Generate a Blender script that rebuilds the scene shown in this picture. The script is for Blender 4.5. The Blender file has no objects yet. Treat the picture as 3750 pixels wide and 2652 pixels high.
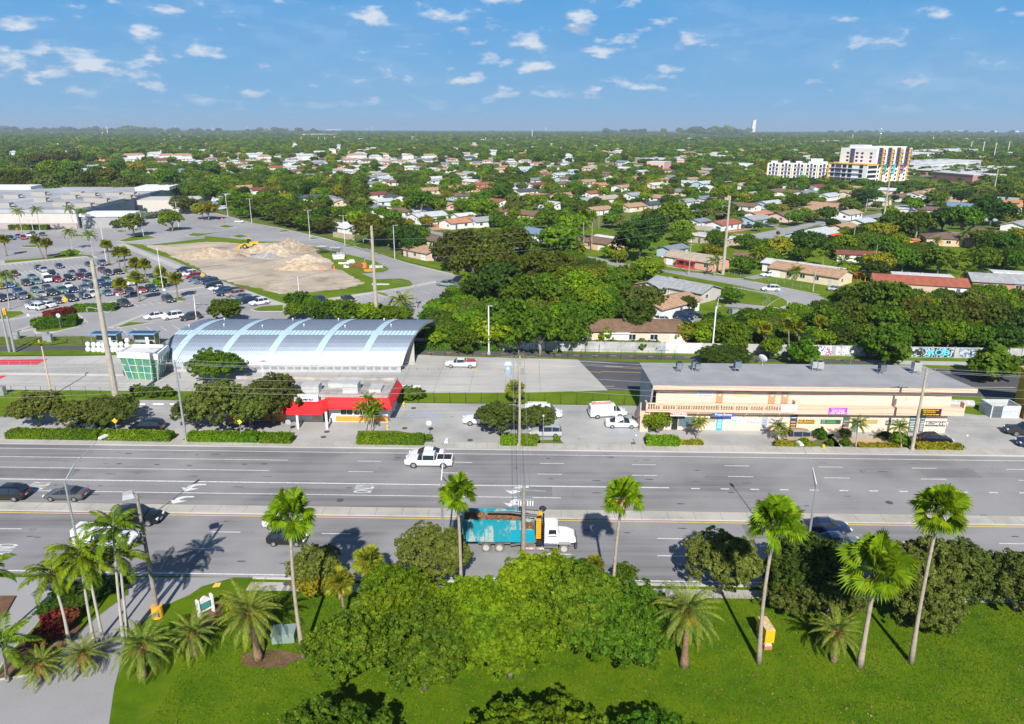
import bpy,math,random
import numpy as np
from mathutils import Vector,Matrix
from mathutils.geometry import tessellate_polygon
sc=bpy.context.scene
COL=sc.collection
rnd=random.Random(7)
#  camera model
FPX=2650.0;CAMH=42.3;CX,CY=1875.0,1326.0
TH=math.atan(856/FPX);ROLL=math.radians(0.15)
def ray(p):
 u=(p[0]-CX)/FPX;v=(CY-p[1])/FPX
 c,s=math.cos(ROLL),math.sin(ROLL)
 u,v=u*c-v*s,u*s+v*c
 return(u,math.cos(TH)+v*math.sin(TH),-math.sin(TH)+v*math.cos(TH))
def G(p,z=0.0):
 d=ray(p);t=(z-CAMH)/d[2]
 return(d[0]*t,d[1]*t)
def depth(x,y,z=0.0):
 return y*math.cos(TH)+(CAMH-z)*math.sin(TH)
def proj(x,y,z=0.0):
 zc=depth(x,y,z);yc=-y*math.sin(TH)+(CAMH-z)*math.cos(TH)
 return(CX+FPX*x/zc,CY+FPX*yc/zc)
def top(base,t):
 d=ray(t);return CAMH+base[1]*d[2]/d[1]
def rg(x0,y0,s):return lambda x,y:(x0+x*s,y0+y*s)
S=[None]+[rg(x,230,940/2296)for x in(0,940,1880,2810)]
M=[None]+[rg(x,680,750/2296)for x in(0,750,1500,2250,3000)]
K=[None]+[rg(x,1120,750/2215)for x in(0,700,1450,2200,3000)]
B=[None]+[rg(x,1630,940/1908)for x in(0,900,1840)]+[rg(2700,1630,1050/2132)]
RO=(-8.2,72.86);RA=math.radians(-1.31)
def R(s,t):
 c,n=math.cos(RA),math.sin(RA)
 return(RO[0]+s*c-t*n,RO[1]+s*n+t*c)
def ST(p):
 x,y=p[0]-RO[0],p[1]-RO[1];c,n=math.cos(RA),math.sin(RA)
 return(x*c+y*n,-x*n+y*c)
GA=math.radians(-48)
#  mesh builder
class MB:
 def __init__(s):s.v=[];s.f=[];s.m=[];s.mi=0
 def add(s,vs,fs):
  n=len(s.v);s.v+=[tuple(v)for v in vs]
  for f in fs:s.f.append(tuple(n+i for i in f));s.m.append(s.mi)
  return s
 def quad(s,a,b,c,d):return s.add([a,b,c,d],[(0,1,2,3)])
 def box(s,c,d,rz=0.0,top=None):
  x,y,z=d[0]/2,d[1]/2,d[2];t=top or(1,1)
  vs=[(-x,-y,0),(x,-y,0),(x,y,0),(-x,y,0),(-x*t[0],-y*t[1],z),(x*t[0],-y*t[1],z),(x*t[0],y*t[1],z),(-x*t[0],y*t[1],z)]
  cs,sn=math.cos(rz),math.sin(rz)
  vs=[(c[0]+a*cs-b*sn,c[1]+a*sn+b*cs,c[2]+h)for a,b,h in vs]
  return s.add(vs,[(3,2,1,0),(4,5,6,7),(0,1,5,4),(1,2,6,5),(2,3,7,6),(3,0,4,7)])
 def bb(s,x0,x1,y0,y1,z0,z1):return s.box(((x0+x1)/2,(y0+y1)/2,z0),(x1-x0,y1-y0,z1-z0))
 def prism(s,poly,z0,z1):
  n=len(poly);tri=tessellate_polygon([[Vector((p[0],p[1],0))for p in poly]])
  vs=[(p[0],p[1],z0)for p in poly]+[(p[0],p[1],z1)for p in poly]
  area=sum(poly[i][0]*poly[(i+1)%n][1]-poly[(i+1)%n][0]*poly[i][1]for i in range(n))
  def orient(t):
   a,b,c=[poly[i]for i in t]
   return t if(b[0]-a[0])*(c[1]-a[1])-(b[1]-a[1])*(c[0]-a[0])>0 else t[::-1]
  fs=[tuple(i+n for i in orient(tuple(t)))for t in tri]+[tuple(orient(tuple(t))[::-1])for t in tri]
  for i in range(n):
   j=(i+1)%n
   fs.append((i,j,j+n,i+n)if area>0 else(j,i,i+n,j+n))
  return s.add(vs,fs)
 def sheet(s,poly,z):
  tri=tessellate_polygon([[Vector((p[0],p[1],0))for p in poly]])
  def orient(t):
   a,b,c=[poly[i]for i in t]
   return t if(b[0]-a[0])*(c[1]-a[1])-(b[1]-a[1])*(c[0]-a[0])>0 else t[::-1]
  return s.add([(p[0],p[1],z)for p in poly],[orient(tuple(t))for t in tri])
 def tube(s,pts,rad,n=8,cap=True):
  if not hasattr(rad,'__len__'):rad=[rad]*len(pts)
  P=[Vector(p)for p in pts];rings=[];base=len(s.v);prev=None
  for i,p in enumerate(P):
   d=(P[min(i+1,len(P)-1)]-P[max(i-1,0)]).normalized()
   a=Vector((1,0,0))if abs(d.x)<.9 else Vector((0,1,0))
   if prev is not None:a=prev
   u=(a-d*a.dot(d)).normalized();w=d.cross(u);prev=u
   for k in range(n):
    t=2*math.pi*k/n;s.v.append(tuple(p+(u*math.cos(t)+w*math.sin(t))*rad[i]))
  for i in range(len(P)-1):
   for k in range(n):
    a=base+i*n+k;b=base+i*n+(k+1)%n
    s.f.append((a,b,b+n,a+n));s.m.append(s.mi)
  if cap:
   s.f.append(tuple(base+k for k in range(n))[::-1]);s.m.append(s.mi)
   s.f.append(tuple(base+(len(P)-1)*n+k for k in range(n)));s.m.append(s.mi)
  return s
 def cyl(s,c,r,h,n=12,r2=None):return s.tube([c,(c[0],c[1],c[2]+h)],[r,r if r2 is None else r2],n)
 def ball(s,c,r,nu=10,nv=6,zmin=-1.0):
  rx,ry,rz=(r,r,r)if not hasattr(r,'__len__')else r
  vs=[];fs=[]
  for j in range(nv+1):
   ph=math.pi*j/nv;z=max(math.cos(ph),zmin)
   for i in range(nu):
    a=2*math.pi*i/nu;vs.append((c[0]+rx*math.sin(ph)*math.cos(a),c[1]+ry*math.sin(ph)*math.sin(a),c[2]+rz*z))
  for j in range(nv):
   for i in range(nu):
    fs.append((j*nu+i,(j+1)*nu+i,(j+1)*nu+(i+1)%nu,j*nu+(i+1)%nu))
  return s.add(vs,fs)
 def mesh(s,name,mats,smooth=False):
  me=bpy.data.meshes.new(name)
  me.from_pydata(s.v,[],s.f);me.update()
  for m in(mats if isinstance(mats,(list,tuple))else[mats]):me.materials.append(m)
  me.polygons.foreach_set('material_index',s.m)
  if smooth:me.polygons.foreach_set('use_smooth',[True]*len(me.polygons))
  return me
def obj(name,mb,mats,parent=None,loc=None,rz=0,smooth=False):
 me=mb.mesh(name,mats,smooth)if isinstance(mb,MB)else mb
 o=bpy.data.objects.new(name,me);COL.objects.link(o)
 if parent:o.parent=parent
 if loc:o.location=loc
 if rz:o.rotation_euler=(0,0,rz)
 return o
THINGS=[]
def tag(o,label,cat,group=None):
 o['label']=label;o['category']=cat
 if group:o['group']=group
 THINGS.append(o);return o
def thing(name,label,cat,loc=(0,0,0),rz=0.0,group=None):
 o=bpy.data.objects.new(name,None);COL.objects.link(o);o.empty_display_size=.1
 o.location=(loc[0],loc[1],loc[2]if len(loc)>2 else 0);o.rotation_euler=(0,0,rz)
 return tag(o,label,cat,group)
def struct(name,mb,m,smooth=False):
 o=obj(name,mb,m,smooth=smooth);o['kind']='structure';return o
def dup(root,loc,rz=None,label=None,group=None,scale=None):
 r=root.copy();COL.objects.link(r);r.location=(loc[0],loc[1],loc[2]if len(loc)>2 else 0)
 if rz is not None:r.rotation_euler=(0,0,rz)
 if scale:r.scale=scale if hasattr(scale,'__len__')else(scale,)*3
 if label:r['label']=label
 if group:r['group']=group
 for ch in root.children:
  c=ch.copy();COL.objects.link(c);c.parent=r
  for g in ch.children:
   d=g.copy();COL.objects.link(d);d.parent=c
 THINGS.append(r);return r
#  materials
def nd(nt,t,**k):
 n=nt.nodes.new(t)
 for a,b in k.items():
  if a in n.inputs:n.inputs[a].default_value=b
  else:setattr(n,a,b)
 return n
def newmat(name):
 m=bpy.data.materials.new(name);m.use_nodes=True;nt=m.node_tree
 return m,nt,nt.nodes['Principled BSDF']
def mix(nt,fac,a,b):
 n=nt.nodes.new('ShaderNodeMix');n.data_type='RGBA'
 for s_,v in((n.inputs[0],fac),(n.inputs[6],a),(n.inputs[7],b)):
  if isinstance(v,bpy.types.NodeSocket):nt.links.new(v,s_)
  elif hasattr(v,'__len__'):s_.default_value=(*v[:3],1)
  else:s_.default_value=v
 return n.outputs[2]
def noise(nt,scale,detail=3,rough=.6,sc3=None,co='Object'):
 tc=nd(nt,'ShaderNodeTexCoord');mp=nd(nt,'ShaderNodeMapping');mp.inputs['Scale'].default_value=sc3 or(1,1,1)
 nt.links.new(tc.outputs[co],mp.inputs[0])
 n=nd(nt,'ShaderNodeTexNoise',Scale=scale,Detail=detail,Roughness=rough);nt.links.new(mp.outputs[0],n.inputs['Vector'])
 return n.outputs['Fac']
def ramp(nt,x,a,b):
 n=nd(nt,'ShaderNodeMapRange');n.inputs[1].default_value=a;n.inputs[2].default_value=b;nt.links.new(x,n.inputs[0]);return n.outputs[0]
MC={}
def mat(name,col,rough=.6,metal=0.0,var=.12,scale=2.0,col2=None,coat=0,bump=0,rand=0.0,sc3=None):
 if name in MC:return MC[name]
 m,nt,b=newmat(name);b.inputs['Roughness'].default_value=rough;b.inputs['Metallic'].default_value=metal
 b.inputs['Coat Weight'].default_value=coat
 c2=col2 or tuple(c*(1-var)for c in col);c1=col if col2 else tuple(min(1,c*(1+var*.5))for c in col)
 if var or col2:
  f=noise(nt,scale,4,sc3=sc3);out=mix(nt,ramp(nt,f,.35,.65),c1,c2)
 else:out=mix(nt,0,c1,c1)
 if rand:
  oi=nd(nt,'ShaderNodeObjectInfo');hs=nd(nt,'ShaderNodeHueSaturation')
  nt.links.new(ramp(nt,oi.outputs['Random'],0,1),hs.inputs['Value'])
  mr=hs.inputs['Value'].links[0].from_node;mr.inputs[3].default_value=1-rand;mr.inputs[4].default_value=1+rand
  nt.links.new(out,hs.inputs['Color']);out=hs.outputs[0]
 nt.links.new(out,b.inputs['Base Color'])
 if bump:
  bp=nd(nt,'ShaderNodeBump',Strength=bump,Distance=.05);nt.links.new(noise(nt,scale*6,3),bp.inputs['Height']);nt.links.new(bp.outputs[0],b.inputs['Normal'])
 MC[name]=m;return m
def leafmat(name,c1,c2,c3=None,trans=.22,rand=.25,sc=.35):
 m,nt,b=newmat(name)
 out=mix(nt,ramp(nt,noise(nt,sc,2),.35,.65),c1,c2)
 at_=nd(nt,'ShaderNodeAttribute');at_.attribute_name='tint';h0=nd(nt,'ShaderNodeHueSaturation');m0=nd(nt,'ShaderNodeMapRange');m0.inputs[3].default_value=.55;m0.inputs[4].default_value=1.4;nt.links.new(at_.outputs['Fac'],m0.inputs[0])
 if c3:out=mix(nt,ramp(nt,noise(nt,sc*4,2),.58,.68),out,c3)
 nt.links.new(out,h0.inputs['Color']);nt.links.new(m0.outputs[0],h0.inputs['Value']);out=h0.outputs[0]
 oi=nd(nt,'ShaderNodeObjectInfo');hs=nd(nt,'ShaderNodeHueSaturation')
 mr=nd(nt,'ShaderNodeMapRange');mr.inputs[3].default_value=1-rand;mr.inputs[4].default_value=1+rand
 nt.links.new(oi.outputs['Random'],mr.inputs[0]);nt.links.new(mr.outputs[0],hs.inputs['Value'])
 fr=nd(nt,'ShaderNodeMath',operation='FRACT');ml=nd(nt,'ShaderNodeMath',operation='MULTIPLY');ml.inputs[1].default_value=17.3
 nt.links.new(oi.outputs['Random'],ml.inputs[0]);nt.links.new(ml.outputs[0],fr.inputs[0])
 mh=nd(nt,'ShaderNodeMapRange');mh.inputs[3].default_value=.5-rand*.1;mh.inputs[4].default_value=.5+rand*.07
 nt.links.new(fr.outputs[0],mh.inputs[0]);nt.links.new(mh.outputs[0],hs.inputs['Hue'])
 nt.links.new(out,hs.inputs['Color']);nt.links.new(hs.outputs[0],b.inputs['Base Color'])
 b.inputs['Roughness'].default_value=.6;b.inputs['Specular IOR Level'].default_value=.14
 tr=nd(nt,'ShaderNodeBsdfTranslucent');nt.links.new(hs.outputs[0],tr.inputs['Color'])
 ms=nd(nt,'ShaderNodeMixShader');ms.inputs[0].default_value=trans
 nt.links.new(b.outputs[0],ms.inputs[1]);nt.links.new(tr.outputs[0],ms.inputs[2])
 nt.links.new(ms.outputs[0],nt.nodes['Material Output'].inputs['Surface']);MC[name]=m;return m
def surf(name,base,dark,light,stretch=(.02,.6,1),big=.05,stain=None,rot=0.0,rough=.85,fine=6.0):
 m,nt,b=newmat(name);b.inputs['Roughness'].default_value=rough;b.inputs['Specular IOR Level'].default_value=.12
 tc=nd(nt,'ShaderNodeTexCoord');mp=nd(nt,'ShaderNodeMapping');mp.inputs['Rotation'].default_value=(0,0,-rot);mp.inputs['Scale'].default_value=stretch
 nt.links.new(tc.outputs['Object'],mp.inputs[0])
 n1=nd(nt,'ShaderNodeTexNoise',Scale=1.0,Detail=4,Roughness=.6);nt.links.new(mp.outputs[0],n1.inputs['Vector'])
 out=mix(nt,ramp(nt,n1.outputs['Fac'],.4,.68),base,dark)
 out=mix(nt,ramp(nt,noise(nt,big,3),.4,.62),out,light)
 if stain:out=mix(nt,ramp(nt,noise(nt,.45,5,.7),.63,.72),out,stain)
 f=ramp(nt,noise(nt,fine,3),.3,.7);out=mix(nt,f,mix(nt,.10 if rough<.9 else .32,out,(0,0,0)),out)
 nt.links.new(out,b.inputs['Base Color']);MC[name]=m;return m
ROAD=surf('worn_asphalt',(.245,.24,.245),(.155,.152,.16),(.30,.295,.30),(.02,1.0,1),.06,rot=RA,stain=(.16,.16,.17))
ASPH=surf('grey_asphalt',(.32,.315,.325),(.27,.265,.275),(.37,.365,.37),(.08,.1,1),.03)
ASPD=surf('dark_asphalt',(.09,.09,.10),(.075,.075,.085),(.12,.12,.13),(.03,.6,1),.05,rot=RA)
CONC=surf('pale_concrete',(.42,.41,.39),(.36,.35,.34),(.50,.48,.45),(.03,.4,1),.06,rot=RA)
LOT=surf('worn_lot',(.37,.37,.36),(.29,.29,.29),(.44,.43,.41),(.2,.25,1),.09,stain=(.22,.2,.19))
SIDE=surf('sidewalk_concrete',(.42,.40,.36),(.36,.34,.31),(.48,.46,.42),(.6,.6,1),.2,stain=(.3,.29,.26))
GRASS=surf('mown_grass',(.12,.20,.008),(.085,.155,.007),(.16,.23,.012),(.25,.25,1),.12,stain=(.15,.17,.04),rough=.95,fine=3)
GRASS2=surf('lawn_grass',(.085,.165,.002),(.055,.12,.002),(.12,.19,.003),(.5,.9,1),.25,stain=(.14,.17,.02),rough=.95,fine=7)
DIRT=surf('bare_dirt',(.44,.36,.27),(.30,.25,.21),(.50,.43,.34),(.1,.14,1),.06,stain=(.22,.22,.19),rough=1)
EARTH=surf('suburb_ground',(.115,.17,.02),(.07,.12,.014),(.17,.19,.06),(.02,.02,1),.008,stain=(.17,.16,.13),rough=1,fine=.8)
MULCH=surf('mulch_bed',(.16,.085,.05),(.08,.05,.035),(.22,.13,.08),(.5,.5,1),.4,rough=1)
WHITE=mat('white_paint',(.78,.78,.78),.6,var=.05)
MARK=mat('marking_paint',(.72,.72,.70),.7,var=.25,scale=3)
YELM=mat('yellow_line_paint',(.80,.50,.08),.7,var=.15)
REDM=mat('red_lane_paint',(.60,.04,.06),.8,var=.15)
BLUEM=mat('blue_bay_paint',(.35,.45,.62),.7,var=.3,scale=4)
GLASS=mat('dark_glass',(.02,.028,.04),.08,var=0,coat=.3)
BLUEG=mat('blue_glass',(.10,.16,.22),.08,var=0)
STEEL=mat('galvanised_steel',(.50,.51,.53),.45,.6,var=.1)
DARKM=mat('black_metal',(.025,.025,.028),.5,.2,var=0)
RUB=mat('tyre_rubber',(.02,.02,.022),.8,var=0)
RIM=mat('alloy_rim',(.45,.46,.48),.35,.7,var=0)
CPOLE=mat('concrete_pole',(.40,.36,.29),.85,var=.18,scale=1.5)
WOODP=mat('weathered_wood_pole',(.30,.27,.22),.85,var=.25,scale=2)
CHROME=mat('lamp_lens',(.75,.76,.78),.2,var=0)
TAIL=mat('tail_light_red',(.55,.02,.02),.3,var=0)
YEL=mat('yellow_paint',(.85,.48,.02),.5,var=.06)
ORANGE=mat('orange_plastic',(.85,.20,.03),.5,var=.06)
def poly(ps,z=0.0):return[G(p,z)for p in ps]
#  SETTING
def strip(mb,s0,s1,t0,t1,z,n=1):
 for i in range(n):
  a=s0+(s1-s0)*i/n;b=s0+(s1-s0)*(i+1)/n
  mb.add([(*R(a,t0),z),(*R(b,t0),z),(*R(b,t1),z),(*R(a,t1),z)],[(0,1,2,3)])
def rbox(mb,s0,s1,t0,t1,z0,z1):mb.prism([R(s0,t0),R(s1,t0),R(s1,t1),R(s0,t1)],z0,z1)
m=MB();m.quad((-9000,-60,0),(9000,-60,0),(9000,12000,0),(-9000,12000,0));struct('ground',m,EARTH)
m=MB();strip(m,-330,330,-110,-11.9,.004);struct('near_lawn',m,GRASS2)
m=MB();m.sheet([R(-330,17),R(330,17),R(330,66),R(-330,66)],.004)
m.sheet([R(-12,66),R(330,66),(330,330),(-15,330),(-30,240)],.004);struct('verge_grass',m,GRASS)
m=MB();strip(m,-330,330,-11.8,18.6,.012);struct('road',m,ROAD)
m=MB();rbox(m,-330,330,.35,2.05,0,.17);struct('median',m,SIDE)
m=MB();rbox(m,-330,330,18.6,18.85,0,.15);rbox(m,-17,330,-12.05,-11.8,0,.15);rbox(m,-330,-62,-12.05,-11.8,0,.15);struct('kerb',m,CONC)
m=MB();strip(m,-330,330,18.85,20.8,.14,60);strip(m,-17,330,-13.9,-12.55,.03,40);strip(m,-330,-60,-13.9,-12.55,.03,20);struct('sidewalk',m,SIDE)
m=MB();m.sheet(poly([B[1](-320,1040),B[1](-200,985),B[1](1740,985),B[1](1500,1052),B[1](1410,1115),B[1](1190,1210),B[1](1040,1330),B[1](930,1500),B[1](850,1800),B[1](800,2150),B[1](-700,2150),B[1](-520,1800),B[1](-300,1250)]),.02)
struct('driveway',m,ASPH)
isl=poly([B[1](345,1240),B[1](400,1150),B[1](480,1085),B[1](620,1045),B[1](880,1035),B[1](950,1060),B[1](950,1120),B[1](850,1190),B[1](700,1300),B[1](500,1480),B[1](330,1700),B[1](-60,1760),B[1](60,1560),B[1](250,1360)])
m=MB();m.prism(isl,0,.14);struct('island_kerb',m,SIDE)
m=MB();m.sheet([(x*.985+isl[0][0]*.015+.1,y*.985+isl[0][1]*.015)for x,y in isl],.15);struct('island_bed',m,GRASS2)
m=MB();m.sheet(poly([B[1](330,1330),B[1](560,1290),B[1](600,1380),B[1](480,1500),B[1](320,1680),B[1](-20,1740),B[1](90,1560),B[1](260,1380)]),.17)
m.sheet(poly([B[1](-300,1130),B[1](120,1130),B[1](30,1290),B[1](-250,1340)]),.17)
m.sheet(poly([B[1](1450,1330),B[1](1500,1180),B[1](1640,1160),B[1](1660,1240),B[1](1600,1330),B[1](1500,1370)]),.02)
m.sheet([(x_+2.6*math.cos(k*.52)*(1+.2*math.sin(k*2.7)),y_+1.1*math.sin(k*.52))for x_,y_ in(G(B[2](180,1590)),)for k in range(12)],.02)
struct('mulch_beds',m,MULCH)
m=MB();ZM=.018
def line(s0,s1,t,w=.13):strip(m,s0,s1,t-w/2,t+w/2,ZM,max(1,int((s1-s0)/40)))
line(-330,330,17.25,.12);line(-330,330,-11.3,.16)
def dashes(t,s0,first,last,cyc=12.19,L=3.2,w=.13):
 k=math.floor((first-s0)/cyc)
 while s0+k*cyc<last:
  a=s0+k*cyc
  if a>=first-.1:line(a,a+L,t,w)
  k+=1
line(-330,-22,14.62);dashes(14.62,11.6,-14,330)
line(-330,-23.5,11.5);dashes(11.5,11.2,-15,330)
line(-330,27.5,8.2,.22);dashes(8.1,30.2,29,330,3.63,1.05,.22)
line(-330,14,5.25,.14)
dashes(-3.5,-24.7,-330,330,12.19,3.2);dashes(-6.85,-25.2,-330,330,12.19,3.2)
def arrow(pts):m.sheet([G(p,ZM)for p in pts],ZM)
for dx,dy,f in((0,0,B[1]),(-88,91,B[1])):
 arrow([f(x+dx,y+dy)for x,y in[(1532,289),(1532,297),(1470,299),(1435,310),(1420,322),(1480,322),(1372,346),(1352,315),(1385,319),(1400,303),(1440,291),(1480,288)]])
for dx,dy in((0,0),(-14,92)):
 f=B[3];arrow([f(x+dx,y+dy)for x,y in[(195,309),(195,319),(150,318),(120,326),(110,340),(142,344),(68,365),(18,336),(68,342),(75,322),(105,310),(150,307)]])
struct('road_markings',m,MARK)
m=MB();line(-330,330,-.02,.15);line(-330,330,2.3,.12)
m.sheet(poly([B[1](1575,1060),B[1](1600,1025),B[1](1645,1022),B[1](1630,1055)],.04),.04)
struct('yellow_lines',m,YELM)
m=MB()
for k in range(95):
 s0=rnd.uniform(-75,85);t0=rnd.choice([16,13,9.9,6.6,3.9,-1.8,-5.2,-9])+rnd.gauss(0,.35)
 a=rnd.uniform(.25,.8);b_=rnd.uniform(.06,.16)
 m.sheet([R(s0+a*math.cos(q),t0+b_*math.sin(q)*rnd.uniform(.6,1.3))for q in[i*math.pi/5 for i in range(10)]],.016)
struct('oil_stains',m,ASPD)
m=MB()
for s0,t0 in[ST(G(B[2](310,1030))),ST(G(B[2](700,412))),ST(G(B[4](1130,430)))]+[ST(G(K[2](1468,1365))),ST(G(K[2](1432,1422))),ST(G(K[3](190,1110))),ST(G(K[3](803,1457))),ST(G(K[3](95,1328)))]:
 m.cyl((*R(s0,t0),.05),.42,.012,14)
struct('manhole_covers',m,mat('manhole_iron',(.10,.085,.08),.7))
m=MB()
for k in range(170):s0=-160+k*3.05;strip(m,s0,s0+.04,.36,2.04,.174)
for k in range(220):s0=-160+k*1.55;strip(m,s0,s0+.03,18.9,20.78,.144);strip(m,s0,s0+.03,-13.88,-12.57,.034)if s0>-17 else None
for k in range(70):
 s0=-150+k*6;t1=57 if s0<-90 else 58.5
 if s0<15:strip(m,s0,s0+.05,40.8,t1,.026)
strip(m,-150,18,45.2,45.25,.026);strip(m,-48,18,49.4,49.45,.026);strip(m,-48,18,53.6,53.65,.026)
struct('expansion_joints',m,mat('joint_dark',(.16,.15,.14),.9))
m=MB()
for s0,w0,t0,h0 in((-29,6,-10.9,3.6),(34,9,-3.2,2.9),(-60,12,8.6,2.6),(61,7,12,2.4),(9,4,5.6,2.4),(-8,5,14.9,2.2)):strip(m,s0,s0+w0,t0,t0+h0,.0145)
struct('road_patches',m,surf('patch_asphalt',(.19,.185,.19),(.16,.155,.16),(.22,.215,.22),(.05,1,1),.2,rot=RA))
def text_mesh(name,txt,material,size,parent=None,loc=(0,0,0),rot=(0,0,0),sx=1.0,ext=.0,matrix=None,align='CENTER',bold=0.0):
 cu=bpy.data.curves.new(name,'FONT');cu.body=txt;cu.size=size;cu.align_x=align;cu.align_y='CENTER';cu.extrude=ext;cu.resolution_u=2;cu.offset=bold
 t=bpy.data.objects.new(name+'_tmp',cu);COL.objects.link(t);bpy.context.view_layer.update()
 me=bpy.data.meshes.new_from_object(t.evaluated_get(bpy.context.evaluated_depsgraph_get()))
 bpy.data.objects.remove(t);me.name=name;me.materials.clear();me.materials.append(material)
 me.transform(Matrix.Diagonal((sx,1,1,1)))
 if matrix is not None:me.transform(matrix)
 o=bpy.data.objects.new(name,me);COL.objects.link(o)
 if parent:o.parent=parent
 o.location=loc;o.rotation_euler=rot;return o
for p,hh in((B[2](885,328),1),(B[1](290,305),1),(B[1](10,775),-1)):
 x,y=G(p)
 o=text_mesh('lane_word','ONLY',MARK,1.0,bold=.012,matrix=Matrix.Rotation(RA+hh*math.pi/2,4,'Z')@Matrix.Diagonal((.78,3.3,1,1)),loc=(x,y,.02));o['kind']='structure'
m=MB();m.sheet([R(-85,20.8),R(150,20.8),R(150,28),R(108,30),R(96,34),R(80,33.6),R(74,36),R(-58,36.2),R(-62,31),R(-68,28.5),R(-85,28)],.02);struct('parking_lot',m,LOT)
m=MB()
m.sheet(poly([K[5](185,1555),K[5](285,1555),K[5](110,1390),K[5](60,1390)],.03),.03)
m.sheet(poly([K[4](700,1330),K[4](2180,1345),K[5](0,1365),K[5](1380,1395),K[5](1380,1412),K[5](0,1412),K[4](1540,1395),K[4](600,1385)],.03),.03)
struct('shop_walkway',m,CONC)
m=MB()
def bed(pts,z=.03):m.sheet(poly(pts,z),z)
bed([K[4](480,1505),K[4](470,1400),K[4](700,1395),K[4](850,1440),K[4](1110,1470),K[4](1115,1520)])
bed([K[4](1840,1540),K[4](1850,1490),K[4](2215,1490),K[5](150,1380),K[5](250,1560)])
bed([K[5](270,1555),K[5](200,1430),K[5](980,1420),K[5](1020,1480),K[5](1530,1490),K[5](1640,1580)])
bed([K[3](1500,1500),K[3](1560,1450),K[3](1780,1450),K[3](1830,1500)])
bed([K[3](1130,1500),K[3](1130,1380),K[3](1560,1380),K[3](1560,1500)])
bed([K[2](1800,1490),K[2](1800,1350),K[2](2215,1350),K[3](320,1400),K[3](400,1450),K[3](430,1495)])
bed([K[1](60,1450),K[1](230,1330),K[1](1860,1350),K[1](1880,1470)])
bed([K[1](2050,1475),K[1](2060,1360),K[2](1110,1370),K[2](1100,1480)])
bed([K[4](325,1475),K[4](375,1475),K[4](380,1508),K[4](330,1508)])
struct('planting_beds',m,surf('bed_grass',(.13,.15,.05),(.2,.15,.09),(.10,.16,.03),(1,1,1),.5))
m=MB();m.sheet(poly([K[5](330,1480),K[5](330,1420),K[5](760,1420),K[5](810,1490)],.04),.04);struct('gravel_bed',m,mat('tan_gravel',(.50,.36,.24),1,var=.3,scale=8))
m=MB()
for i in range(9):
 a,b_=K[3](110+i*40,1150),K[3](150+i*40,1200)
 if i<8:m.sheet(poly([a,(a[0]+4,a[1]),(b_[0]+4,b_[1]),b_],.03),.03)
 a,b_=K[4](60+i*42,1392),K[4](110+i*42,1335)
 m.sheet(poly([a,(a[0]+3,a[1]),(b_[0]+3,b_[1]),b_],.03),.03)
m.sheet(poly([K[3](105,1148),K[3](485,1148),K[3](485,1152),K[3](105,1152)],.034),.034);m.sheet(poly([K[3](90,1204),K[3](470,1204),K[3](470,1209),K[3](90,1209)],.034),.034)
m.sheet(poly([K[4](20,1336),K[4](470,1336),K[4](470,1340),K[4](20,1340)],.034),.034);m.sheet(poly([K[4](60,1392),K[4](470,1392),K[4](470,1396),K[4](60,1396)],.034),.034)
struct('bay_markings',m,BLUEM)
off=lambda s:-.028*s
m=MB();m.sheet([R(-330,40.3),R(-80,40.3),R(-20,40.6),R(8,41.4),R(23.5,43.1),R(19.5,60.1),R(-5,61.4),R(-28,64.5),R(-75,59.6),R(-95,58.4),R(-330,58)],.02);struct('busway_concrete',m,CONC)
m=MB();m.sheet([R(23.5,43.1),R(60,42.3),R(330,38),R(330,50),R(70,57.2),R(40,58.2),R(19.5,60.1)],.02);struct('busway_asphalt',m,ASPD)
m=MB();ZM=.03
def pl(a,b_,w=.12):
 (x0,y0),(x1,y1)=G(a),G(b_);d=math.hypot(x1-x0,y1-y0);nx,ny=-(y1-y0)/d*w/2,(x1-x0)/d*w/2
 m.sheet([(x0-nx,y0-ny),(x1-nx,y1-ny),(x1+nx,y1+ny),(x0+nx,y0+ny)],ZM)
pl(K[3](870,622),K[3](1960,662));pl(K[3](1960,602),K[4](500,640));pl(K[4](50,657),K[4](235,660));pl(K[3](165,875),K[3](710,875));pl(K[3](1440,870),K[3](1620,872));pl(K[3](2150,872),K[4](150,872));pl(K[1](560,838),K[1](1500,842));pl(K[5](1240,716),K[5](2180,724),.2);pl(K[5](1350,880),K[5](2120,886),.15)
struct('busway_white_lines',m,MARK)
m=MB();pl(K[4](0,712),K[4](480,724),.14);pl(K[3](1420,698),K[3](1600,712),.2);pl(K[3](1980,706),K[3](2215,722),.14)
for i in range(3):pl(K[3](820+i*230,690),K[3](880+i*230,700),.3)
struct('busway_yellow_lines',m,YELM)
m=MB();m.sheet(poly([K[1](-300,590),K[1](520,577),K[1](380,650),K[1](-300,650)],.03),.03);m.sheet(poly([K[1](-300,762),K[1](75,758),K[1](0,790),K[1](-300,830)],.03),.03)
struct('red_bus_lane',m,REDM)
pf=poly([K[1](-600,655),K[1](1320,652),K[1](1340,760),K[1](-600,735)])
m=MB();m.prism(pf,.0,.3);struct('platform',m,CONC)
m=MB();m.sheet([R(-12,62.6),R(24,61.2),R(75,59.2),R(75,61.7),R(24,64.2),R(-12,65.2)],.016);struct('path',m,ASPD)
m=MB();m.sheet([R(75,59.2),R(330,50),R(330,53),R(75,61.7)],.016);struct('path_concrete',m,CONC)
m=MB();m.sheet([G(p)for p in(K[1](-300,438),K[1](560,436),K[1](1250,440),K[1](1250,475),K[1](560,482),K[1](-300,500))],.016);struct('cycle_path',m,ASPD)
m=MB();ZM=.022
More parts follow.
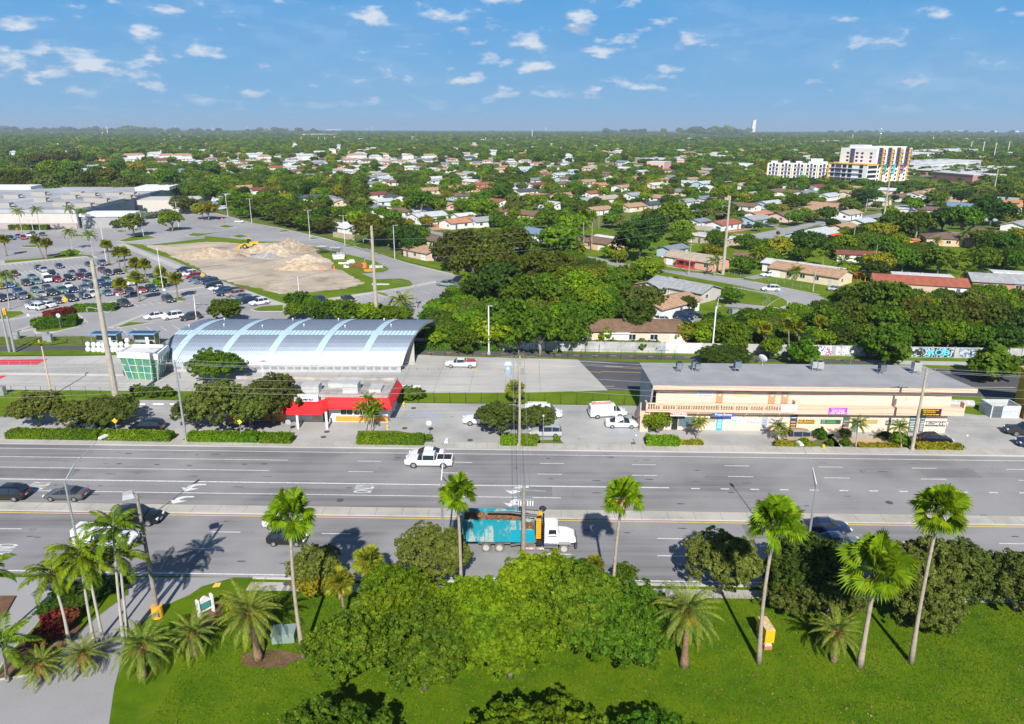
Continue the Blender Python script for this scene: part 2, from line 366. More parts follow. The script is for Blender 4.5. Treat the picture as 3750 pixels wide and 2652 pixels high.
for i in range(26):
 s0=-10+i*3.6
 if s0<75:m.sheet([R(s0,63.4+off(s0)),R(s0+1.2,63.4+off(s0)),R(s0+1.2,63.6+off(s0)),R(s0,63.6+off(s0))],ZM)
struct('path_dashes',m,mat('orange_paint',(.75,.3,.06),.7))
m=MB()
LOTP=poly([K[1](-700,340),K[1](-700,250),M[1](-500,1250),M[1](-500,480),M[1](40,470),M[1](900,470),M[1](1500,380),M[1](1900,340),M[2](-300,260),M[2](100,305),M[2](250,335),M[2](550,430),M[2](900,490),M[2](1330,590),M[2](1700,700),M[2](1920,770),M[2](2296,870),M[3](250,935),M[3](480,985),M[3](720,1045),M[3](620,1180),M[3](520,1260),M[3](540,1378),K[3](420,200),K[3](300,240),K[2](2150,170),K[2](0,200),K[1](1880,400),K[1](900,330)])
m.sheet(LOTP,.01)
struct('park_and_ride_lot',m,ASPH)
site=[M[1](1400,645),M[1](1680,665),M[1](2296,590),M[2](0,565),M[2](300,590),M[2](600,625),M[2](900,630),M[2](1250,690),M[2](1600,770),M[2](1900,840),M[2](2050,920),M[2](2060,945),M[2](1990,970),M[2](1755,985),M[2](1920,1050),M[2](2200,1040),M[3](0,1065),M[3](40,1110),M[2](2296,1125),M[2](1400,1265),M[2](900,1325),M[2](840,1325),M[2](560,1200),M[2](230,1080),M[2](0,1010),M[1](2296,985),M[1](1900,820)]
m=MB();m.sheet(poly(site,.03),.03);struct('site_grass',m,GRASS)
dirt=[M[1](1600,665),M[1](1850,670),M[1](2296,635),M[2](0,630),M[2](250,635),M[2](440,655),M[2](700,640),M[2](980,640),M[2](1200,700),M[2](1300,790),M[2](1440,850),M[2](1420,930),M[2](1560,950),M[2](1640,1010),M[2](1800,1085),M[2](1690,1130),M[2](1500,1165),M[2](1250,1190),M[2](1000,1215),M[2](760,1205),M[2](600,1150),M[2](380,1110),M[2](200,1060),M[2](0,985),M[1](2230,930),M[1](2100,860),M[1](1950,790),M[1](1780,730)]
dp=poly(dirt);dd=[]
for i in range(len(dp)):
 a,b_=dp[i],dp[(i+1)%len(dp)]
 for k in range(5):t_=k/5;dd.append((a[0]+(b_[0]-a[0])*t_+rnd.gauss(0,.35),a[1]+(b_[1]-a[1])*t_+rnd.gauss(0,.35)))
DIRTX,nt_,bb_=newmat('site_dirt');bb_.inputs['Roughness'].default_value=1
o1=mix(nt_,ramp(nt_,noise(nt_,.05,4),.42,.6),(.50,.42,.32),(.36,.29,.23));o1=mix(nt_,ramp(nt_,noise(nt_,.13,5,.7,(.6,1.2,1)),.58,.68),o1,(.17,.145,.125))
tc_=nd(nt_,'ShaderNodeTexCoord');sp_=nd(nt_,'ShaderNodeSeparateXYZ');nt_.links.new(tc_.outputs['Object'],sp_.inputs[0])
gm=nd(nt_,'ShaderNodeMath',operation='MULTIPLY');nt_.links.new(ramp(nt_,sp_.outputs[0],-85,-55),gm.inputs[0]);nt_.links.new(ramp(nt_,noise(nt_,.12,5,.75),.5,.64),gm.inputs[1])
g2=nd(nt_,'ShaderNodeMath',operation='MULTIPLY');nt_.links.new(gm.outputs[0],g2.inputs[0]);nt_.links.new(ramp(nt_,sp_.outputs[1],222,205),g2.inputs[1])
o1=mix(nt_,g2.outputs[0],o1,(.16,.19,.05));nt_.links.new(o1,bb_.inputs['Base Color'])
m=MB();m.sheet(dd,.036);struct('construction_dirt',m,DIRTX)
m=MB()
def walk(a,b_,w,z=.05):
 (x0,y0),(x1,y1)=G(a),G(b_);d=math.hypot(x1-x0,y1-y0);nx,ny=-(y1-y0)/d*w/2,(x1-x0)/d*w/2
 m.prism([(x0-nx,y0-ny),(x1-nx,y1-ny),(x1+nx,y1+ny),(x0+nx,y0+ny)],0,z)
walk(M[1](1350,655),M[1](2296,1040),2.6,.12);walk(M[1](2296,1040),M[2](870,1348),2.6,.12);walk(M[2](880,1345),M[2](1400,1275),2.0,.11);walk(M[2](1400,1275),M[2](2296,1140),2.0,.11);walk(M[2](2296,1140),M[3](310,1075),1.8,.11);walk(M[3](310,1075),M[3](590,1108),1.5,.11)
walk(M[1](0,892),M[1](560,835),.5,.15);walk(M[1](560,835),M[1](1000,797),.5,.15)
walk(M[1](830,1378),M[1](1500,1270),1.8,.1);walk(K[1](0,170),K[1](800,30),1.6,.1);walk(K[1](1200,240),K[1](1560,100),1.4,.1);walk(M[1](1880,1195),M[1](2296,1135),1.6,.1)
walk(K[1](160,285),K[1](950,170),1.2,.1);walk(K[1](160,285),K[1](400,200),1.4,.1)
walk(M[2](1330,590),M[2](1700,690),.4,.14);walk(M[2](1700,690),M[2](2296,880),.4,.14);walk(M[2](2296,880),M[3](700,1050),.4,.14);walk(M[2](550,425),M[2](900,490),.4,.14);walk(M[2](900,490),M[2](1330,590),.4,.14);walk(M[2](110,310),M[2](550,425),.4,.14)
struct('lot_sidewalks',m,CONC)
m=MB();mk=MB()
def isle(pts,kerb=True):
 q=poly(pts);cx_=sum(a for a,b_ in q)/len(q);cy_=sum(b_ for a,b_ in q)/len(q)
 if kerb:mk.prism(q,0,.14)
 m.sheet([(cx_+(a-cx_)*.9,cy_+(b_-cy_)*.9)for a,b_ in q],.15)
isle([M[1](-20,885),M[1](-20,850),M[1](500,815),M[1](700,770),M[1](640,760),M[1](700,730),M[1](860,710),M[1](940,735),M[1](900,770),M[1](1060,785),M[1](1090,810),M[1](980,795),M[1](560,830)])
isle([M[1](1310,625),M[1](1480,570),M[1](1650,560),M[1](1780,582),M[1](1600,612),M[1](1400,635)])
isle([M[1](2080,562),M[1](2150,535),M[1](2296,540),M[2](190,525),M[2](100,540),M[1](2200,575)])
isle([M[1](1850,475),M[1](2000,460),M[1](2120,485),M[1](1900,487)]);isle([M[1](1060,575),M[1](720,575),M[1](860,550),M[1](960,560)])
isle([M[1](1290,515),M[1](1350,500),M[1](1440,512),M[1](1340,525)]);isle([M[1](230,690),M[1](240,675),M[1](420,672),M[1](420,698)])
isle([M[1](1480,585),M[1](1450,580),M[1](1600,560),M[1](1620,580)]);isle([M[1](1200,895),M[1](1230,865),M[1](1275,890),M[1](1230,905)])
isle([M[1](300,1195),M[1](330,1200),M[1](405,1270),M[1](360,1280),M[1](310,1240)]);isle([M[1](170,1085),M[1](200,1090),M[1](240,1135),M[1](190,1145)])
isle([M[1](1370,960),M[1](1400,940),M[1](1450,975),M[1](1430,990)]);isle([M[1](1600,1050),M[1](1640,1040),M[1](1700,1085),M[1](1660,1105)])
isle([M[1](1950,1260),M[1](2040,1255),M[1](2095,1275),M[1](2050,1300),M[1](1960,1295)])
isle([M[2](820,515),M[2](900,495),M[2](970,515),M[2](850,525)]);isle([M[2](140,460),M[2](230,440),M[2](355,470),M[2](240,478)])
isle([M[2](1160,600),M[2](1220,585),M[2](1330,590),M[2](1200,605)]);isle([M[2](1550,685),M[2](1620,670),M[2](1700,678),M[2](1600,692)])
isle([M[2](1930,1215),M[2](1930,1195),M[2](2000,1205),M[2](2070,1235),M[2](2040,1248)]);isle([M[2](290,570),M[2](400,550),M[2](500,575),M[2](380,592)])
isle([K[2](640,45),K[2](760,10),K[2](1010,-10),K[2](1010,65),K[2](720,65)]);isle([K[1](1260,240),K[1](1400,180),K[1](1650,185),K[1](1300,238)])
isle([K[1](360,275),K[1](420,180),K[1](520,100),K[1](850,90),K[1](945,165),K[1](860,230),K[1](600,290),K[1](380,300)])
isle([K[1](-300,170),K[1](-100,60),K[1](250,60),K[1](290,90),K[1](100,150)]);isle([K[1](810,30),K[1](900,-30),K[1](1290,30),K[1](1180,75),K[1](1000,50)])
isle([K[1](165,430),K[1](240,400),K[1](760,365),K[1](740,400),K[1](560,432)],False);isle([K[1](-300,560),K[1](-300,530),K[1](200,505),K[1](540,480),K[1](1250,510),K[1](1250,535),K[1](540,550),K[1](200,545)],False)
isle([M[2](1360,590),M[2](1450,570),M[2](1780,660),M[2](1700,685)],False);isle([M[2](1900,760),M[2](1950,760),M[2](2296,780),M[3](460,900),M[3](440,970),M[2](2296,865)],False)
isle([K[4](1780,20),M[4](1800,1290),M[4](1880,1255),M[4](1945,1300),M[4](1940,1350),M[4](1850,1378)])
struct('island_grass',m,GRASS);struct('island_kerbs',mk,CONC)
m=MB();ZM=.03
def stalls(a,b_,n,dx,dy,w=.12):
 (x0,y0),(x1,y1)=G(a),G(b_)
 for i in range(n):
  t_=i/(n-1);x=x0+(x1-x0)*t_;y=y0+(y1-y0)*t_;d=math.hypot(dx,dy);nx,ny=-dy/d*w/2,dx/d*w/2
  m.sheet([(x-nx,y-ny),(x+dx-nx,y+dy-ny),(x+dx+nx,y+dy+ny),(x+nx,y+ny)],ZM)
c4,s4=math.cos(math.radians(42)),math.sin(math.radians(42))
stalls(M[1](40,885),M[1](960,800),17,5*s4,-5*c4);stalls(M[1](120,1000),M[1](1050,900),17,5*s4,-5*c4);stalls(M[1](120,1000),M[1](1050,900),17,-5*s4,5*c4)
stalls(M[1](1420,690),M[1](2240,1010),26,-5*c4,-5*s4);stalls(M[2](1400,1290),M[2](2280,1155),12,5*s4,-5*c4);stalls(M[2](1960,1030),M[2](1760,985),4,5*c4,5*s4)
stalls(M[2](560,440),M[2](1250,590),22,-5*c4,-5*s4);stalls(M[2](1230,605),M[2](1680,700),13,-5*c4,-5*s4);stalls(M[3](60,1290),M[3](460,1230),6,5*s4,-5*c4);stalls(M[3](120,1180),M[3](480,1120),5,5*s4,-5*c4)
stalls(M[1](1700,560),M[1](2200,480),8,5*s4,-5*c4);stalls(M[1](1480,1320),M[1](1900,1270),6,5*s4,-5*c4);stalls(K[1](1300,250),K[1](2000,200),6,5*s4,-5*c4);stalls(M[1](1500,480),M[1](1900,420),8,5*s4,-5*c4)
struct('stall_lines',m,MARK)
m=MB()
m.sheet(poly([M[4](560,945),M[4](1000,985),M[4](1480,1060),M[4](1900,1145),M[4](2296,1235),M[5](110,1290),M[5](60,1378),K[5](300,130),K[4](2150,160),K[4](1950,160),K[4](1800,80),K[4](1700,20),M[4](1860,1378),M[4](1950,1330),M[4](1930,1280),M[4](1700,1190),M[4](1340,1112),M[4](720,1000),M[4](590,975)]),.02)
m.sheet(poly([M[4](1330,540),M[4](1580,540),M[4](1900,475),M[4](2296,400),M[5](300,370),M[5](600,325),M[5](780,285),M[5](800,300),M[5](600,360),M[5](300,395),M[5](0,430),M[4](1900,560),M[4](1720,600),M[4](1600,600),M[4](1450,570)]),.02)
m.sheet(poly([M[3](2000,790),M[3](2296,850),M[4](130,880),M[4](560,945),M[4](590,975),M[4](100,920),M[3](2296,900),M[3](2010,830)]),.02)
m.sheet(poly([M[3](200,500),M[3](420,540),M[3](560,530),M[3](1000,640),M[3](980,660),M[3](380,570),M[3](190,520)]),.02)
m.sheet(poly([M[2](880,200),M[2](1080,230),M[2](1400,270),M[2](1300,290),M[2](1100,265),M[2](900,215)]),.02)
m.sheet(poly([M[2](120,70),M[2](350,110),M[2](900,190),M[2](880,205),M[2](330,130),M[2](110,90)]),.02)
m.sheet(poly([M[5](850,220),M[5](1100,215),M[5](1450,190),M[5](1480,210),M[5](1180,250),M[5](960,300),M[5](820,300)]),.02)
m.sheet(poly([M[5](1850,1340),M[5](2296,1290),M[5](2500,1290),M[5](2500,1400),M[5](1900,1400)]),.02)
m.sheet(poly([M[5](1480,105),M[5](1800,130),M[5](1800,150),M[5](1480,125)]),.02)
for a,b_,w in((M[4](1500,1040),M[4](1680,1010),4),(M[4](1250,1330),M[4](1700,1378),5),(M[4](560,880),M[4](640,890),4),(M[4](1740,440),M[4](1900,500),3),(M[5](1980,1180),M[5](2120,1300),4),(K[4](1000,150),K[4](1300,180),4)):
 (x0,y0),(x1,y1)=G(a),G(b_);d=math.hypot(x1-x0,y1-y0);nx,ny=-(y1-y0)/d*w/2,(x1-x0)/d*w/2
 m.sheet([(x0-nx,y0-ny),(x1-nx,y1-ny),(x1+nx,y1+ny),(x0+nx,y0+ny)],.026)
struct('residential_streets',m,ASPH)
m=MB()
gx,gy=math.cos(GA),math.sin(GA);px_,py_=-gy,gx
for k in range(2,16):
 d0=k*82
 c=(49+px_*d0+(-140)*gx,223+py_*d0+(-140)*gy)
 a=(c[0]-gx*900,c[1]-gy*900);b_=(c[0]+gx*330,c[1]+gy*330)
 m.sheet([(a[0]-px_*3.4,a[1]-py_*3.4),(b_[0]-px_*3.4,b_[1]-py_*3.4),(b_[0]+px_*3.4,b_[1]+py_*3.4),(a[0]+px_*3.4,a[1]+py_*3.4)],.05)
for k in range(-4,9):
 c=(98+gx*k*190,295+gy*k*190)
 a=(c[0]+px_*60,c[1]+py_*60);b_=(c[0]+px_*1250,c[1]+py_*1250)
 m.sheet([(a[0]-gx*3.4,a[1]-gy*3.4),(b_[0]-gx*3.4,b_[1]-gy*3.4),(b_[0]+gx*3.4,b_[1]+gy*3.4),(a[0]+gx*3.4,a[1]+gy*3.4)],.09)
struct('suburb_streets',m,ASPH)
m=MB()
for a,b_,w in((M[4](590,905),M[4](1230,1000),1.1),(M[4](1300,1040),M[4](1450,1045),1.1),(M[4](1560,1080),M[4](2296,1225),1),(M[4](1330,1140),M[4](1880,1235),1),(M[5](1280,1200),M[5](1430,1285),1.4),(M[5](1080,1290),M[5](1900,1310),1.2),(M[4](1100,545),M[4](2200,390),1)):
 (x0,y0),(x1,y1)=G(a),G(b_);d=math.hypot(x1-x0,y1-y0);nx,ny=-(y1-y0)/d*w/2,(x1-x0)/d*w/2
 m.sheet([(x0-nx,y0-ny),(x1-nx,y1-ny),(x1+nx,y1+ny),(x0+nx,y0+ny)],.032)
struct('street_sidewalks',m,CONC)
m=MB();m.sheet(poly([M[4](1290,470),M[4](1400,475),M[4](1540,490),M[4](1370,525),M[4](1290,525)],.03),.03);struct('brick_drive',m,mat('brick_red_pavers',(.42,.12,.08),.9,var=.25))
m=MB();m.sheet(poly([M[3](180,440),M[3](330,430),M[3](470,490),M[3](250,500)],.03),.03);struct('orange_drive',m,mat('terracotta_pavers',(.5,.27,.15),.9,var=.2))
#  BUILDINGS
RC={'brown':(.20,.12,.075),'tan':(.42,.26,.16),'grey':(.33,.34,.35),'white':(.60,.60,.61),'red':(.34,.10,.06),'dark':(.07,.08,.10),'slate':(.20,.23,.28),'beige':(.42,.36,.28),'blue':(.16,.25,.36),'orange':(.62,.20,.08),'metal':(.55,.58,.60),'terracotta':(.48,.22,.12),'maroon':(.20,.06,.05),'green':(.30,.36,.33),'umber':(.17,.11,.085)}
WCc={'white':(.74,.74,.73),'cream':(.68,.58,.42),'pink':(.66,.36,.28),'blush':(.70,.52,.44),'blue':(.42,.55,.66),'grey':(.50,.48,.45),'tan':(.52,.40,.30),'peach':(.70,.46,.30),'teal':(.25,.50,.50),'orange':(.75,.34,.14),'brick':(.45,.20,.16)}
WINW={'white':'white-walled','cream':'cream','pink':'salmon pink','blush':'blush pink','blue':'pale blue','grey':'taupe','tan':'tan','peach':'peach','teal':'teal','orange':'orange','brick':'dusty pink'}
RN={'brown':'brown shingle','tan':'tan shingle','grey':'grey shingle','white':'flat white','red':'russet shingle','dark':'charcoal','slate':'slate grey','beige':'beige shingle','blue':'blue','orange':'bright orange tile','metal':'silver metal','terracotta':'terracotta tile','maroon':'maroon','green':'grey-green','umber':'dark brown'}
def roofm(c):return mat('roof_'+c,RC[c],.85 if c!='metal' else .4,var=.22,scale=.9)
def wallm(c):return mat('wall_'+c,WCc[c],.85,var=.07,scale=.6)
TRIM=mat('white_trim',(.76,.76,.75),.6,var=0)
def house_mesh(L,W,kind,h=2.7,pitch=.30):
 """wall and roof meshes of a ranch house, ridge along local x"""
 w=MB();r=MB();x,y=L/2,W/2;rise=W/2*pitch;o=.55;th=.16
 if kind=='flat':
  w.box((0,0,0),(L,W,h));r.box((0,0,h+.002),(L+.9,W+.9,.22));r.box((0,0,h+.222),(L+.6,W+.6,.05));return w,r,0
 if kind=='hip':
  w.box((0,0,0),(L,W,h));X,Y=x+o,y+o;k=max(.2,X-Y)
  zt=h+rise
  for z in(h+.002,):
   r.add([(-X,-Y,z),(X,-Y,z),(X,Y,z),(-X,Y,z),(-X,-Y,z+th),(X,-Y,z+th),(X,Y,z+th),(-X,Y,z+th),(-k,0,zt),(k,0,zt)],[(3,2,1,0),(0,1,5,4),(1,2,6,5),(2,3,7,6),(3,0,4,7),(4,5,9,8),(6,7,8,9),(5,6,9),(7,4,8)])
  return w,r,rise
 w.add([(-x,-y,0),(x,-y,0),(x,y,0),(-x,y,0),(-x,-y,h),(x,-y,h),(x,y,h),(-x,y,h),(-x,0,h+rise),(x,0,h+rise)],[(0,1,5,4),(2,3,7,6),(1,2,6,9,5),(3,0,4,8,7),(4,5,9,8),(6,7,8,9)])
 X=x+o;Y=y+o;ze=h-o*pitch+.012;zt=h+rise+.012
 r.add([(-X,-Y,ze),(X,-Y,ze),(X,0,zt),(-X,0,zt),(-X,Y,ze),(X,Y,ze),(-X,-Y,ze+th),(X,-Y,ze+th),(X,0,zt+th),(-X,0,zt+th),(-X,Y,ze+th),(X,Y,ze+th)],[(0,3,2,1),(3,4,5,2),(6,7,8,9),(9,8,11,10),(0,1,7,6),(4,10,11,5),(1,2,8,7),(2,5,11,8),(0,6,9,3),(3,9,10,4)])
 return w,r,rise
HOUSES=[]
def window(parent,x,y,w,h,z,side,frame=True,name='window',m=None):
 """a pane with its frame on a wall; side: '-y','+y','-x','+x' is the way it faces"""
 a={'-y':0,'+y':math.pi,'+x':math.pi/2,'-x':-math.pi/2}[side]
 g=MB();g.bb(-w/2,w/2,-.03,.0,0,h);o=obj(name,g,m or GLASS,parent,(x,y,z),a)
 if frame:
  f=MB();t=.08
  f.bb(-w/2-t,w/2+t,-.07,0,-t,0);f.bb(-w/2-t,w/2+t,-.07,0,h,h+t);f.bb(-w/2-t,-w/2,-.07,0,0,h);f.bb(w/2,w/2+t,-.07,0,0,h);f.bb(-.03,.03,-.06,-.031,0,h)
  obj('window_frame',f,TRIM,o)
 return o
def house(p,L,W,rot,rc,wc,kind='gable',label=None,detail=1,h=2.7,wpos=None,extra=''):
 x,y=wpos or G(p,3.2)
 wn=WINW[wc]+' ' if not label else ''
 t=thing('house',label or(wn+('bungalow' if kind!='flat' else 'flat-roofed house')+' with '+RN[rc]+' roof'+extra),'house',(x,y,0),rot,'houses of the suburb')
 w,r,rise=house_mesh(L,W,kind,h)
 obj('wall',w,wallm(wc),t)
 ro=obj('roof',r,roofm(rc),t)
 HOUSES.append((x,y,max(L,W)/2,L,W,rot))
 sgn='-y' if math.cos(rot)>0 else '+y'
 ys=-W/2 if sgn=='-y' else W/2
 q=random.Random(int(x*7+y*3))
 n=max(2,int(L/4.2))
 dslot=q.randrange(n);gslot=0 if q.random()<.5 else n-1
 if gslot==dslot:dslot=(dslot+1)%n
 for i in range(n):
  wx=-L/2+L*(i+.5)/n
  if i==gslot and L>11 and detail:
   d=MB();d.bb(-1.3,1.3,-.05,0,0,2.1)
   for k in range(3):d.bb(-1.25,1.25,-.07,-.051,.15+k*.68,.6+k*.68)
   obj('garage_door',d,TRIM,t,(wx,ys,0),0 if sgn=='-y' else math.pi)
  elif i==dslot:
   d=MB();d.bb(-.45,.45,-.06,0,0,2.05);obj('door',d,mat('door_'+str(q.randrange(3)),[(.25,.10,.05),(.55,.54,.5),(.10,.12,.16)][q.randrange(3)],.5),t,(wx,ys,0),0 if sgn=='-y' else math.pi)
  else:window(t,wx,ys,1.5,1.1,1.0,sgn,detail>0)
 for sd,xx in(('-x',-L/2),('+x',L/2)):
  window(t,xx,0 if W<6 else ys*.45,1.2,1.0,1.05,sd,detail>0)
 if detail>1 or(detail and q.random()<.4):
  v=MB();v.cyl((q.uniform(-L/4,L/4),.8,h+rise*.6),.12,.7,8);obj('vent_pipe',v,STEEL,ro)
 return t
g90=GA+math.pi/2;NR=math.radians(-18)
# --- near houses one by one
hk=house(None,27,9.5,math.radians(-1),'brown','blush','hip','long blush house with weathered brown hip roof behind the graffiti wall',2,wpos=(22.5,148))
rr=MB();rr.bb(-3.5,1.5,-5.8,-4.7,0,2.45);rr.bb(-3.7,1.7,-6.1,-4.6,2.45,2.6);obj('porch',rr,TRIM,hk)
hg=house(M[4](780,1100),17,9,GA,'grey','grey','gable','taupe house with pale grey cross gable roof at the street bend',2)
w_,r_,_x=house_mesh(9,8,'gable',2.72);wg=obj('wing',w_,wallm('grey'),hg,(-5.6,-3.4,.0),math.pi/2);obj('wing_roof',r_,roofm('grey'),wg,(0,0,.02));window(hg,-7.0,-7.92,1.9,1.0,1.0,'-y',m=TRIM);window(hg,-4.4,-7.92,1.9,1.0,1.0,'-y',m=TRIM)
house(M[4](600,1275),15,8,g90,'tan','white','gable','white house with brown shingle roof half hidden by the dark tree',2)
hp=house(M[4](920,790),18.5,9.5,GA,'beige','pink','gable','salmon pink house with beige roof and red porch across the street',2)
rr=MB();rr.bb(-3.4,3.4,-6.4,-4.75,0,.15)
for xx in(-3.2,0,3.2):rr.bb(xx-.08,xx+.08,-6.3,-6.14,.15,2.4)
rr.bb(-3.6,3.6,-6.6,-4.75,2.4,2.52);rr.bb(-3.3,3.3,-6.36,-6.3,.15,.9);obj('porch',rr,mat('porch_red',(.5,.06,.04),.7),hp)
house(M[4](655,680),10,6,g90,'slate','blue','gable','small pale blue gabled house behind the big dark oak',1)
house(M[4](1090,550),19,9,GA,'white','tan','flat','long flat white roof house with open carport by the boat',2)
house(M[4](1220,405),15,9,g90,'red','white','gable','white house with russet roof and red paved drive',2)
house(M[4](1560,355),15,9,g90,'grey','blue','gable','light blue house with grey roof beside the orange garage fence',2)
house(M[4](1920,315),16,9.5,g90,'brown','blush','gable','beige house with wide brown roof behind the black pickup',2)
hb=house(M[4](2215,520),22,11,g90,'metal','blue','gable','pale blue house with long metal roof and orange-red awning',2)
aw=MB();aw.add([(2,-5.6,2.75),(9,-5.6,2.75),(9,-8.8,2.2),(2,-8.8,2.2),(2,-5.6,2.65),(9,-5.6,2.65),(9,-8.8,2.1),(2,-8.8,2.1)],[(3,2,1,0),(4,5,6,7),(0,1,5,4),(2,3,7,6),(0,4,7,3),(1,2,6,5)])
for xx in(2.2,5.5,8.8):aw.bb(xx-.05,xx+.05,-8.7,-8.6,0,2.12)
obj('awning',aw,mat('awning_orange_red',(.75,.09,.03),.7),hb)
house(M[4](1870,850),9,6,GA,'metal','white','gable','white metal-roofed garage behind the tan-roofed house',1)
house(M[4](2200,930),21,9,GA,'tan','cream','gable','cream house with tan roof and screened porch at the corner',2)
house(M[4](2290,890),14,4,GA,'white','cream','flat','flat white addition behind the cream corner house',1)
house(M[4](1470,760),6,4,GA,'brown','tan','gable','small garden shed with brown roof near the tall pole',0)
hr=house(M[5](1110,1050),22.5,9,NR,'red','white','gable','white house with long russet roof and garage behind the near trees',2)
rr=MB();rr.bb(-3.5,4.2,-4.64,-4.5,.0,2.6);obj('recess_wall',rr,wallm('tan'),hr)
house(M[5](1150,985),15,4,NR,'white','white','flat','flat white extension behind the long russet-roofed house',1)
house(M[5](2190,1040),22,9.5,NR,'grey','brick','gable','dusty pink brick house with grey roof at the right edge',2)
house(M[5](2120,955),8,4,NR,'white','white','flat','small flat white roof behind the pink brick house',0)
house(M[5](1500,565),20,12,NR,'umber','peach','hip','peach house with broad dark brown hip roof and palm in front',2)
house(M[5](1930,520),15,9,GA,'umber','white','gable','white house with dark brown roof right of the peach house',1)
house(M[5](2230,420),15,9,g90,'grey','white','gable','white house with pale grey roof near the right edge',1)
house(M[5](270,445),13,8,g90,'tan','cream','gable','cream two-window house with tan roof by the leaning pole',1)
house(M[5](480,385),12,8,g90,'metal','white','gable','white house with shiny silver roof left of the tall pole',1)
house(M[5](1290,255),15,8,GA,'umber','white','gable','white house with dark brown roof behind the hedge trees',1)
house(M[5](1540,215),18,10,GA,'blue','white','gable','white house with wide blue roof at the right',1)
house(M[5](900,245),8,5,NR,'white','grey','flat','small open-sided white-roofed trailer shed by the tall pole',0)
house(M[5](420,740),12,5,NR,'maroon','white','gable','white outbuilding with maroon roof among the trees',0)
house(M[5](1040,590),4.5,3.5,NR,'orange','orange','flat','small orange timber shed beside the grey pickup',0)
sh=house(M[4](370,1090),5,4,GA,'maroon','white','gable','white garden shed with rusty roof on the lawn',0,h=2.2)
more=[(M[4](190,215),15,9,g90,'tan','cream'),(M[4](430,190),15,8,g90,'dark','grey'),(M[4](1000,130),15,8,g90,'slate','white'),(M[4](800,162),11,8,g90,'grey','white'),(M[4](1350,100),11,7,g90,'tan','peach'),(M[4](1520,85),14,8,g90,'grey','white'),(M[4](1475,210),14,8,GA,'brown','white'),(M[4](1740,185),17,9,g90,'metal','blue'),(M[4](2150,70),16,9,g90,'slate','white'),(M[4](1960,60),14,9,GA,'brown','white'),(M[4](2190,245),16,9,g90,'tan','blush'),(M[4](1620,300),14,7,g90,'terracotta','white'),(M[4](950,380),9,6,g90,'slate','white'),(M[3](200,320),17,10,g90,'metal','white'),(M[3](560,385),16,9,g90,'terracotta','white'),(M[3](780,375),10,9,g90,'grey','white'),(M[3](600,318),10,6,g90,'white','white'),(M[3](860,370),8,5,g90,'white','cream'),(M[3](210,40),18,10,g90,'tan','cream'),(M[3](530,20),22,12,g90,'tan','blush'),(M[3](560,100),14,9,g90,'umber','blue'),(M[3](440,200),8,7,GA,'tan','blush'),(M[3](1050,270),9,7,GA,'brown','blush'),(M[3](1290,50),16,9,g90,'dark','white'),(M[3](1330,300),16,9,GA,'brown','peach'),(M[3](1930,155),14,9,g90,'green','blue'),(M[3](2060,70),14,8,g90,'red','white'),(M[3](2200,130),17,10,g90,'beige','white'),(M[3](1720,95),15,8,g90,'tan','peach'),(M[3](1430,100),12,7,GA,'terracotta','blush'),(M[3](2110,250),15,8,g90,'tan','white'),(M[3](2110,600),16,9,GA,'brown','peach'),(M[3](2240,580),12,6,GA,'white','cream'),(M[3](1430,505),13,9,GA,'blue','blue'),(M[3](320,585),11,8,GA,'umber','cream'),(M[3](180,700),14,9,GA,'tan','blush'),(M[3](120,265),12,7,g90,'white','orange'),(M[3](1590,190),13,8,GA,'metal','white'),(M[3](980,160),12,7,GA,'red','white'),(M[3](830,20),12,7,g90,'red','orange'),(M[2](470,8),15,9,g90,'tan','white'),(M[2](620,35),14,9,g90,'maroon','white'),(M[2](770,60),13,9,GA,'dark','white'),(M[2](1170,118),15,9,g90,'dark','white'),(M[2](1440,120),15,9,g90,'slate','white'),(M[2](1910,85),14,8,g90,'maroon','white'),(M[2](2120,115),12,8,GA,'dark','white'),(M[2](1950,235),15,9,GA,'slate','white'),(M[2](2160,275),18,9,g90,'brown','white'),(M[2](1560,440),16,7,GA,'white','white'),(M[2](200,110),12,8,g90,'grey','white'),(M[2](150,190),12,8,g90,'blue','blue'),(M[2](2000,160),11,8,g90,'metal','white'),(M[2](1480,160),9,7,GA,'beige','cream'),(M[5](880,110),14,9,g90,'brown','white'),(M[5](1180,85),17,9,g90,'tan','white'),(M[5](60,210),17,10,GA,'tan','peach'),(M[5](210,200),10,8,GA,'maroon','peach'),(M[5](90,105),12,8,g90,'metal','white'),(M[5](340,75),15,9,g90,'tan','cream'),(M[5](1250,50),14,8,g90,'tan','cream'),(M[5](2080,145),14,8,GA,'green','tan'),(M[5](2180,175),8,8,GA,'terracotta','orange')]
for a in more:house(*a,detail=1)
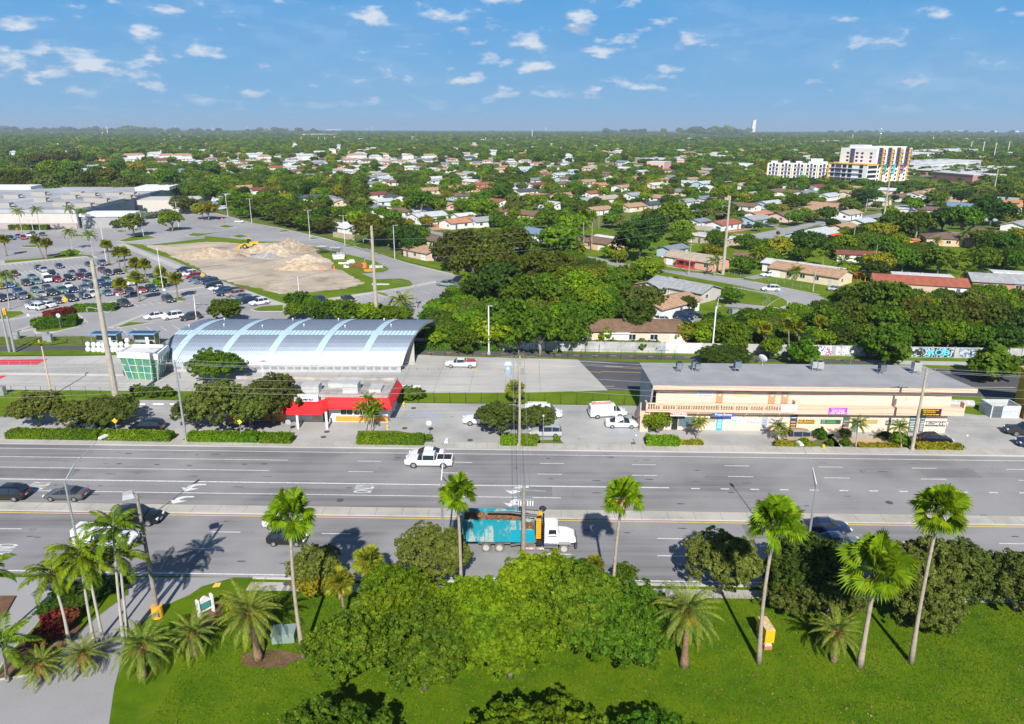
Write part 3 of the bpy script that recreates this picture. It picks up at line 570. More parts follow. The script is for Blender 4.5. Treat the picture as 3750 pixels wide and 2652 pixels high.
far=[(S[1](75,950),'terracotta','white'),(S[1](250,925),'slate','white'),(S[1](610,910),'metal','white'),(S[1](830,920),'grey','white'),(S[1](935,915),'beige','white'),(S[1](1345,955),'beige','cream'),(S[1](1640,955),'blue','white'),(S[1](1990,905),'terracotta','cream'),(S[1](2100,950),'green','teal'),(S[1](2230,920),'beige','white'),(S[1](1550,905),'grey','white'),(S[1](1190,835),'orange','tan'),(S[1](910,855),'red','peach'),(S[1](690,760),'tan','blush'),(S[1](590,770),'maroon','white'),(S[1](1450,865),'maroon','tan'),(S[1](1660,855),'white','white'),(S[1](1100,885),'red','tan'),(S[1](1850,745),'white','white'),(S[1](100,805),'white','white'),(S[1](1130,860),'white','white'),(S[1](2230,830),'brown','white'),(S[1](200,990),'terracotta','white'),(S[1](770,955),'metal','white'),(S[1](2000,945),'brown','grey'),(S[2](260,890),'slate','white'),(S[2](160,930),'red','cream'),(S[2](320,930),'metal','white'),(S[2](490,1000),'slate','white'),(S[2](700,790),'beige','cream'),(S[2](990,870),'brown','white'),(S[2](1155,878),'metal','white'),(S[2](1130,912),'tan','blush'),(S[2](1430,905),'umber','tan'),(S[2](1550,915),'brown','cream'),(S[2](1690,925),'grey','white'),(S[2](1905,980),'grey','white'),(S[2](2060,1020),'orange','cream'),(S[2](1130,950),'metal','white'),(S[2](1140,995),'grey','white'),(S[2](1005,1075),'slate','white'),(S[2](1220,1058),'brown','white'),(S[2](1170,1028),'metal','white'),(S[2](750,920),'red','cream'),(S[2](560,885),'grey','blue'),(S[2](420,890),'umber','cream'),(S[2](370,960),'umber','tan'),(S[2](1600,705),'white','white'),(S[2](1950,720),'white','white'),(S[2](1880,810),'metal','white'),(S[2](1900,845),'dark','blue'),(S[2](2120,805),'maroon','white'),(S[2](1810,935),'slate','blue'),(S[2](1600,1045),'green','white'),(S[2](2200,925),'terracotta','blush'),(S[2](730,745),'beige','cream'),(S[2](1330,830),'orange','tan'),(S[2](1980,910),'terracotta','blush'),(S[2](340,725),'metal','blue'),(S[2](1800,765),'beige','cream'),(S[2](2010,1080),'red','peach'),(S[3](75,950),'metal','white'),(S[3](45,1085),'slate','white'),(S[3](205,1080),'maroon','white'),(S[3](290,990),'red','white'),(S[3](300,965),'beige','cream'),(S[3](660,935),'beige','cream'),(S[3](660,1055),'tan','white'),(S[3](1065,1030),'terracotta','tan'),(S[3](1590,1035),'tan','white'),(S[3](1700,1070),'metal','blue'),(S[3](1570,1065),'metal','white'),(S[3](860,865),'grey','white'),(S[3](960,885),'slate','white'),(S[3](850,905),'umber','tan'),(S[3](1120,870),'maroon','tan'),(S[3](2070,925),'metal','white'),(S[3](1690,810),'grey','cream'),(S[3](1500,860),'slate','white'),(S[3](500,855),'blue','white'),(S[3](200,1040),'slate','white'),(S[3](410,995),'metal','white'),(S[3](880,785),'blue','white'),(S[3](900,785),'terracotta','white'),(S[3](330,728),'white','white'),(S[3](770,725),'white','white'),(S[3](1800,805),'terracotta','tan'),(S[3](2170,770),'metal','white'),(S[3](1520,770),'grey','white'),(S[3](420,1075),'brown','cream'),(S[4](170,1115),'metal','cream'),(S[4](440,1100),'maroon','white'),(S[4](350,1112),'slate','white'),(S[4](60,1140),'umber','cream'),(S[4](1450,1140),'tan','cream'),(S[4](1330,1165),'tan','white'),(S[4](1720,1190),'terracotta','tan'),(S[4](740,1155),'tan','cream'),(S[4](560,1175),'metal','white'),(S[4](30,985),'beige','cream')]
qr=random.Random(3)
for p,rc_,wc_ in far:
 x,y=G(p,3.2)
 if y>900:L_=22
 else:L_=qr.uniform(13,17)
 house(None,L_,L_*.6,qr.choice((g90,g90,GA)),rc_,wc_,'gable',None,0,wpos=(x,y))
nfill=0
for k in range(2,15):
 for side in(-1,1):
  for j in range(-44,20):
   u=j*23+qr.uniform(-2,2);d0=k*82+side*18
   x=49+px_*d0+gx*(u-140);y=223+py_*d0+gy*(u-140)
   if y<330 or y>1020+260*qr.random()or abs(x)>y*.72+10:continue
   if x<-30-(y-330)*.35 and y<440:continue
   if(x-330)**2+(y-640)**2<130**2:continue
   if nfill>=130 or qr.random()<.42:continue
   if any((x-h_[0])**2+(y-h_[1])**2<22**2 for h_ in HOUSES):continue
   nfill+=1;L_=qr.uniform(12,17)
   house(None,L_,9,qr.choice((g90,GA)),qr.choice(['grey','metal','white','tan','brown','beige','slate','terracotta','white']),qr.choice(['white','white','white','cream','blush','blue']),'gable',None,0,wpos=(x,y))
fh=[MB(),MB(),MB()]
for i in range(520):
 y=1000+2600*qr.random()**1.5;x=qr.uniform(-.72,.72)*y;L_=qr.uniform(14,26);a_=qr.choice((g90,GA));k=qr.randrange(2)
 fh[0].box((x,y,0),(L_,10,6.2),a_);fh[1+k].box((x,y,6.205),(L_+1,11,2.2),a_,top=(.75,.08))
far_h=obj('far_houses',fh[0],wallm('white'));far_h['kind']='stuff';obj('roof',fh[1],roofm('metal'),far_h);obj('roof',fh[2],roofm('tan'),far_h)
#  two-storey shopping strip
MALLW=mat('peach_stucco',(.76,.57,.44),.9,var=.06,scale=.5);MALLB=mat('salmon_stucco_band',(.70,.48,.35),.9,var=.06);ROOFG=mat('grey_membrane_roof',(.31,.31,.32),.8,var=.12,scale=.3)
mx0,my0=R(28.6,26.5);mall=thing('shopping_strip','long two-storey peach stucco shopping strip with balcony and ground floor shops','shop building',(mx0,my0,0),RA)
ML=42.4;MD=9.0
w=MB();w.bb(0,ML,0,MD,0,6.85);obj('wall',w,MALLW,mall)
r=MB();r.add([(-.8,-1.3,6.852),(ML+2.6,-1.3,6.852),(ML+.4,MD+.5,6.852),(-1.2,MD+.5,6.852),(-.8,-1.3,7.3),(ML+2.6,-1.3,7.3),(ML+.4,MD+.5,7.3),(-1.2,MD+.5,7.3)],[(3,2,1,0),(4,5,6,7),(1,2,6,5),(2,3,7,6),(3,0,4,7)]);ro=obj('roof',r,ROOFG,mall)
f=MB();f.bb(-.8,ML+2.6,-1.36,-1.303,6.75,7.37);obj('fascia',f,MALLB,ro)
f=MB();f.add([(-.9,-.05,3.2),(-.65,-.05,3.2),(-.65,MD,3.2),(-.9,MD,3.2),(-.9,-1.2,6.85),(-.65,-1.2,6.85),(-.65,MD,6.85),(-.9,MD,6.85),(-.9,-.05,0),(-.65,-.05,0),(-.65,MD,0),(-.9,MD,0)],[(0,4,7,3),(1,2,6,5),(0,1,5,4),(8,0,3,11),(9,10,2,1),(8,9,1,0)]);obj('end_wall',f,mat('grey_stucco',(.36,.38,.38),.9,var=.08),mall)
BX=20.0
f=MB();f.bb(-1.6,BX,-1.25,0,3.25,3.55);f.bb(BX,ML+1.6,-1.0,0,3.05,4.22)
obj('balcony_slab',f,MALLB,mall)
f=MB();f.bb(-1.6,BX,-1.3,-1.05,4.48,4.64);f.bb(-1.6,BX,-1.26,-1.1,3.55,3.68);f.bb(-1.6,-1.4,-1.05,0,4.48,4.64);f.bb(BX-.25,BX+.003,-1.05,0,3.55,5.0)
x_=-1.35
while x_<BX-.2:
 f.cyl((x_,-1.18,3.68),.06,.4,6,.13);f.cyl((x_,-1.18,4.08),.13,.4,6,.06);x_+=.36
for i in range(11):f.bb(-1.61+i*2.1,-1.39+i*2.1,-1.31,-1.06,3.55,4.641)
TCS=mat('tan_cast_stone',(.66,.50,.36),.9,var=.1);obj('balustrade',f,TCS,mall)
f=MB();f.bb(ML+1.4,ML+1.6,-1.0,0,4.22,5.0);obj('end_rail',f,TCS,mall)
f=MB()
for i in range(8):
 xx=3.6+i*2.35
 if xx<BX:f.add([(xx-.12,0,2.3),(xx+.12,0,2.3),(xx+.12,0,3.248),(xx-.12,0,3.248),(xx-.12,-1.1,3.0),(xx+.12,-1.1,3.0),(xx+.12,-1.1,3.248),(xx-.12,-1.1,3.248)],[(0,4,5,1),(4,7,6,5),(0,3,7,4),(1,5,6,2)])
f.bb(2.5,BX,-.95,-.88,2.95,3.248);obj('corbels',f,MALLB,mall)
f=MB()
for k in range(11):f.bb(-2.25,-1.1,-.9+k*.42,-.48+k*.42,0,3.2-k*.29)
obj('stair_steps',f,MALLB,mall)
for xx in(-2.4,-1.06):f=MB();f.add([(xx,-1.2,2.6),(xx,3.8,0),(xx,3.8,1.2),(xx,-.2,4.2),(xx,-1.2,4.7),(xx+.13,-1.2,2.6),(xx+.13,3.8,0),(xx+.13,3.8,1.2),(xx+.13,-.2,4.2),(xx+.13,-1.2,4.7)],[(0,1,2,3,4),(9,8,7,6,5),(4,3,8,9),(3,2,7,8),(0,4,9,5),(1,6,7,2)]);obj('stair_wall',f,MALLB,mall)
def rules(par,x0,x1,z0,z1,rows,col,y=-.1,fr=.75,seed=1):
 """illegible small print: rows of short dark or light dashes"""
 q=random.Random(seed);b_=MB();hh=(z1-z0)/rows
 for i in range(rows):
  x=x0+q.uniform(.02,.12)*(x1-x0)
  while x<x1-(x1-x0)*.08:w_=q.uniform(.06,.16)*(x1-x0);b_.bb(x,min(x+w_,x1-.02),y-.012,y,z0+hh*(i+.28),z0+hh*(i+.72));x+=w_*1.25
 obj('lettering',b_,mat('print_%.2f_%.2f'%(col[0],col[2]),col,.6,var=0),par)
def poster(x0,x1,z0,z1,c1,c2,c3,seed):
 m_,nt,b_=newmat('poster_%d'%seed);o1=mix(nt,ramp(nt,noise(nt,1.6+seed*.13,1,.4,(1,1,2)),.46,.50),c1,c2);o1=mix(nt,ramp(nt,noise(nt,2.9+seed*.1,2),.58,.60),o1,c3);nt.links.new(o1,b_.inputs['Base Color']);b_.inputs['Roughness'].default_value=.4
 b2=MB();b2.bb(x0,x1,-.08,-.02,z0,z1);return obj('window_poster',b2,m_,mall)
def panel(x0,x1,z0,z1,col,name='shop_sign',y=-.02,txt=None,tcol=(.8,.8,.8),ts=None,label=None,d=.06,sx=1.0,par=None,rough=.5):
 b_=MB();b_.bb(x0,x1,y-d,y,z0,z1);o=obj(name,b_,mat('sign_%02x%02x%02x'%tuple(int(c*255)for c in col),col,rough,var=.05),par or mall)
 if label:o['label']=label
 if txt:
  ls=txt.split('\n');hh=(z1-z0)/len(ls)
  for i,l_ in enumerate(ls):
   zz=z1-hh*(i+.5);cc=tcol
   if '|' in l_:l_,cc=l_.split('|');cc=eval(cc)
   text_mesh('lettering',l_,mat('letters_%02x%02x%02x'%tuple(int(c*255)for c in cc),cc,.5,var=0),(ts or hh*.95),o,((x0+x1)/2,y-d-.012,zz),(math.pi/2,0,0),sx=sx,ext=.004,bold=.012*hh)
 return o
def door(x0,x1,col,z1=2.1,name='door',txt=None,tc=(.8,.8,.8),label=None):return panel(x0,x1,.05,z1,col,name,-.02,txt,tc,d=.05,rough=.25,sx=.8,label=label)
for x0,x1 in((8.7,9.65),(16.2,17.2),(18.05,19.05)):
 o=panel(x0,x1,3.56,6.0,(.50,.30,.15),'upper_door',label='brown upstairs door');t_=MB();t_.bb(x0+.3,x1-.3,-.1,-.08,5.45,5.62);obj('number_plate',t_,TRIM,o)
o=panel(5.9,8.3,5.35,5.95,(.66,.68,.78),name='upper_sign');rules(o,6.1,8.1,5.4,5.9,2,(.2,.08,.35),-.08);panel(11.3,13.7,5.4,6.1,(.74,.56,.30),name='blank_board')
f=MB();f.bb(35.9,36.05,-.12,0,5.0,5.5);obj('wall_lamp',f,mat('lamp_yellow',(.85,.7,.1),.5,var=0),mall)
f=MB();f.cyl((.25,-.1,5.8),.12,.4,8);f.cyl((28.05,-.2,2.5),.1,.45,8);obj('wall_lights',f,TRIM,mall)
panel(2.0,4.4,2.65,3.3,(.82,.80,.78),y=-1.15,txt='MASSAGE',tcol=(.70,.02,.03),sx=1.0,ts=.62)
panel(8.1,11.2,2.65,3.3,(.04,.12,.45),y=-1.15,txt='Fruya Envios',tcol=(.75,.78,.85),ts=.5,sx=.95)
o=panel(17.7,20.0,3.6,4.65,(.82,.80,.82),y=-1.32,name='banner');rules(o,17.8,19.9,4.1,4.6,2,(.55,.50,.62),-1.38)
o=panel(24.7,27.3,3.15,4.15,(.46,.06,.52),y=-1.02,txt=' \nFOR LEASE\n(305) 364-8901',tcol=(.88,.85,.9),ts=.42,sx=.9,name='lease_sign',label='purple for-lease sign');text_mesh('lettering','Office/Retail Space',MC['letters_e0d8e5'],.27,o,(26,-1.092,3.98),(math.pi/2,0,0),sx=1)
o=panel(37.3,40.7,3.1,4.15,(.02,.018,.015),y=-1.02,txt=' \n305-370-9999\n ',tcol=(.85,.48,.05),ts=.36,sx=.85,name='marble_sign',label='black sign with orange lettering');rules(o,37.9,40.6,3.82,4.1,1,(.85,.48,.05),-1.08,seed=4);rules(o,37.9,40.6,3.12,3.42,1,(.85,.48,.05),-1.08,seed=5)
door(2.5,3.4,(.02,.02,.022),label='black open shop door')
o=panel(3.5,5.9,.6,2.1,(.12,.20,.25),'shop_window',rough=.15)
bars=MB()
for i in range(12):bars.bb(3.55+i*.2,3.58+i*.2,-.13,-.1,.6,2.1)
obj('window_bars',bars,DARKM,o)
panel(1.2,2.35,.6,2.1,(.12,.20,.25),'shop_window',rough=.15);panel(6.9,8.9,1.35,2.0,(.40,.34,.26),'shop_window',label='yellowed shop window')
o=door(9.05,9.95,(.02,.38,.62),2.0,label='bright blue shop door');rules(o,9.15,9.85,.3,1.9,7,(.6,.75,.85),-.07);poster(10.2,12.6,1.25,1.95,(.25,.5,.75),(.55,.7,.85),(.85,.6,.1),1);poster(12.75,13.15,1.3,1.9,(.6,.65,.75),(.5,.6,.7),(.6,.6,.7),2)
poster(13.3,15.4,1.25,1.9,(.62,.55,.62),(.45,.5,.6),(.55,.22,.15),3);o=door(15.6,16.5,(.42,.44,.46),2.2);rules(o,15.75,16.35,.4,1.9,4,(.15,.3,.5),-.07);poster(16.7,18.7,1.25,1.85,(.45,.35,.6),(.6,.6,.75),(.3,.3,.35),4)
o=door(19.75,20.75,(.04,.07,.12),2.6);rules(o,19.85,20.65,.4,1.7,3,(.85,.42,.03),-.07,seed=3);rules(o,19.85,20.65,2.0,2.3,1,(.7,.75,.8),-.07);panel(20.9,23.3,1.25,1.85,(.10,.06,.02),'window_sign',txt='INSURANCE',tcol=(.9,.5,.03),sx=.85)
o=panel(24.2,27.1,1.25,1.9,(.05,.08,.08),'window_sign',label='black window sign with green print');rules(o,25.0,26.4,1.3,1.85,2,(.10,.45,.12),-.08);rules(o,24.3,24.9,1.3,1.85,3,(.4,.42,.45),-.08)
o=door(27.4,28.35,(.10,.11,.13),2.3);rules(o,27.5,28.25,1.1,1.9,2,(.5,.35,.25),-.07);rules(o,27.5,28.25,.5,.9,1,(.7,.3,.2),-.07);door(28.8,29.75,(.12,.20,.20),2.2);panel(30.2,32.4,1.35,1.95,(.45,.34,.14),'shop_window',label='tan boarded window')
panel(33.6,36.7,1.15,1.85,(.03,.03,.035),txt='UNISETS-SUIT-RIDES',tcol=(.8,.8,.8),ts=.6,sx=.55);panel(39.4,42.3,1.05,1.8,(.03,.03,.035),txt='WELCOME\u2606BET',tcol=(.85,.85,.85),ts=.66,sx=.72)
for x0,x1 in((37.0,37.9),(38.5,39.2)):o=door(x0,x1,(.10,.14,.15),2.75);rules(o,x0+.1,x1-.1,.3,1.9,6,(.65,.68,.7),-.07,seed=int(x0));rules(o,x0+.1,x1-.1,2.1,2.6,2,(.6,.65,.7),-.07)
def acunit(x,y,z,s_,lab,rz=0,col=(.10,.15,.17),grp='air conditioners on the shopping strip roof'):
 t=thing('air_conditioner',lab,'air conditioner',(x,y,z),rz,grp)
 b_=MB();b_.bb(-.42*s_,.42*s_,-.42*s_,.42*s_,.5*s_,1.5*s_);obj('casing',b_,mat('unit_%.2f'%col[0],col,.5,.3),t)
 b_=MB();b_.cyl((0,0,1.502*s_),.34*s_,.05,14);obj('fan_grille',b_,DARKM,t)
 b_=MB()
 for k in range(7):b_.bb(-.36*s_,.36*s_,-.45*s_,-.422*s_,(.6+k*.12)*s_,(.64+k*.12)*s_)
 obj('louvres',b_,STEEL,t)
 for sx_ in(-.38,.38):
  for sy_ in(-.38,.38):b_=MB();b_.bb(sx_*s_-.03,sx_*s_+.03,sy_*s_-.03,sy_*s_+.03,0,.5*s_);obj('leg',b_,STEEL,t)
 return t
for p,s_,lab,col in((K[4](845,715),1.05,'dark grey air conditioner on legs, leftmost on the strip roof',(.10,.15,.17)),(K[4](1010,700),1.0,'dark air conditioner beside the tilted one on the strip roof',(.10,.15,.17)),(K[4](1045,712),.9,'dark air conditioner standing on crossed legs on the strip roof',(.12,.16,.18)),(K[4](1472,712),1.15,'lone dark air conditioner left of the dish on the strip roof',(.10,.15,.17)),(K[5](-60,700),1.0,'pale air conditioner nearest the middle of the strip roof',(.45,.46,.46)),(K[5](0,705),1.0,'pale air conditioner right of its twin on the strip roof',(.5,.5,.5)),(K[5](670,735),1.05,'black air conditioner in a frame on the strip roof',(.05,.07,.08)),(K[5](1035,735),1.25,'large pale air conditioner at the right end of the roof',(.5,.5,.48))):
 x,y=G(p,7.3);acunit(x,y,7.3,s_,lab,RA,col)
x,y=G(K[4](1745,645),7.3);t=thing('satellite_dish','white satellite dish on a tripod at the roof edge','dish',(x,y,7.3),2.3)
b_=MB();b_.ball((0,0,0),(.75,.75,.22),14,6,zmin=-1);me_d=b_;dd_=obj('dish',b_,TRIM,t,(0,0,1.2));dd_.rotation_euler=(math.radians(60),0,0)
for a in range(3):b_=MB();b_.tube([(0,0,1.1),(.7*math.cos(a*2.1),.7*math.sin(a*2.1),0)],.03,5);obj('leg',b_,STEEL,t)
#  red-roofed restaurant
rx0,ry0=R(-36.5,28.0);rest=thing('restaurant','low restaurant with bright red awning roof and orange tiled base','restaurant',(rx0,ry0,0),RA)
RL=25.4;RED=mat('red_awning',(.72,.02,.025),.5,var=.05);RWALL=mat('rest_wall',(.66,.65,.66),.8,var=.06)
w=MB();w.bb(0,RL,.0,7.6,0,3.6);obj('wall',w,RWALL,rest)
w=MB();w.bb(-.2,RL+.2,-.2,7.8,3.602,4.1);w.bb(-.2,RL+.2,-.3,.1,4.1,4.5);w.bb(RL-.1,RL+.3,.1,7.8,4.1,4.5);w.bb(-.2,RL-.1,7.5,7.8,4.1,4.5);ro=obj('roof',w,mat('rest_roof',(.40,.37,.34),.9,var=.3,scale=.5),rest)
w=MB()
def skirt(pts_top,pts_bot,drop=.35):
 n=len(pts_top)
 for i in range(n-1):
  a,b_,c,d=pts_top[i],pts_top[i+1],pts_bot[i+1],pts_bot[i]
  w.add([a,d,c,b_],[(0,1,2,3)]);w.add([d,(d[0],d[1],d[2]-drop),(c[0],c[1],c[2]-drop),c],[(0,1,2,3)])
skirt([(-.5,7.8,4.1),(-.3,-.31,4.1),(5,-.31,4.1),(5.2,-1.1,3.9),(16,-1.1,3.9),(16.5,-.31,4.1),(RL+.31,-.31,4.1),(RL+.31,7.8,4.1)],[(-1.8,7.8,3.0),(-1.8,-1.6,3.0),(5,-1.6,3.0),(5.0,-3.2,2.75),(16.4,-3.2,2.75),(17.0,-1.6,3.0),(RL+.9,-1.6,3.0),(RL+1.0,7.8,3.0)])
obj('awning',w,RED,rest)
w=MB();w.bb(-.05,10,-.06,0,.15,.95);w.bb(17.5,RL+.0,-.06,-.001,.15,.95);obj('tile_base',w,mat('orange_tile',(.80,.33,.04),.5,var=.2,scale=6),rest)
for i in range(3):window(rest,19.2+i*2.0,0,1.75,1.35,1.2,'-y',True)
for i in range(4):window(rest,2+i*2.2,0,1.75,1.35,1.2,'-y',True)
o=panel(14.0,15.4,.05,2.3,(.55,.5,.42),'menu_board',-.02,par=rest);rules(o,14.1,15.3,.3,1.6,5,(.75,.35,.12),-.09);panel(15.6,16.5,.05,2.3,(.02,.02,.02),'doorway',-.02,par=rest)
for xx in(12.6,16.9):w=MB();w.bb(xx-.16,xx+.16,-2.9,-2.6,0,2.7);obj('column',w,RWALL,rest)
w=MB();w.bb(12.0,12.3,-1.5,-1.3,0,1.3);obj('bollard',w,mat('bollard_yellow',(.85,.42,.03),.5),rest)
sg=panel(12.0,15.6,3.95,4.95,(.78,.79,.82),'roof_sign',-1.3,None,par=rest,d=.5);rules(sg,12.4,14.6,4.55,4.85,1,(.3,.35,.6),-1.8);text_mesh('lettering','Puerto',mat('sign_ink',(.03,.03,.05),.5,var=0),.62,sg,(13.8,-1.815,4.28),(math.pi/2,0,0),sx=1.25,bold=.03)
for x_,y_,a_,b__,h_ in((13.6,2.0,2.6,1.8,1.3),(19.6,2.4,2.3,2.0,1.5),(16.8,4.6,2.4,1.4,.7),(23.2,3.2,1.8,2.4,.45),(6.0,3.5,2.4,2.2,1.2)):
 b_=MB();b_.box((x_,y_,4.1),(a_,b__,h_));b_.box((x_,y_,4.1+h_),(a_+.12,b__+.12,.06));obj('roof_unit',b_,mat('unit_pale',(.55,.55,.54),.6,.2,var=.1),ro)
#  curved station roof
stx,sty=-20.0,124.9;st=thing('bus_station','long curved silver station roof with pale blue ribs and corrugated bays','station',(0,0,0),0)
prof=[(133.95-10.1*math.cos(math.radians(a)),-2.95+10.1*math.sin(math.radians(a)))for a in range(25,136,6)]
nP=len(prof);acc=[0]
for i in range(1,nP):acc.append(acc[-1]+math.dist(prof[i],prof[i-1]))
def ppt(q):
 L_=q*acc[-1]
 for i in range(1,nP):
  if acc[i]>=L_-1e-9:
   k=(L_-acc[i-1])/(acc[i]-acc[i-1]);a,b_=prof[i-1],prof[i];return(a[0]+(b_[0]-a[0])*k,a[1]+(b_[1]-a[1])*k)
def xL(q):return-65.2+6.4*min(1,q/.68)**1.15
def xR(q):return-19.9+4.6*min(1,q/.68)**1.15
def pt(f_,q,up=0.0):
 y,z=ppt(q);q2=min(1,q+.01);q1=max(0,q-.01);a,b_=ppt(q1),ppt(q2);d=math.dist(a,b_)or 1;ny,nz=-(b_[1]-a[1])/d,(b_[0]-a[0])/d
 return(xL(q)+(xR(q)-xL(q))*f_,y+ny*up,z+nz*up)
def band(f0,f1,q0,q1,up,nq,th=.0):
 m_=MB();vs=[]
 for j in range(nq+1):
  q=q0+(q1-q0)*j/nq;vs+=[pt(f0,q,up),pt(f1,q,up)]
 m_.add(vs,[(2*j,2*j+1,2*j+3,2*j+2)for j in range(nq)])
 return m_
SIL=mat('silver_panels',(.34,.40,.48),.46,.65,var=.04,scale=.3);RIBM=mat('pale_blue_rib',(.40,.54,.62),.4,.2,var=.04);SKY_=mat('skylight',(.45,.60,.68),.3,.2,var=.05)
shell=MB();NC=220;NQ=22
qs=[j/NQ for j in range(NQ+1)]
for i in range(NC):
 f0=i/NC;f1=(i+1)/NC
 up=.07 if i%2 else 0.0
 g0=f0-(.0 if i%2 else 0);wdt=f1-f0
 if i%2:g0,g1=f0+wdt*.3,f1-wdt*.3
 else:g0,g1=f0-wdt*.3,f1+wdt*.3
 vs=[]
 for q in qs:vs+=[pt(max(0,g0),q,up),pt(min(1,g1),q,up)]
 shell.add(vs,[(2*j,2*j+1,2*j+3,2*j+2)for j in range(NQ)])
 if i%2:
  for g in(g0,g1):
   vs=[]
   for q in qs:vs+=[pt(g,q,0),pt(g,q,up)]
   shell.add(vs,[(2*j,2*j+1,2*j+3,2*j+2)for j in range(NQ)])
sr=obj('roof',shell,SIL,st)
under=MB()
vs=[]
for q in qs:vs+=[pt(0,q,-.35),pt(1,q,-.35)]
under.add(vs,[(2*j,2*j+2,2*j+3,2*j+1)for j in range(NQ)])
for f_ in(0,1):
 vs=[]
 for q in qs:vs+=[pt(f_,q,-.35),pt(f_,q,.12)]
 under.add(vs,[(2*j,2*j+1,2*j+3,2*j+2)for j in range(NQ)])
obj('soffit',under,STEEL,st)
for i,f_ in enumerate((.075,.265,.455,.645,.835)):
 obj('rib',band(f_-.015,f_+.015,0,1,.14,26),RIBM,st)
ns=0
b_=band(.0,1,.32,.385,.11,3);obj('skylight_band',b_,SKY_,st)
b_=MB()
for i in range(60):
 f_=.01+i/60
 vs=[pt(f_,.32,.13),pt(f_+.003,.32,.13),pt(f_+.003,.385,.13),pt(f_,.385,.13)];b_.add(vs,[(0,1,2,3)])
obj('skylight_bars',b_,mat('bar_slate',(.12,.2,.3),.5),st)
b_=MB();b_.bb(-64.8,-20.2,124.7,125.2,0,1.3);
obj('base_wall',b_,mat('base_concrete',(.42,.43,.45),.7),st)
b_=MB()
for i in range(30):b_.bb(-64+i*1.45,-63+i*1.45,124.66,124.698,.5,1.0)
obj('base_vents',b_,mat('vent_grey',(.25,.26,.28),.6),st)
b_=MB();b_.bb(-21.9,-18.3,129.4,129.8,0,6.0);obj('end_pier',b_,CONC,st)
for xx in(-56,-45,-34,-23):b_=MB();b_.bb(xx-.25,xx+.25,139.2,139.8,0,5.3);obj('column',b_,STEEL,st)
for f_,q in((.02,.44),(.16,.46),(.33,.44),(.5,.46),(.68,.44),(.87,.46),(.1,.62),(.4,.62),(.6,.62),(.8,.62)):
 b_=MB();p_=pt(f_,q,.05);b_.cyl(p_,.08,.35,6);b_.ball((p_[0],p_[1],p_[2]+.35),.16,6,4);obj('roof_vent',b_,TRIM,sr)
#  glass waiting pavilion
gx0,gy0=G(K[1](1350,830));pv=thing('glass_pavilion','white framed waiting pavilion with green tinted glass and slanting ends','pavilion',(0,0,0),0)
z1_=4.6
A_=[G(K[1](1262,520),z1_),G(K[1](1705,545),z1_),G(K[1](1830,440),z1_),G(K[1](1430,432),z1_)]
cxp=sum(a[0]for a in A_)/4;cyp=sum(a[1]for a in A_)/4
b_=MB();b_.prism(A_,z1_-.7,z1_);obj('roof',b_,mat('pavilion_white',(.66,.65,.64),.6,var=.05),pv)
b_=MB()
for i in range(4):
 a,c=A_[i],A_[(i+1)%4];d=math.dist(a,c);ux,uy=(c[0]-a[0])/d,(c[1]-a[1])/d
 b_.prism([(a[0],a[1]),(c[0],c[1]),(c[0]-uy*.35,c[1]+ux*.35),(a[0]-uy*.35,a[1]+ux*.35)],z1_+.002,z1_+.35)
obj('parapet',b_,TRIM,pv)
Bt=[(cxp+(x-cxp)*.72,cyp+(y-cyp)*.9)for x,y in A_];Bt[1]=(Bt[1][0]+.3,Bt[1][1])
GG=mat('green_tint_glass',(.03,.20,.16),.12,var=.25,scale=.7,col2=(.12,.30,.12))
b_=MB();zt=z1_-.72
for i in range(4):
 a,c,d,e_=A_[i],A_[(i+1)%4],Bt[(i+1)%4],Bt[i];ins=.93
 a=(cxp+(a[0]-cxp)*ins,cyp+(a[1]-cyp)*ins);c=(cxp+(c[0]-cxp)*ins,cyp+(c[1]-cyp)*ins)
 b_.add([(*e_,0),(*d,0),(*c,zt),(*a,zt)],[(0,1,2,3)])
obj('glass_wall',b_,GG,pv)
b_=MB()
for i in range(4):
 a,c,d,e_=A_[i],A_[(i+1)%4],Bt[(i+1)%4],Bt[i]
 def P_(u,v):
  tx=(a[0]+(c[0]-a[0])*u,a[1]+(c[1]-a[1])*u);bx=(e_[0]+(d[0]-e_[0])*u,e_[1]+(d[1]-e_[1])*u)
  k=.95;tx=(cxp+(tx[0]-cxp)*k,cyp+(tx[1]-cyp)*k);return(bx[0]+(tx[0]-bx[0])*v,bx[1]+(tx[1]-bx[1])*v-.02,zt*v)
 for u in(0,.2,.4,.6,.8,1):b_.tube([P_(u,0),P_(u,1)],.14 if u in(0,1)else .05,4)
 for v in(.33,.66):b_.tube([P_(0,v),P_(1,v)],.04,4)
obj('mullions',b_,TRIM,pv)
#  big store at the left
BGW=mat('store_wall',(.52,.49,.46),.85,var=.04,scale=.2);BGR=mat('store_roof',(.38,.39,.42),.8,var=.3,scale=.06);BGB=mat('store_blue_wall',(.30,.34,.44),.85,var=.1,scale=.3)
big=thing('superstore','huge flat-roofed pale store beyond the shopping car park','store',(0,0,0),0)
fp=[(-330,318.5),(-190,319.5),(-196,372),(-205,455),(-330,450)]
b_=MB();b_.prism(fp,0,7.3);obj('wall',b_,BGW,big)
b_=MB();b_.sheet(fp,7.6);b_.prism([(-330,318.2),(-190,319.2),(-190,319.9),(-330,318.9)],6.7,8.1);b_.prism([(-190,319.2),(-196,372),(-205,455),(-205.7,455),(-196.7,372),(-190.7,319.2)],6.7,8.1);ro=obj('roof',b_,BGR,big)
b_=MB();b_.prism([(-189.8,320),(-195.8,372),(-204.8,455),(-204.95,455),(-195.95,372),(-189.95,320)],0,6.7);obj('side_wall',b_,BGB,big)
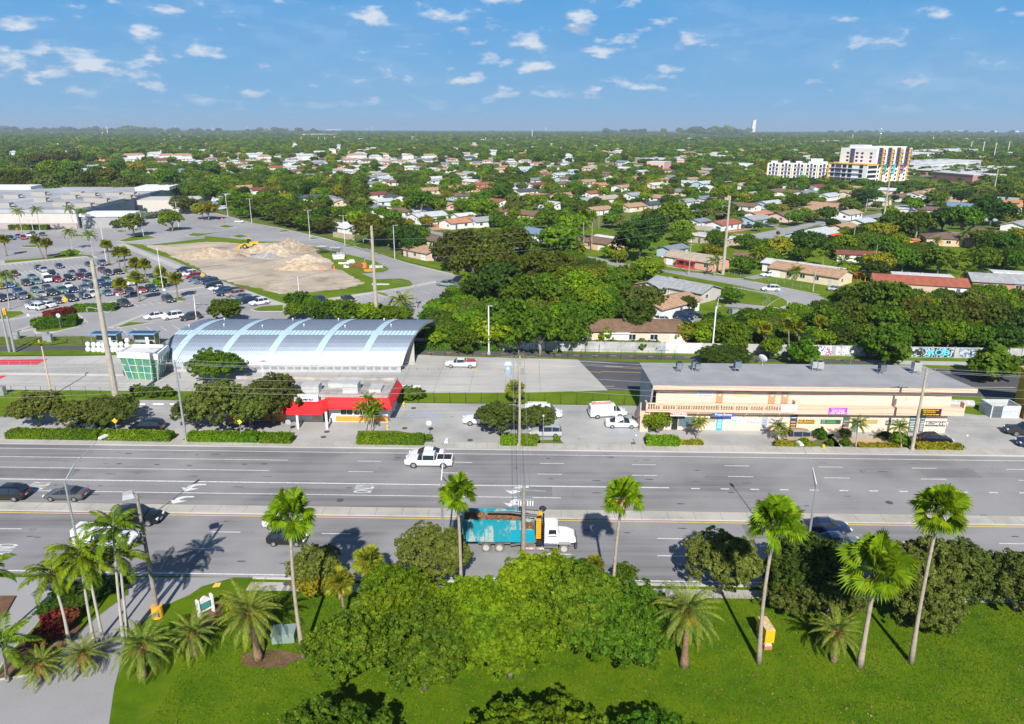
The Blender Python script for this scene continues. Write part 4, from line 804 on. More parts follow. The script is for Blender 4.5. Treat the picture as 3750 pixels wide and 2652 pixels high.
b_=MB();b_.prism([(-330,318),(-190.2,318.9),(-190.2,319.3),(-330,318.4)],0,2.4);obj('base_course',b_,mat('store_base',(.38,.32,.32),.9),big)
b_=MB();b_.prism([(-189,321),(-166,323),(-170,334),(-190,333)],0,5.0);an=obj('annex',b_,mat('annex_mesh',(.32,.32,.33),.8,var=.1),big);b_=MB();b_.prism([(-189.5,320.5),(-165.5,322.5),(-169.5,334.5),(-190,333.5)],5.002,6.2);obj('annex_roof',b_,TRIM,an)
b_=MB();b_.prism([(-196,385),(-166,388),(-170,412),(-201,408)],0,6.0);obj('annex',b_,BGW,big)
b_=MB();b_.prism([(-218,428),(-199,430),(-203,452),(-222,450)],7.6,9.4);obj('annex',b_,TRIM,big)
b_=MB();b_.prism([(-330,432),(-282,434),(-285,450),(-330,449)],7.6,9.2);obj('annex',b_,TRIM,big)
for i,p in enumerate([M[1](150,130),M[1](470,170),M[1](790,135),M[1](870,100),M[1](1010,110),M[1](1150,180),M[1](1280,108),M[1](1420,140),M[1](1050,165),M[1](60,230),M[1](450,100),M[1](690,222),M[1](950,230),M[1](1460,105)]):
 x,y=G(p,8);b_=MB();s_=(6,3.2,2)if i%2 else(7.5,3.5,1.8);b_.box((x,y,7.6),s_);b_.box((x+s_[0]/2+1,y,8.2),(2.2,1.6,.8),top=(.3,1));obj('roof_unit',b_,mat('store_unit',(.34,.32,.29),.6,var=.1),ro)
#  apartment tower with coloured panels
APW=mat('apartment_white',(.74,.74,.76),.8,var=.03);APD=mat('apartment_charcoal',(.07,.065,.10),.8);
BALM=mat('balcony_white',(.6,.62,.66),.6)
def blockpart(o,mb,name,m_):return obj(name,mb,m_,o)
tw=thing('apartment_tower','white high apartment block with charcoal stripes and rainbow panels','apartment building',(0,0,0),0)
P0=Vector(G(S[4](985,768),27.5));P1=Vector(G(S[4](1300,762),27.5));ax=(P1-P0).normalized();nx_=Vector((ax.y,-ax.x))
LT=(P1-P0).length
def fr(u,d,origin=P0,a_=None):
 a_=a_ or ax;n_=Vector((a_.y,-a_.x));v=origin+a_*u+n_*d;return(v.x,v.y)
def fbox(mb,u0,u1,d0,d1,z0,z1):mb.prism([fr(u0,d0),fr(u1,d0),fr(u1,d1),fr(u0,d1)],z0,z1)
TD=(Vector(G(S[4](745,772),27.5))-P0).length;print('TOWER',P0,P1,TD)
b_=MB();fbox(b_,0,LT,-TD,0,0,27.5);fbox(b_,4,LT-3,-TD+4,-3,27.5,28.6);fbox(b_,2,12,-TD*.8,-TD*.4,27.5,30);obj('wall',b_,APW,tw)
cols=[(.62,.04,.05),(.03,.28,.12),(.06,.48,.62),(.22,.05,.32)]
nb=4;bw=LT/nb
for i in range(nb):
 u0=i*bw
 b_=MB();fbox(b_,u0+bw*.22,u0+bw*.62,.0,.35,13,28.2);obj('charcoal_stripe',b_,APD,tw)
 b_=MB();fbox(b_,u0+bw*.02,u0+bw*.24,.0,.7,7.5,15.5);obj('coloured_panel',b_,mat('panel_%d'%i,cols[i],.6,var=0),tw)
 b_=MB();fbox(b_,u0+bw*.66,u0+bw*.76,.0,.9,1,27.4);obj('yellow_fin',b_,mat('fin_yellow',(.85,.45,.03),.6,var=0),tw)
 for fl in range(8):
  b_=MB();z=2+fl*3.2;fbox(b_,u0+bw*.78,u0+bw*.97,.0,.12,z,z+2.1);obj('window',b_,GLASS,tw);b_=MB();fbox(b_,u0+bw*.35,u0+bw*.5,.36,.45,z+.4,z+1.9);obj('window',b_,GLASS,tw)
  b_=MB();fbox(b_,u0+bw*.64,u0+bw*1.0,.0,1.6,z-.3,z-.05);obj('balcony',b_,BALM,tw)
KD=TD/34*.88
for fl in range(9):
 for d0,d1 in((-6.5,-4.2),(-16,-13.6),(-21.5,-19),(-31.5,-29)):
  z=1.8+fl*3.0
  if z>25.5:continue
  b_=MB();fbox(b_,-.12,0,d0*KD,d1*KD,z,z+1.5);obj('window',b_,mat('window_navy',(.02,.02,.10),.15,var=0),tw)
b_=MB();fbox(b_,-.3,0,-27.5*KD,-23*KD,0,27);obj('charcoal_stripe',b_,APD,tw)
b_=MB();fbox(b_,-14,-.02,-38*KD,3,0,15.2);pod=obj('front_block',b_,APW,tw)
b_=MB();fbox(b_,-14.6,.6,-39*KD,3.5,15.3,15.65);obj('front_roof',b_,mat('fin_yellow',(.85,.45,.03),.6,var=0),pod)
b_=MB();fbox(b_,-14.4,-14.02,-30*KD,-24*KD,0,15.2);obj('charcoal_stripe',b_,APD,pod)
b_=MB();fbox(b_,-14.7,-14.02,-38.4*KD,-37*KD,0,15.3);obj('yellow_fin',b_,mat('fin_yellow',(.85,.45,.03),.6,var=0),pod)
for fl in range(4):
 for d0,d1 in((-35,-31.5),(-22.5,-18.5),(-16.5,-12.5),(-4.5,-.8)):
  b_=MB();fbox(b_,-14.15,-14.0,d0*KD,d1*KD,1.5+fl*3.6,3.9+fl*3.6);obj('window',b_,GLASS,pod)
 b_=MB();fbox(b_,-15.3,-14.01,-36*KD,-.5,1.0+fl*3.6,1.3+fl*3.6);obj('balcony',b_,BALM,pod)
 b_=MB();fbox(b_,-13,-1.5,3.0,3.15,1.5+fl*3.6,3.7+fl*3.6);obj('window',b_,GLASS,pod)
lw=thing('apartment_wing','long white four-storey apartment wing with yellow and purple fins','apartment building',(0,0,0),0)
Q0=Vector(G(S[4](680,912),13.4));Q1=Vector(G(S[4](5,900),13.4));LW=(Q1-Q0).length/95;print('WING',Q0,Q1,LW);a2=(Q1-Q0).normalized()
def f2(mb,u0,u1,d0,d1,z0,z1):
 n_=Vector((-a2.y,a2.x));
 if n_.y>0:n_=-n_
 def q_(u,d):v=Q0+a2*(u*LW)+n_*d;return(v.x,v.y)
 mb.prism([q_(u0,d0),q_(u1,d0),q_(u1,d1),q_(u0,d1)],z0,z1)
b_=MB();f2(b_,0,95,-20,0,0,13.4);[f2(b_,k*16+3,k*16+11,-16,-4,13.4,15.2)for k in range(6)];f2(b_,25,40,-18,-8,13.4,17.5);obj('wall',b_,APW,lw)
for k in range(6):
 u0=k*16
 b_=MB();f2(b_,u0+5.6,u0+8.4,0,.3,2,14);obj('charcoal_stripe',b_,APD,lw)
 b_=MB();f2(b_,u0+14.3,u0+15.3,0,.9,3,13.4);obj('yellow_fin',b_,mat('fin_yellow',(.85,.45,.03),.6,var=0),lw)
 if k%2:b_=MB();f2(b_,u0+2,u0+3,0,1.2,0,7);obj('coloured_panel',b_,mat('panel_%d'%(2 if k==3 else 3),cols[2 if k==3 else 3],.6,var=0),lw)
 for fl in range(4):
  b_=MB();f2(b_,u0+1.2,u0+4.2,0,.1,1+fl*3.3,3+fl*3.3);obj('window',b_,GLASS,lw);b_=MB();f2(b_,u0+9.8,u0+12.8,0,.1,1+fl*3.3,3+fl*3.3);obj('window',b_,GLASS,lw)
  b_=MB();f2(b_,u0+.8,u0+13,0,.7,.6+fl*3.3,.85+fl*3.3);obj('balcony',b_,BALM,lw)
#  other distant buildings: (near-left px, near-right px, depth m, height m, colours, label)
def slab(p0,p1,dep,h,wc,rc_,label,cat='building',name='warehouse',nwin=0,rcol=None):
 a,b__=Vector(G(p0)),Vector(G(p1));d=(b__-a).normalized();n_=Vector((-d.y,d.x));n_=n_ if n_.y>0 else-n_
 c,e_=b__+n_*dep,a+n_*dep;q=[(a.x,a.y),(b__.x,b__.y),(c.x,c.y),(e_.x,e_.y)]
 t=thing(name,label,cat,(0,0,0),0);m_=MB();m_.prism(q,0,h);obj('wall',m_,mat('far_wall_%.2f_%.2f'%(wc[0],wc[1]),wc,.85,var=.05,scale=.1),t)
 ctr=Vector(((a.x+c.x)/2,(a.y+c.y)/2));k=1.02
 m_=MB();m_.prism([(ctr.x+(x-ctr.x)*k,ctr.y+(y-ctr.y)*k)for x,y in q],h+.01,h+.6);obj('roof',m_,mat('far_roof_%.2f_%.2f'%(rc_[0],rc_[1]),rc_,.8,var=.15,scale=.05),t)
 L_=(b__-a).length
 for i in range(nwin):
  p=a+d*(L_*(i+.5)/nwin)-n_*.06;m_=MB();m_.box((p.x,p.y,h*.35),(L_/nwin*.4,.1,h*.35),math.atan2(d.y,d.x));obj('window',m_,GLASS,t)
 for i in range(int(L_/30)):
  p=a+d*(30*i+15)+n_*dep*.5;m_=MB();m_.box((p.x,p.y,h+.6),(5,4,1.8),math.atan2(d.y,d.x));obj('roof_unit',m_,STEEL,t)
 return t
WH_,RW_=(.72,.70,.70),(.70,.70,.70)
slab(S[4](1310,860),S[4](1560,880),60,10,(.66,.66,.70),RW_,'large white windowless hall right of the apartment tower',nwin=2)
slab(S[4](1560,855),S[4](1875,830),50,10,(.68,.64,.68),RW_,'long white hall with a purple-framed entrance bay',nwin=1)
slab(S[4](1300,1000),S[4](1900,950),45,9,(.55,.56,.56),(.60,.62,.62),'grey two-storey hall behind the palms, right of the tower',nwin=5)
slab(S[4](1470,1040),S[4](1830,1075),30,6,(.40,.20,.18),(.58,.58,.60),'low brick hall with white roof edge at the right')
slab(S[4](1860,1030),S[4](2210,975),50,5,(.40,.22,.20),(.60,.60,.63),'wide flat roof hall crowded with roof boxes',nwin=2)
slab(S[4](1890,860),S[4](2296,870),60,3.5,(.42,.42,.44),(.48,.48,.50),'low grey depot at the far right')
slab(S[3](1190,975),S[3](1345,980),22,9.5,(.72,.42,.36),(.62,.62,.66),'pink three-storey flats block among dense trees','apartment building','flats_block',4)
slab(S[3](1090,900),S[3](1380,920),40,6,(.68,.44,.38),(.62,.62,.64),'long white-roofed pink flats behind the three-storey block','apartment building','flats_block',5)
slab(S[3](1520,905),S[3](1900,900),60,6,(.70,.48,.40),(.62,.62,.66),'wide pale roofed pink flats complex','apartment building','flats_block',5)
slab(S[3](1940,895),S[3](2180,905),50,6,(.68,.40,.34),(.62,.60,.62),'pink flats with many roof boxes, right of the complex','apartment building','flats_block',4)
slab(S[3](2010,950),S[3](2140,945),30,5,WH_,(.6,.6,.63),'white roofed hall in front of the pink flats')
slab(S[3](980,735),S[3](1150,735),60,7,(.6,.45,.35),(.36,.14,.10),'far russet roofed terrace, left half','building','terrace')
slab(S[3](1180,738),S[3](1560,730),60,7,(.65,.45,.35),(.36,.16,.11),'far long russet roofed terrace at the middle distance','building','terrace')
slab(S[3](1340,660),S[3](1880,662),150,8,(.72,.62,.52),RW_,'very long pale hall near the horizon');slab(S[3](1480,632),S[3](1545,632),100,14,WH_,WH_,'white domed hall near the horizon',nwin=0)
slab(S[4](350,745),S[4](640,745),60,6,(.7,.6,.48),(.68,.60,.50),'cream school buildings left of the tower mast');slab(S[4](480,732),S[4](780,720),60,8,(.7,.5,.34),(.66,.52,.40),'orange-tinted school hall behind the cream one');slab(S[4](650,745),S[4](900,738),50,6,WH_,(.66,.68,.7),'white school hall just left of the mast')
slab(S[4](1020,740),S[4](1100,738),60,7,(.66,.50,.45),(.6,.5,.48),'pinkish hall right of the mast');slab(S[4](1110,728),S[4](1360,728),60,7,(.62,.42,.30),(.6,.45,.36),'long terracotta hall behind the white hall')
slab(S[1](1330,652),S[1](1440,652),60,9,WH_,WH_,'white pitched hall at the left horizon');slab(S[1](1460,660),S[1](1640,665),90,9,(.74,.74,.78),(.7,.7,.74),'cluster of white halls at the left horizon');slab(S[1](170,650),S[1](360,650),60,8,(.7,.55,.45),(.66,.6,.5),'cream hall at the left edge of the horizon');slab(S[1](330,588),S[1](470,586),200,10,WH_,WH_,'pale strip of warehouses at the far left')
slab(S[1](530,890),S[1](720,892),25,5,(.68,.66,.6),(.1,.14,.05),'white walled yard behind the dark tree row','wall','yard_hall');slab(S[2](590,662),S[2](720,660),120,12,(.78,.78,.80),(.76,.76,.78),'bright white hall just below the horizon');slab(S[2](675,604),S[2](755,604),200,20,WH_,WH_,'white block on the horizon');slab(S[2](650,825),S[2](710,825),20,8,(.7,.62,.55),(.6,.55,.5),'beige two-storey house in the trees')
slab(S[4](2055,668),S[4](2135,668),60,9,WH_,WH_,'small white hall below the domes');slab(S[4](1680,610),S[4](1780,610),200,22,WH_,WH_,'white blocks on the right horizon')
for p,r_,lab in((S[4](2030,630),34,'white storage dome, left of the two'),(S[4](2228,632),34,'white storage dome, right of the two')):
 x,y=G(p);t_=MB();t_.ball((0,0,0),(r_,r_,r_*.9),20,10,zmin=0);tag(obj('storage_dome',t_,mat('dome_white',(.8,.8,.8),.6,var=0),None,(x,y,0),smooth=True),lab,'dome','white domes')
x,y=G(S[3](2138,632));t_=MB();t_.add([(-18,-18,0),(18,-18,0),(18,18,0),(-18,18,0),(-8,-16,118),(20,-16,128),(20,16,128),(-8,16,118)],[(0,1,5,4),(1,2,6,5),(2,3,7,6),(3,0,4,7),(4,5,6,7)])
tag(obj('landfill_tower',t_,mat('tower_white',(.8,.78,.76),.7,var=0),None,(x,y,0)),'white slanted tower block standing on the horizon','tower')
for p,tp,lab in((S[3](290,598),S[3](290,580),'white ball water tower on the horizon, middle'),(S[2](1036,585),S[2](1036,568),'small white water tower on the horizon, left')):
 g_=G((p[0],p[1]+12));h_=top(g_,tp);t=thing('water_tower',lab,'water tower',(g_[0],g_[1],0),0);r_=h_*.14
 b_=MB();b_.cyl((0,0,0),r_*.3,h_-r_,8);obj('stem',b_,TRIM,t);b_=MB();b_.ball((0,0,h_-r_),r_,12,8);obj('tank',b_,TRIM,t)
yl=thing('storage_building','mustard yellow building cut by the right edge','building',(0,0,0),0)
ya=[(80,107.8),(78.4,102.8),(108,93),(110,98)]
b_=MB();b_.prism(ya,0,6.5);obj('wall',b_,mat('mustard_wall',(.62,.36,.02),.8,var=.05),yl)
b_=MB();b_.prism([(x+(.3 if x>90 else-.12),y)for x,y in ya],6.502,6.85);obj('parapet',b_,mat('mustard_dark',(.40,.24,.03),.8),yl)
#  VEHICLES
SPEC={'sedan':dict(L=4.75,W=1.84,st=[(-2.37,.38,.78,.80,.86,.80),(-2.28,.28,.98,1.02,.95,.84),(-1.75,.24,1.0,1.06,1,.84),(-.95,.22,.96,1.42,1,.70),(.25,.22,.93,1.45,1,.72),(1.15,.22,.90,1.0,1,.80),(1.95,.24,.80,.86,.97,.82),(2.28,.28,.66,.70,.88,.80),(2.38,.36,.56,.60,.80,.8)],cab=(2,5),wheels=(-1.42,1.42),r=.33),'suv':dict(L=4.75,W=1.92,st=[(-2.37,.42,.95,1.0,.90,.88),(-2.30,.32,1.08,1.16,.96,.88),(-2.02,.28,1.08,1.62,1,.76),(-.9,.26,1.05,1.74,1,.76),(.35,.26,1.03,1.70,1,.76),(1.05,.26,1.02,1.12,1,.82),(1.95,.28,.96,1.02,.97,.84),(2.27,.32,.80,.84,.90,.84),(2.38,.42,.66,.70,.82,.8)],cab=(1,5),wheels=(-1.42,1.45),r=.37),'hatch':dict(L=4.0,W=1.74,st=[(-2.0,.40,.92,.96,.90,.88),(-1.94,.30,1.0,1.1,.96,.86),(-1.55,.26,1.0,1.45,1,.74),(-.6,.24,.98,1.52,1,.74),(.2,.24,.95,1.49,1,.74),(.95,.24,.92,1.02,1,.8),(1.6,.26,.82,.88,.96,.84),(1.92,.30,.68,.72,.88,.8),(2.0,.38,.58,.62,.8,.8)],cab=(1,5),wheels=(-1.2,1.25),r=.32),'pickup':dict(L=6.2,W=2.05,st=[(-3.1,.55,1.12,1.14,.97,.9),(-3.05,.42,1.2,1.22,.98,.92),(-1.0,.38,1.2,1.22,1,.92),(-.98,.38,1.2,1.24,1,.9),(-.75,.38,1.18,1.80,1,.80),(.75,.38,1.16,1.82,1,.80),(1.45,.38,1.16,1.26,1,.84),(2.6,.40,1.12,1.2,.98,.86),(3.0,.44,1.0,1.04,.95,.86),(3.1,.52,.8,.84,.9,.8)],cab=(3,6),wheels=(-1.95,1.95),r=.44,bed=True),'van':dict(L=5.7,W=2.0,st=[(-2.85,.45,1.2,1.24,.96,.92),(-2.8,.38,1.25,1.98,.99,.82),(-2.2,.36,1.25,2.08,1,.84),(.75,.36,1.22,2.06,1,.82),(1.1,.36,1.2,2.0,1,.80),(1.85,.36,1.16,1.24,1,.84),(2.5,.38,1.04,1.1,.97,.84),(2.78,.44,.86,.9,.92,.8),(2.85,.52,.7,.74,.86,.8)],cab=(3,5),wheels=(-1.75,1.75),r=.37),}
PAINT={'black':(.012,.013,.016),'white':(.80,.80,.82),'silver':(.48,.49,.51),'grey':(.10,.105,.115),'darkgrey':(.045,.05,.055),'red':(.38,.015,.02),'maroon':(.14,.012,.02),'blue':(.025,.09,.32),'navy':(.015,.03,.09),'green':(.10,.22,.20),'tan':(.40,.31,.24),'slate':(.14,.18,.22),'sage':(.25,.33,.32)}
def paint(c):return mat('car_paint_'+c,PAINT[c],.28,.15 if c not in('white',)else 0,var=0,coat=.6)
PROTO={}
def wheel_mesh(r,w=.22):
 if('w',r)in MC:return MC[('w',r)]
 t=MB();t.tube([(0,-w/2,0),(0,w/2,0)],r,16);k=MB();
 for sg in(-1,1):
  k.tube([(0,sg*(w/2-.0),0),(0,sg*(w/2+.015),0)],r*.62,10)
 MC[('w',r)]=(t.mesh('tyre',RUB),k.mesh('rim',RIM));return MC[('w',r)]
def car(kind,color,p,heading,label,group='cars',z=0.0,wpos=None,name=None,scale=1.0):
 """heading: direction of the nose in degrees, world"""
 x,y=wpos or G(p,.0)
 key=(kind,color)
 if key in PROTO:
  return dup(PROTO[key],(x,y,z),math.radians(heading),label,group,scale)
 sp=SPEC[kind];P=paint(color)
 cat={'sedan':'car','suv':'suv','hatch':'car','pickup':'pickup truck','van':'van'}[kind]
 t=thing(name or{'sedan':'parked_car','suv':'parked_suv','hatch':'small_car','pickup':'pickup_truck','van':'cargo_van'}[kind],label,cat,(x,y,z),math.radians(heading),group)
 if scale!=1:t.scale=(scale,)*3
 W=sp['W']/2;st=sp['st'];c0,c1=sp['cab']
 rows=[]
 for(sx_,zb,zl,zt,ws,tr)in st:
  w=W*ws;wt=w*tr
  rows.append([(sx_,0,zb),(sx_,-w*.88,zb),(sx_,-w,zb+(zl-zb)*.35),(sx_,-w*.97,zl),(sx_,-wt,zt-.03),(sx_,-wt*.55,zt+.02),(sx_,0,zt+.03),(sx_,wt*.55,zt+.02),(sx_,wt,zt-.03),(sx_,w*.97,zl),(sx_,w,zb+(zl-zb)*.35),(sx_,w*.88,zb)])
 n=12;body=MB();wsd=MB();rwd=MB();sdl=MB();sdr=MB()
 for i in range(len(rows)-1):
  for j in range(n):
   a,b_,c,d=rows[i][j],rows[i][(j+1)%n],rows[i+1][(j+1)%n],rows[i+1][j]
   tgt=body
   if i==c1-1 and 4<=j<=7:tgt=wsd
   elif i==c0 and 4<=j<=7 and kind!='van':tgt=rwd
   elif c0<=i<c1 and j==3:tgt=sdr
   elif c0<=i<c1 and j==8:tgt=sdl
   tgt.quad(a,b_,c,d)
 body.add(rows[0],[tuple(range(n))[::-1]]);body.add(rows[-1],[tuple(range(n))])
 for i in range(c0+1,c1):
  r=rows[i]
  for s_ in(3,8):
   a,b_=r[s_],r[s_+1];body.tube([a,b_],.035,4)
 if kind=='suv' or kind=='van':
  for sy_ in(-1,1):body.tube([(-1.7,sy_*W*.62,st[3][3]+.05),(.3,sy_*W*.62,st[3][3]+.03)],.025,4)
 obj('body',body,P,t)
 obj('windshield',wsd,GLASS,t)
 if rwd.f:obj('rear_window',rwd,GLASS,t)
 if kind=='van':g=MB();g.bb(-2.86,-2.83,-.75,.75,1.35,1.85);obj('rear_window',g,GLASS,t)
 obj('side_window',sdl,GLASS,t);obj('side_window',sdr,GLASS,t)
 if sp.get('bed'):
  b_=MB();b_.bb(-2.95,-1.1,-.84,.84,1.205,1.26);obj('bed_liner',b_,DARKM,t)
  b_=MB();b_.bb(-3.08,-3.0,-.95,.95,1.2,1.32);b_.bb(-3.0,-1.05,-.96,-.86,1.2,1.32);b_.bb(-3.0,-1.05,.86,.96,1.2,1.32);obj('bed_rail',b_,P,t)
 tm,rm=wheel_mesh(sp['r'])
 for wx_ in sp['wheels']:
  for sy_ in(-1,1):
   wo=obj('wheel',tm,RUB,t,(wx_,sy_*(W-.09),sp['r']));obj('rim',rm,RIM,wo)
 xf=st[-2][0];zf=st[-2][2];xr=st[1][0];zr=st[1][2]
 for sy_ in(-1,1):
  h=MB();h.box((xf-.02,sy_*W*.66,zf-.12),(.34,.34,.15));obj('headlight',h,CHROME,t)
  h=MB();h.box((xr-.0,sy_*W*.74,zr-.22),(.16,.30,.2));obj('tail_light',h,TAIL,t)
 g=MB();g.bb(st[-1][0]-.03,st[-1][0]+.02,-W*.5,W*.5,st[-1][1]+.02,st[-1][2]-.03);obj('grille',g,DARKM,t)
 for e_,q in((-1,st[0][0]),(1,st[-1][0])):
  pl_=MB();pl_.box((q+e_*.03,0,.42 if e_>0 else .6),(.03,.42,.12));obj('number_plate',pl_,TRIM,t)
 PROTO[key]=t;return t
RH=math.degrees(RA)
car('suv','black',B[1](60,395),RH+180,'black suv in the turn lane, cut by the left edge','cars on the highway')
car('sedan','grey',B[1](500,395),RH+180,'dark grey sedan heading left in the turn lane','cars on the highway')
car('suv','black',B[1](1035,570),RH,'black suv beside the median behind the palm fronds','cars on the highway',scale=1.08)
car('hatch','white',B[2](290,600),RH,'white hatchback half hidden behind the lone fan palm','cars on the highway',scale=1.1)
car('hatch','black',B[2](310,725),RH,'small black hatchback under the lone fan palm crown','cars on the highway')
pk=car('pickup','white',B[2](1365,150),RH+180,'big white crew cab pickup heading left in the far lane','pickups');
car('sedan','white',B[2](1345,95),RH+180,'white car mostly hidden behind the big white pickup','cars on the highway')
car('sedan','navy',B[4](660,640),RH,'dark navy coupe by the median near the right street lamp','cars on the highway',scale=1.02)
car('sedan','slate',B[4](740,750),RH,'blue grey sedan mostly hidden by the roadside tree','cars on the highway')
t=thing('work_truck','white work truck with boxy canopy seen between palm fronds','truck',(*G(B[1](800,740)),0),math.radians(RH))
q=SPEC['pickup'];src=PROTO[('pickup','white')]
for ch in src.children:
 c=ch.copy();COL.objects.link(c);c.parent=t
 for g_ in ch.children:d=g_.copy();COL.objects.link(d);d.parent=c
b_=MB();b_.box((-1.95,0,1.25),(2.4,1.95,.95),top=(.97,.93));obj('canopy',b_,paint('white'),t);b_=MB();b_.bb(-3.0,2.5,-1.04,-1.015,.95,1.02);obj('blue_stripe',b_,mat('stripe_blue',(.03,.12,.45),.4,var=0),t)
tx,ty=G((2066,2024));tx-=3.8;ty-=.1;tk=thing('grapple_truck','white grapple truck with turquoise rusty dump body full of brown debris','truck',(tx-.2,ty+1.3,0),math.radians(RH))
TQ,nt_,bb_=newmat('turquoise_paint');bb_.inputs['Roughness'].default_value=.5
o1=mix(nt_,ramp(nt_,noise(nt_,1.1,5,.7,(1,1,.35)),.50,.58),(.008,.26,.33),(.32,.40,.38));o1=mix(nt_,ramp(nt_,noise(nt_,2.2,4,.7),.64,.70),o1,(.34,.24,.15));nt_.links.new(o1,bb_.inputs['Base Color'])
TQ2=mat('turquoise_clean',(.004,.30,.42),.45,var=.08)
x0,x1=-6.6,.9
b_=MB();zf0,zt0=1.25,3.75;
for sy_ in(-1.2,1.12):
 b_.add([(x0,sy_,zf0),(x1,sy_,zf0),(x1,sy_,2.75),(.0,sy_,2.75),(-.55,sy_,zt0),(x0,sy_,zt0)]+[(x0,sy_+.08,zf0),(x1,sy_+.08,zf0),(x1,sy_+.08,2.75),(.0,sy_+.08,2.75),(-.55,sy_+.08,zt0),(x0,sy_+.08,zt0)],[(0,1,2,3,4,5),(11,10,9,8,7,6)]+[(i,i+6,(i+1)%6+6,(i+1)%6)for i in range(6)])
b_.bb(x0,x1,-1.12,1.12,1.25,1.4);b_.bb(x1-.08,x1,-1.12,1.12,1.4,2.75);b_.bb(x0,x0+.08,-1.12,1.12,1.4,3.7)
for i in range(12):b_.bb(x0+.3+i*.52,x0+.38+i*.52,-1.26,-1.201,1.3,3.7)
b_.bb(x0,-.55,-1.27,-1.201,3.62,3.76);b_.bb(x0,x1,-1.27,-1.201,1.25,1.36);b_.bb(x0,-.55,1.2,1.27,3.62,3.76)
obj('dump_body',b_,TQ,tk);b_=MB();b_.bb(-1.6,x1+.01,-1.29,-1.272,1.3,2.72);obj('clean_panel',b_,TQ2,tk)
b_=MB();rr_=random.Random(5);nxg,nyg=24,9
vs=[(x0+.1+(x1-x0-1.6)*i/nxg,-1.1+2.2*j/nyg,(3.05+rr_.uniform(-.22,.3))*(1 if j<nyg*.9 else 1.06))for i in range(nxg+1)for j in range(nyg+1)]
b_.add(vs,[(i*(nyg+1)+j,(i+1)*(nyg+1)+j,(i+1)*(nyg+1)+j+1,i*(nyg+1)+j+1)for i in range(nxg)for j in range(nyg)])
vs=[(x1-1.55+1.4*i/4,-1.1+2.2*j/5,2.3+rr_.uniform(-.2,.25))for i in range(5)for j in range(6)]
b_.add(vs,[(i*6+j,(i+1)*6+j,(i+1)*6+j+1,i*6+j+1)for i in range(4)for j in range(5)])
obj('debris_load',b_,mat('brown_debris',(.26,.13,.06),1,var=.6,scale=4,col2=(.07,.035,.02)),tk)
b_=MB();b_.bb(-5.6,4.4,-.5,-.3,.75,1.1);b_.bb(-5.6,4.4,.3,.5,.75,1.1);b_.bb(-5.0,-1.6,-.9,.9,.8,1.2);b_.add([(-1.6,-1.0,.6),(.4,-1.0,1.0),(.4,-1.0,1.2),(-1.6,-1.0,.8),(-1.6,-.9,.6),(.4,-.9,1.0),(.4,-.9,1.2),(-1.6,-.9,.8)],[(0,1,2,3),(7,6,5,4),(3,2,6,7),(0,4,5,1)]);b_.bb(-.2,.9,-1.15,-.6,.45,1.2)
obj('chassis',b_,mat('chassis_grey',(.16,.15,.14),.8,var=.3),tk)
b_=MB();b_.bb(-.25,.95,-1.28,-1.18,.42,.62);b_.bb(1.1,1.9,-1.28,-1.18,.42,.62);obj('marker_bar',b_,mat('red_white_bar',(.70,.10,.12),.5,col2=(.7,.65,.65),scale=3),tk)
wt=MB();wt.tube([(0,-.3,0),(0,.3,0)],.53,18);wr=MB()
for sg in(-1,1):wr.tube([(0,sg*.3,0),(0,sg*.33,0)],.33,12);wr.tube([(0,sg*.33,0),(0,sg*.38,0)],.12,8)
wtm=wt.mesh('truck_tyre',mat('dusty_tyre',(.14,.13,.12),.9));wrm=wr.mesh('truck_rim',mat('dusty_rim',(.45,.43,.40),.6))
for wx_ in(-4.15,-2.75,4.0):
 for sy_ in(-1,1):wo=obj('wheel',wtm,None or mat('dusty_tyre',(.14,.13,.12),.9),tk,(wx_,sy_*.95,.53));obj('rim',wrm,mat('dusty_rim',(.45,.43,.40),.6),wo)
WP=paint('white')
b_=MB()
def loftx(mb,st):
 r_=[[(x,-w0,z0),(x,-w0,z0+(z1-z0)*.55),(x,-w1,z1),(x,w1,z1),(x,w0,z0+(z1-z0)*.55),(x,w0,z0)]for x,z0,z1,w0,w1 in st]
 base=sum(r_,[])
 fs=[(i*6+j,i*6+(j+1)%6,(i+1)*6+(j+1)%6,(i+1)*6+j)for i in range(len(st)-1)for j in range(6)]
 mb.add(base,fs+[tuple(range(6))[::-1],tuple(range((len(st)-1)*6,len(st)*6))])
loftx(b_,[(1.95,.9,2.85,1.08,.95),(3.05,.9,2.9,1.08,.93),(3.35,.9,2.75,1.08,.92)]);obj('cab',b_,WP,tk)
b_=MB();loftx(b_,[(3.3,1.0,2.05,.95,.80),(4.3,1.0,1.98,.92,.74),(5.05,1.0,1.75,.80,.62),(5.2,1.0,1.5,.72,.5)]);obj('hood',b_,WP,tk)
b_=MB();b_.add([(3.36,-.92,1.95),(3.36,.92,1.95),(3.34,.88,2.72),(3.34,-.88,2.72),(3.52,-.8,1.97),(3.52,.8,1.97)],[(0,1,2,3),(0,4,5,1),(4,3,2,5)]);obj('windshield',b_,GLASS,tk)
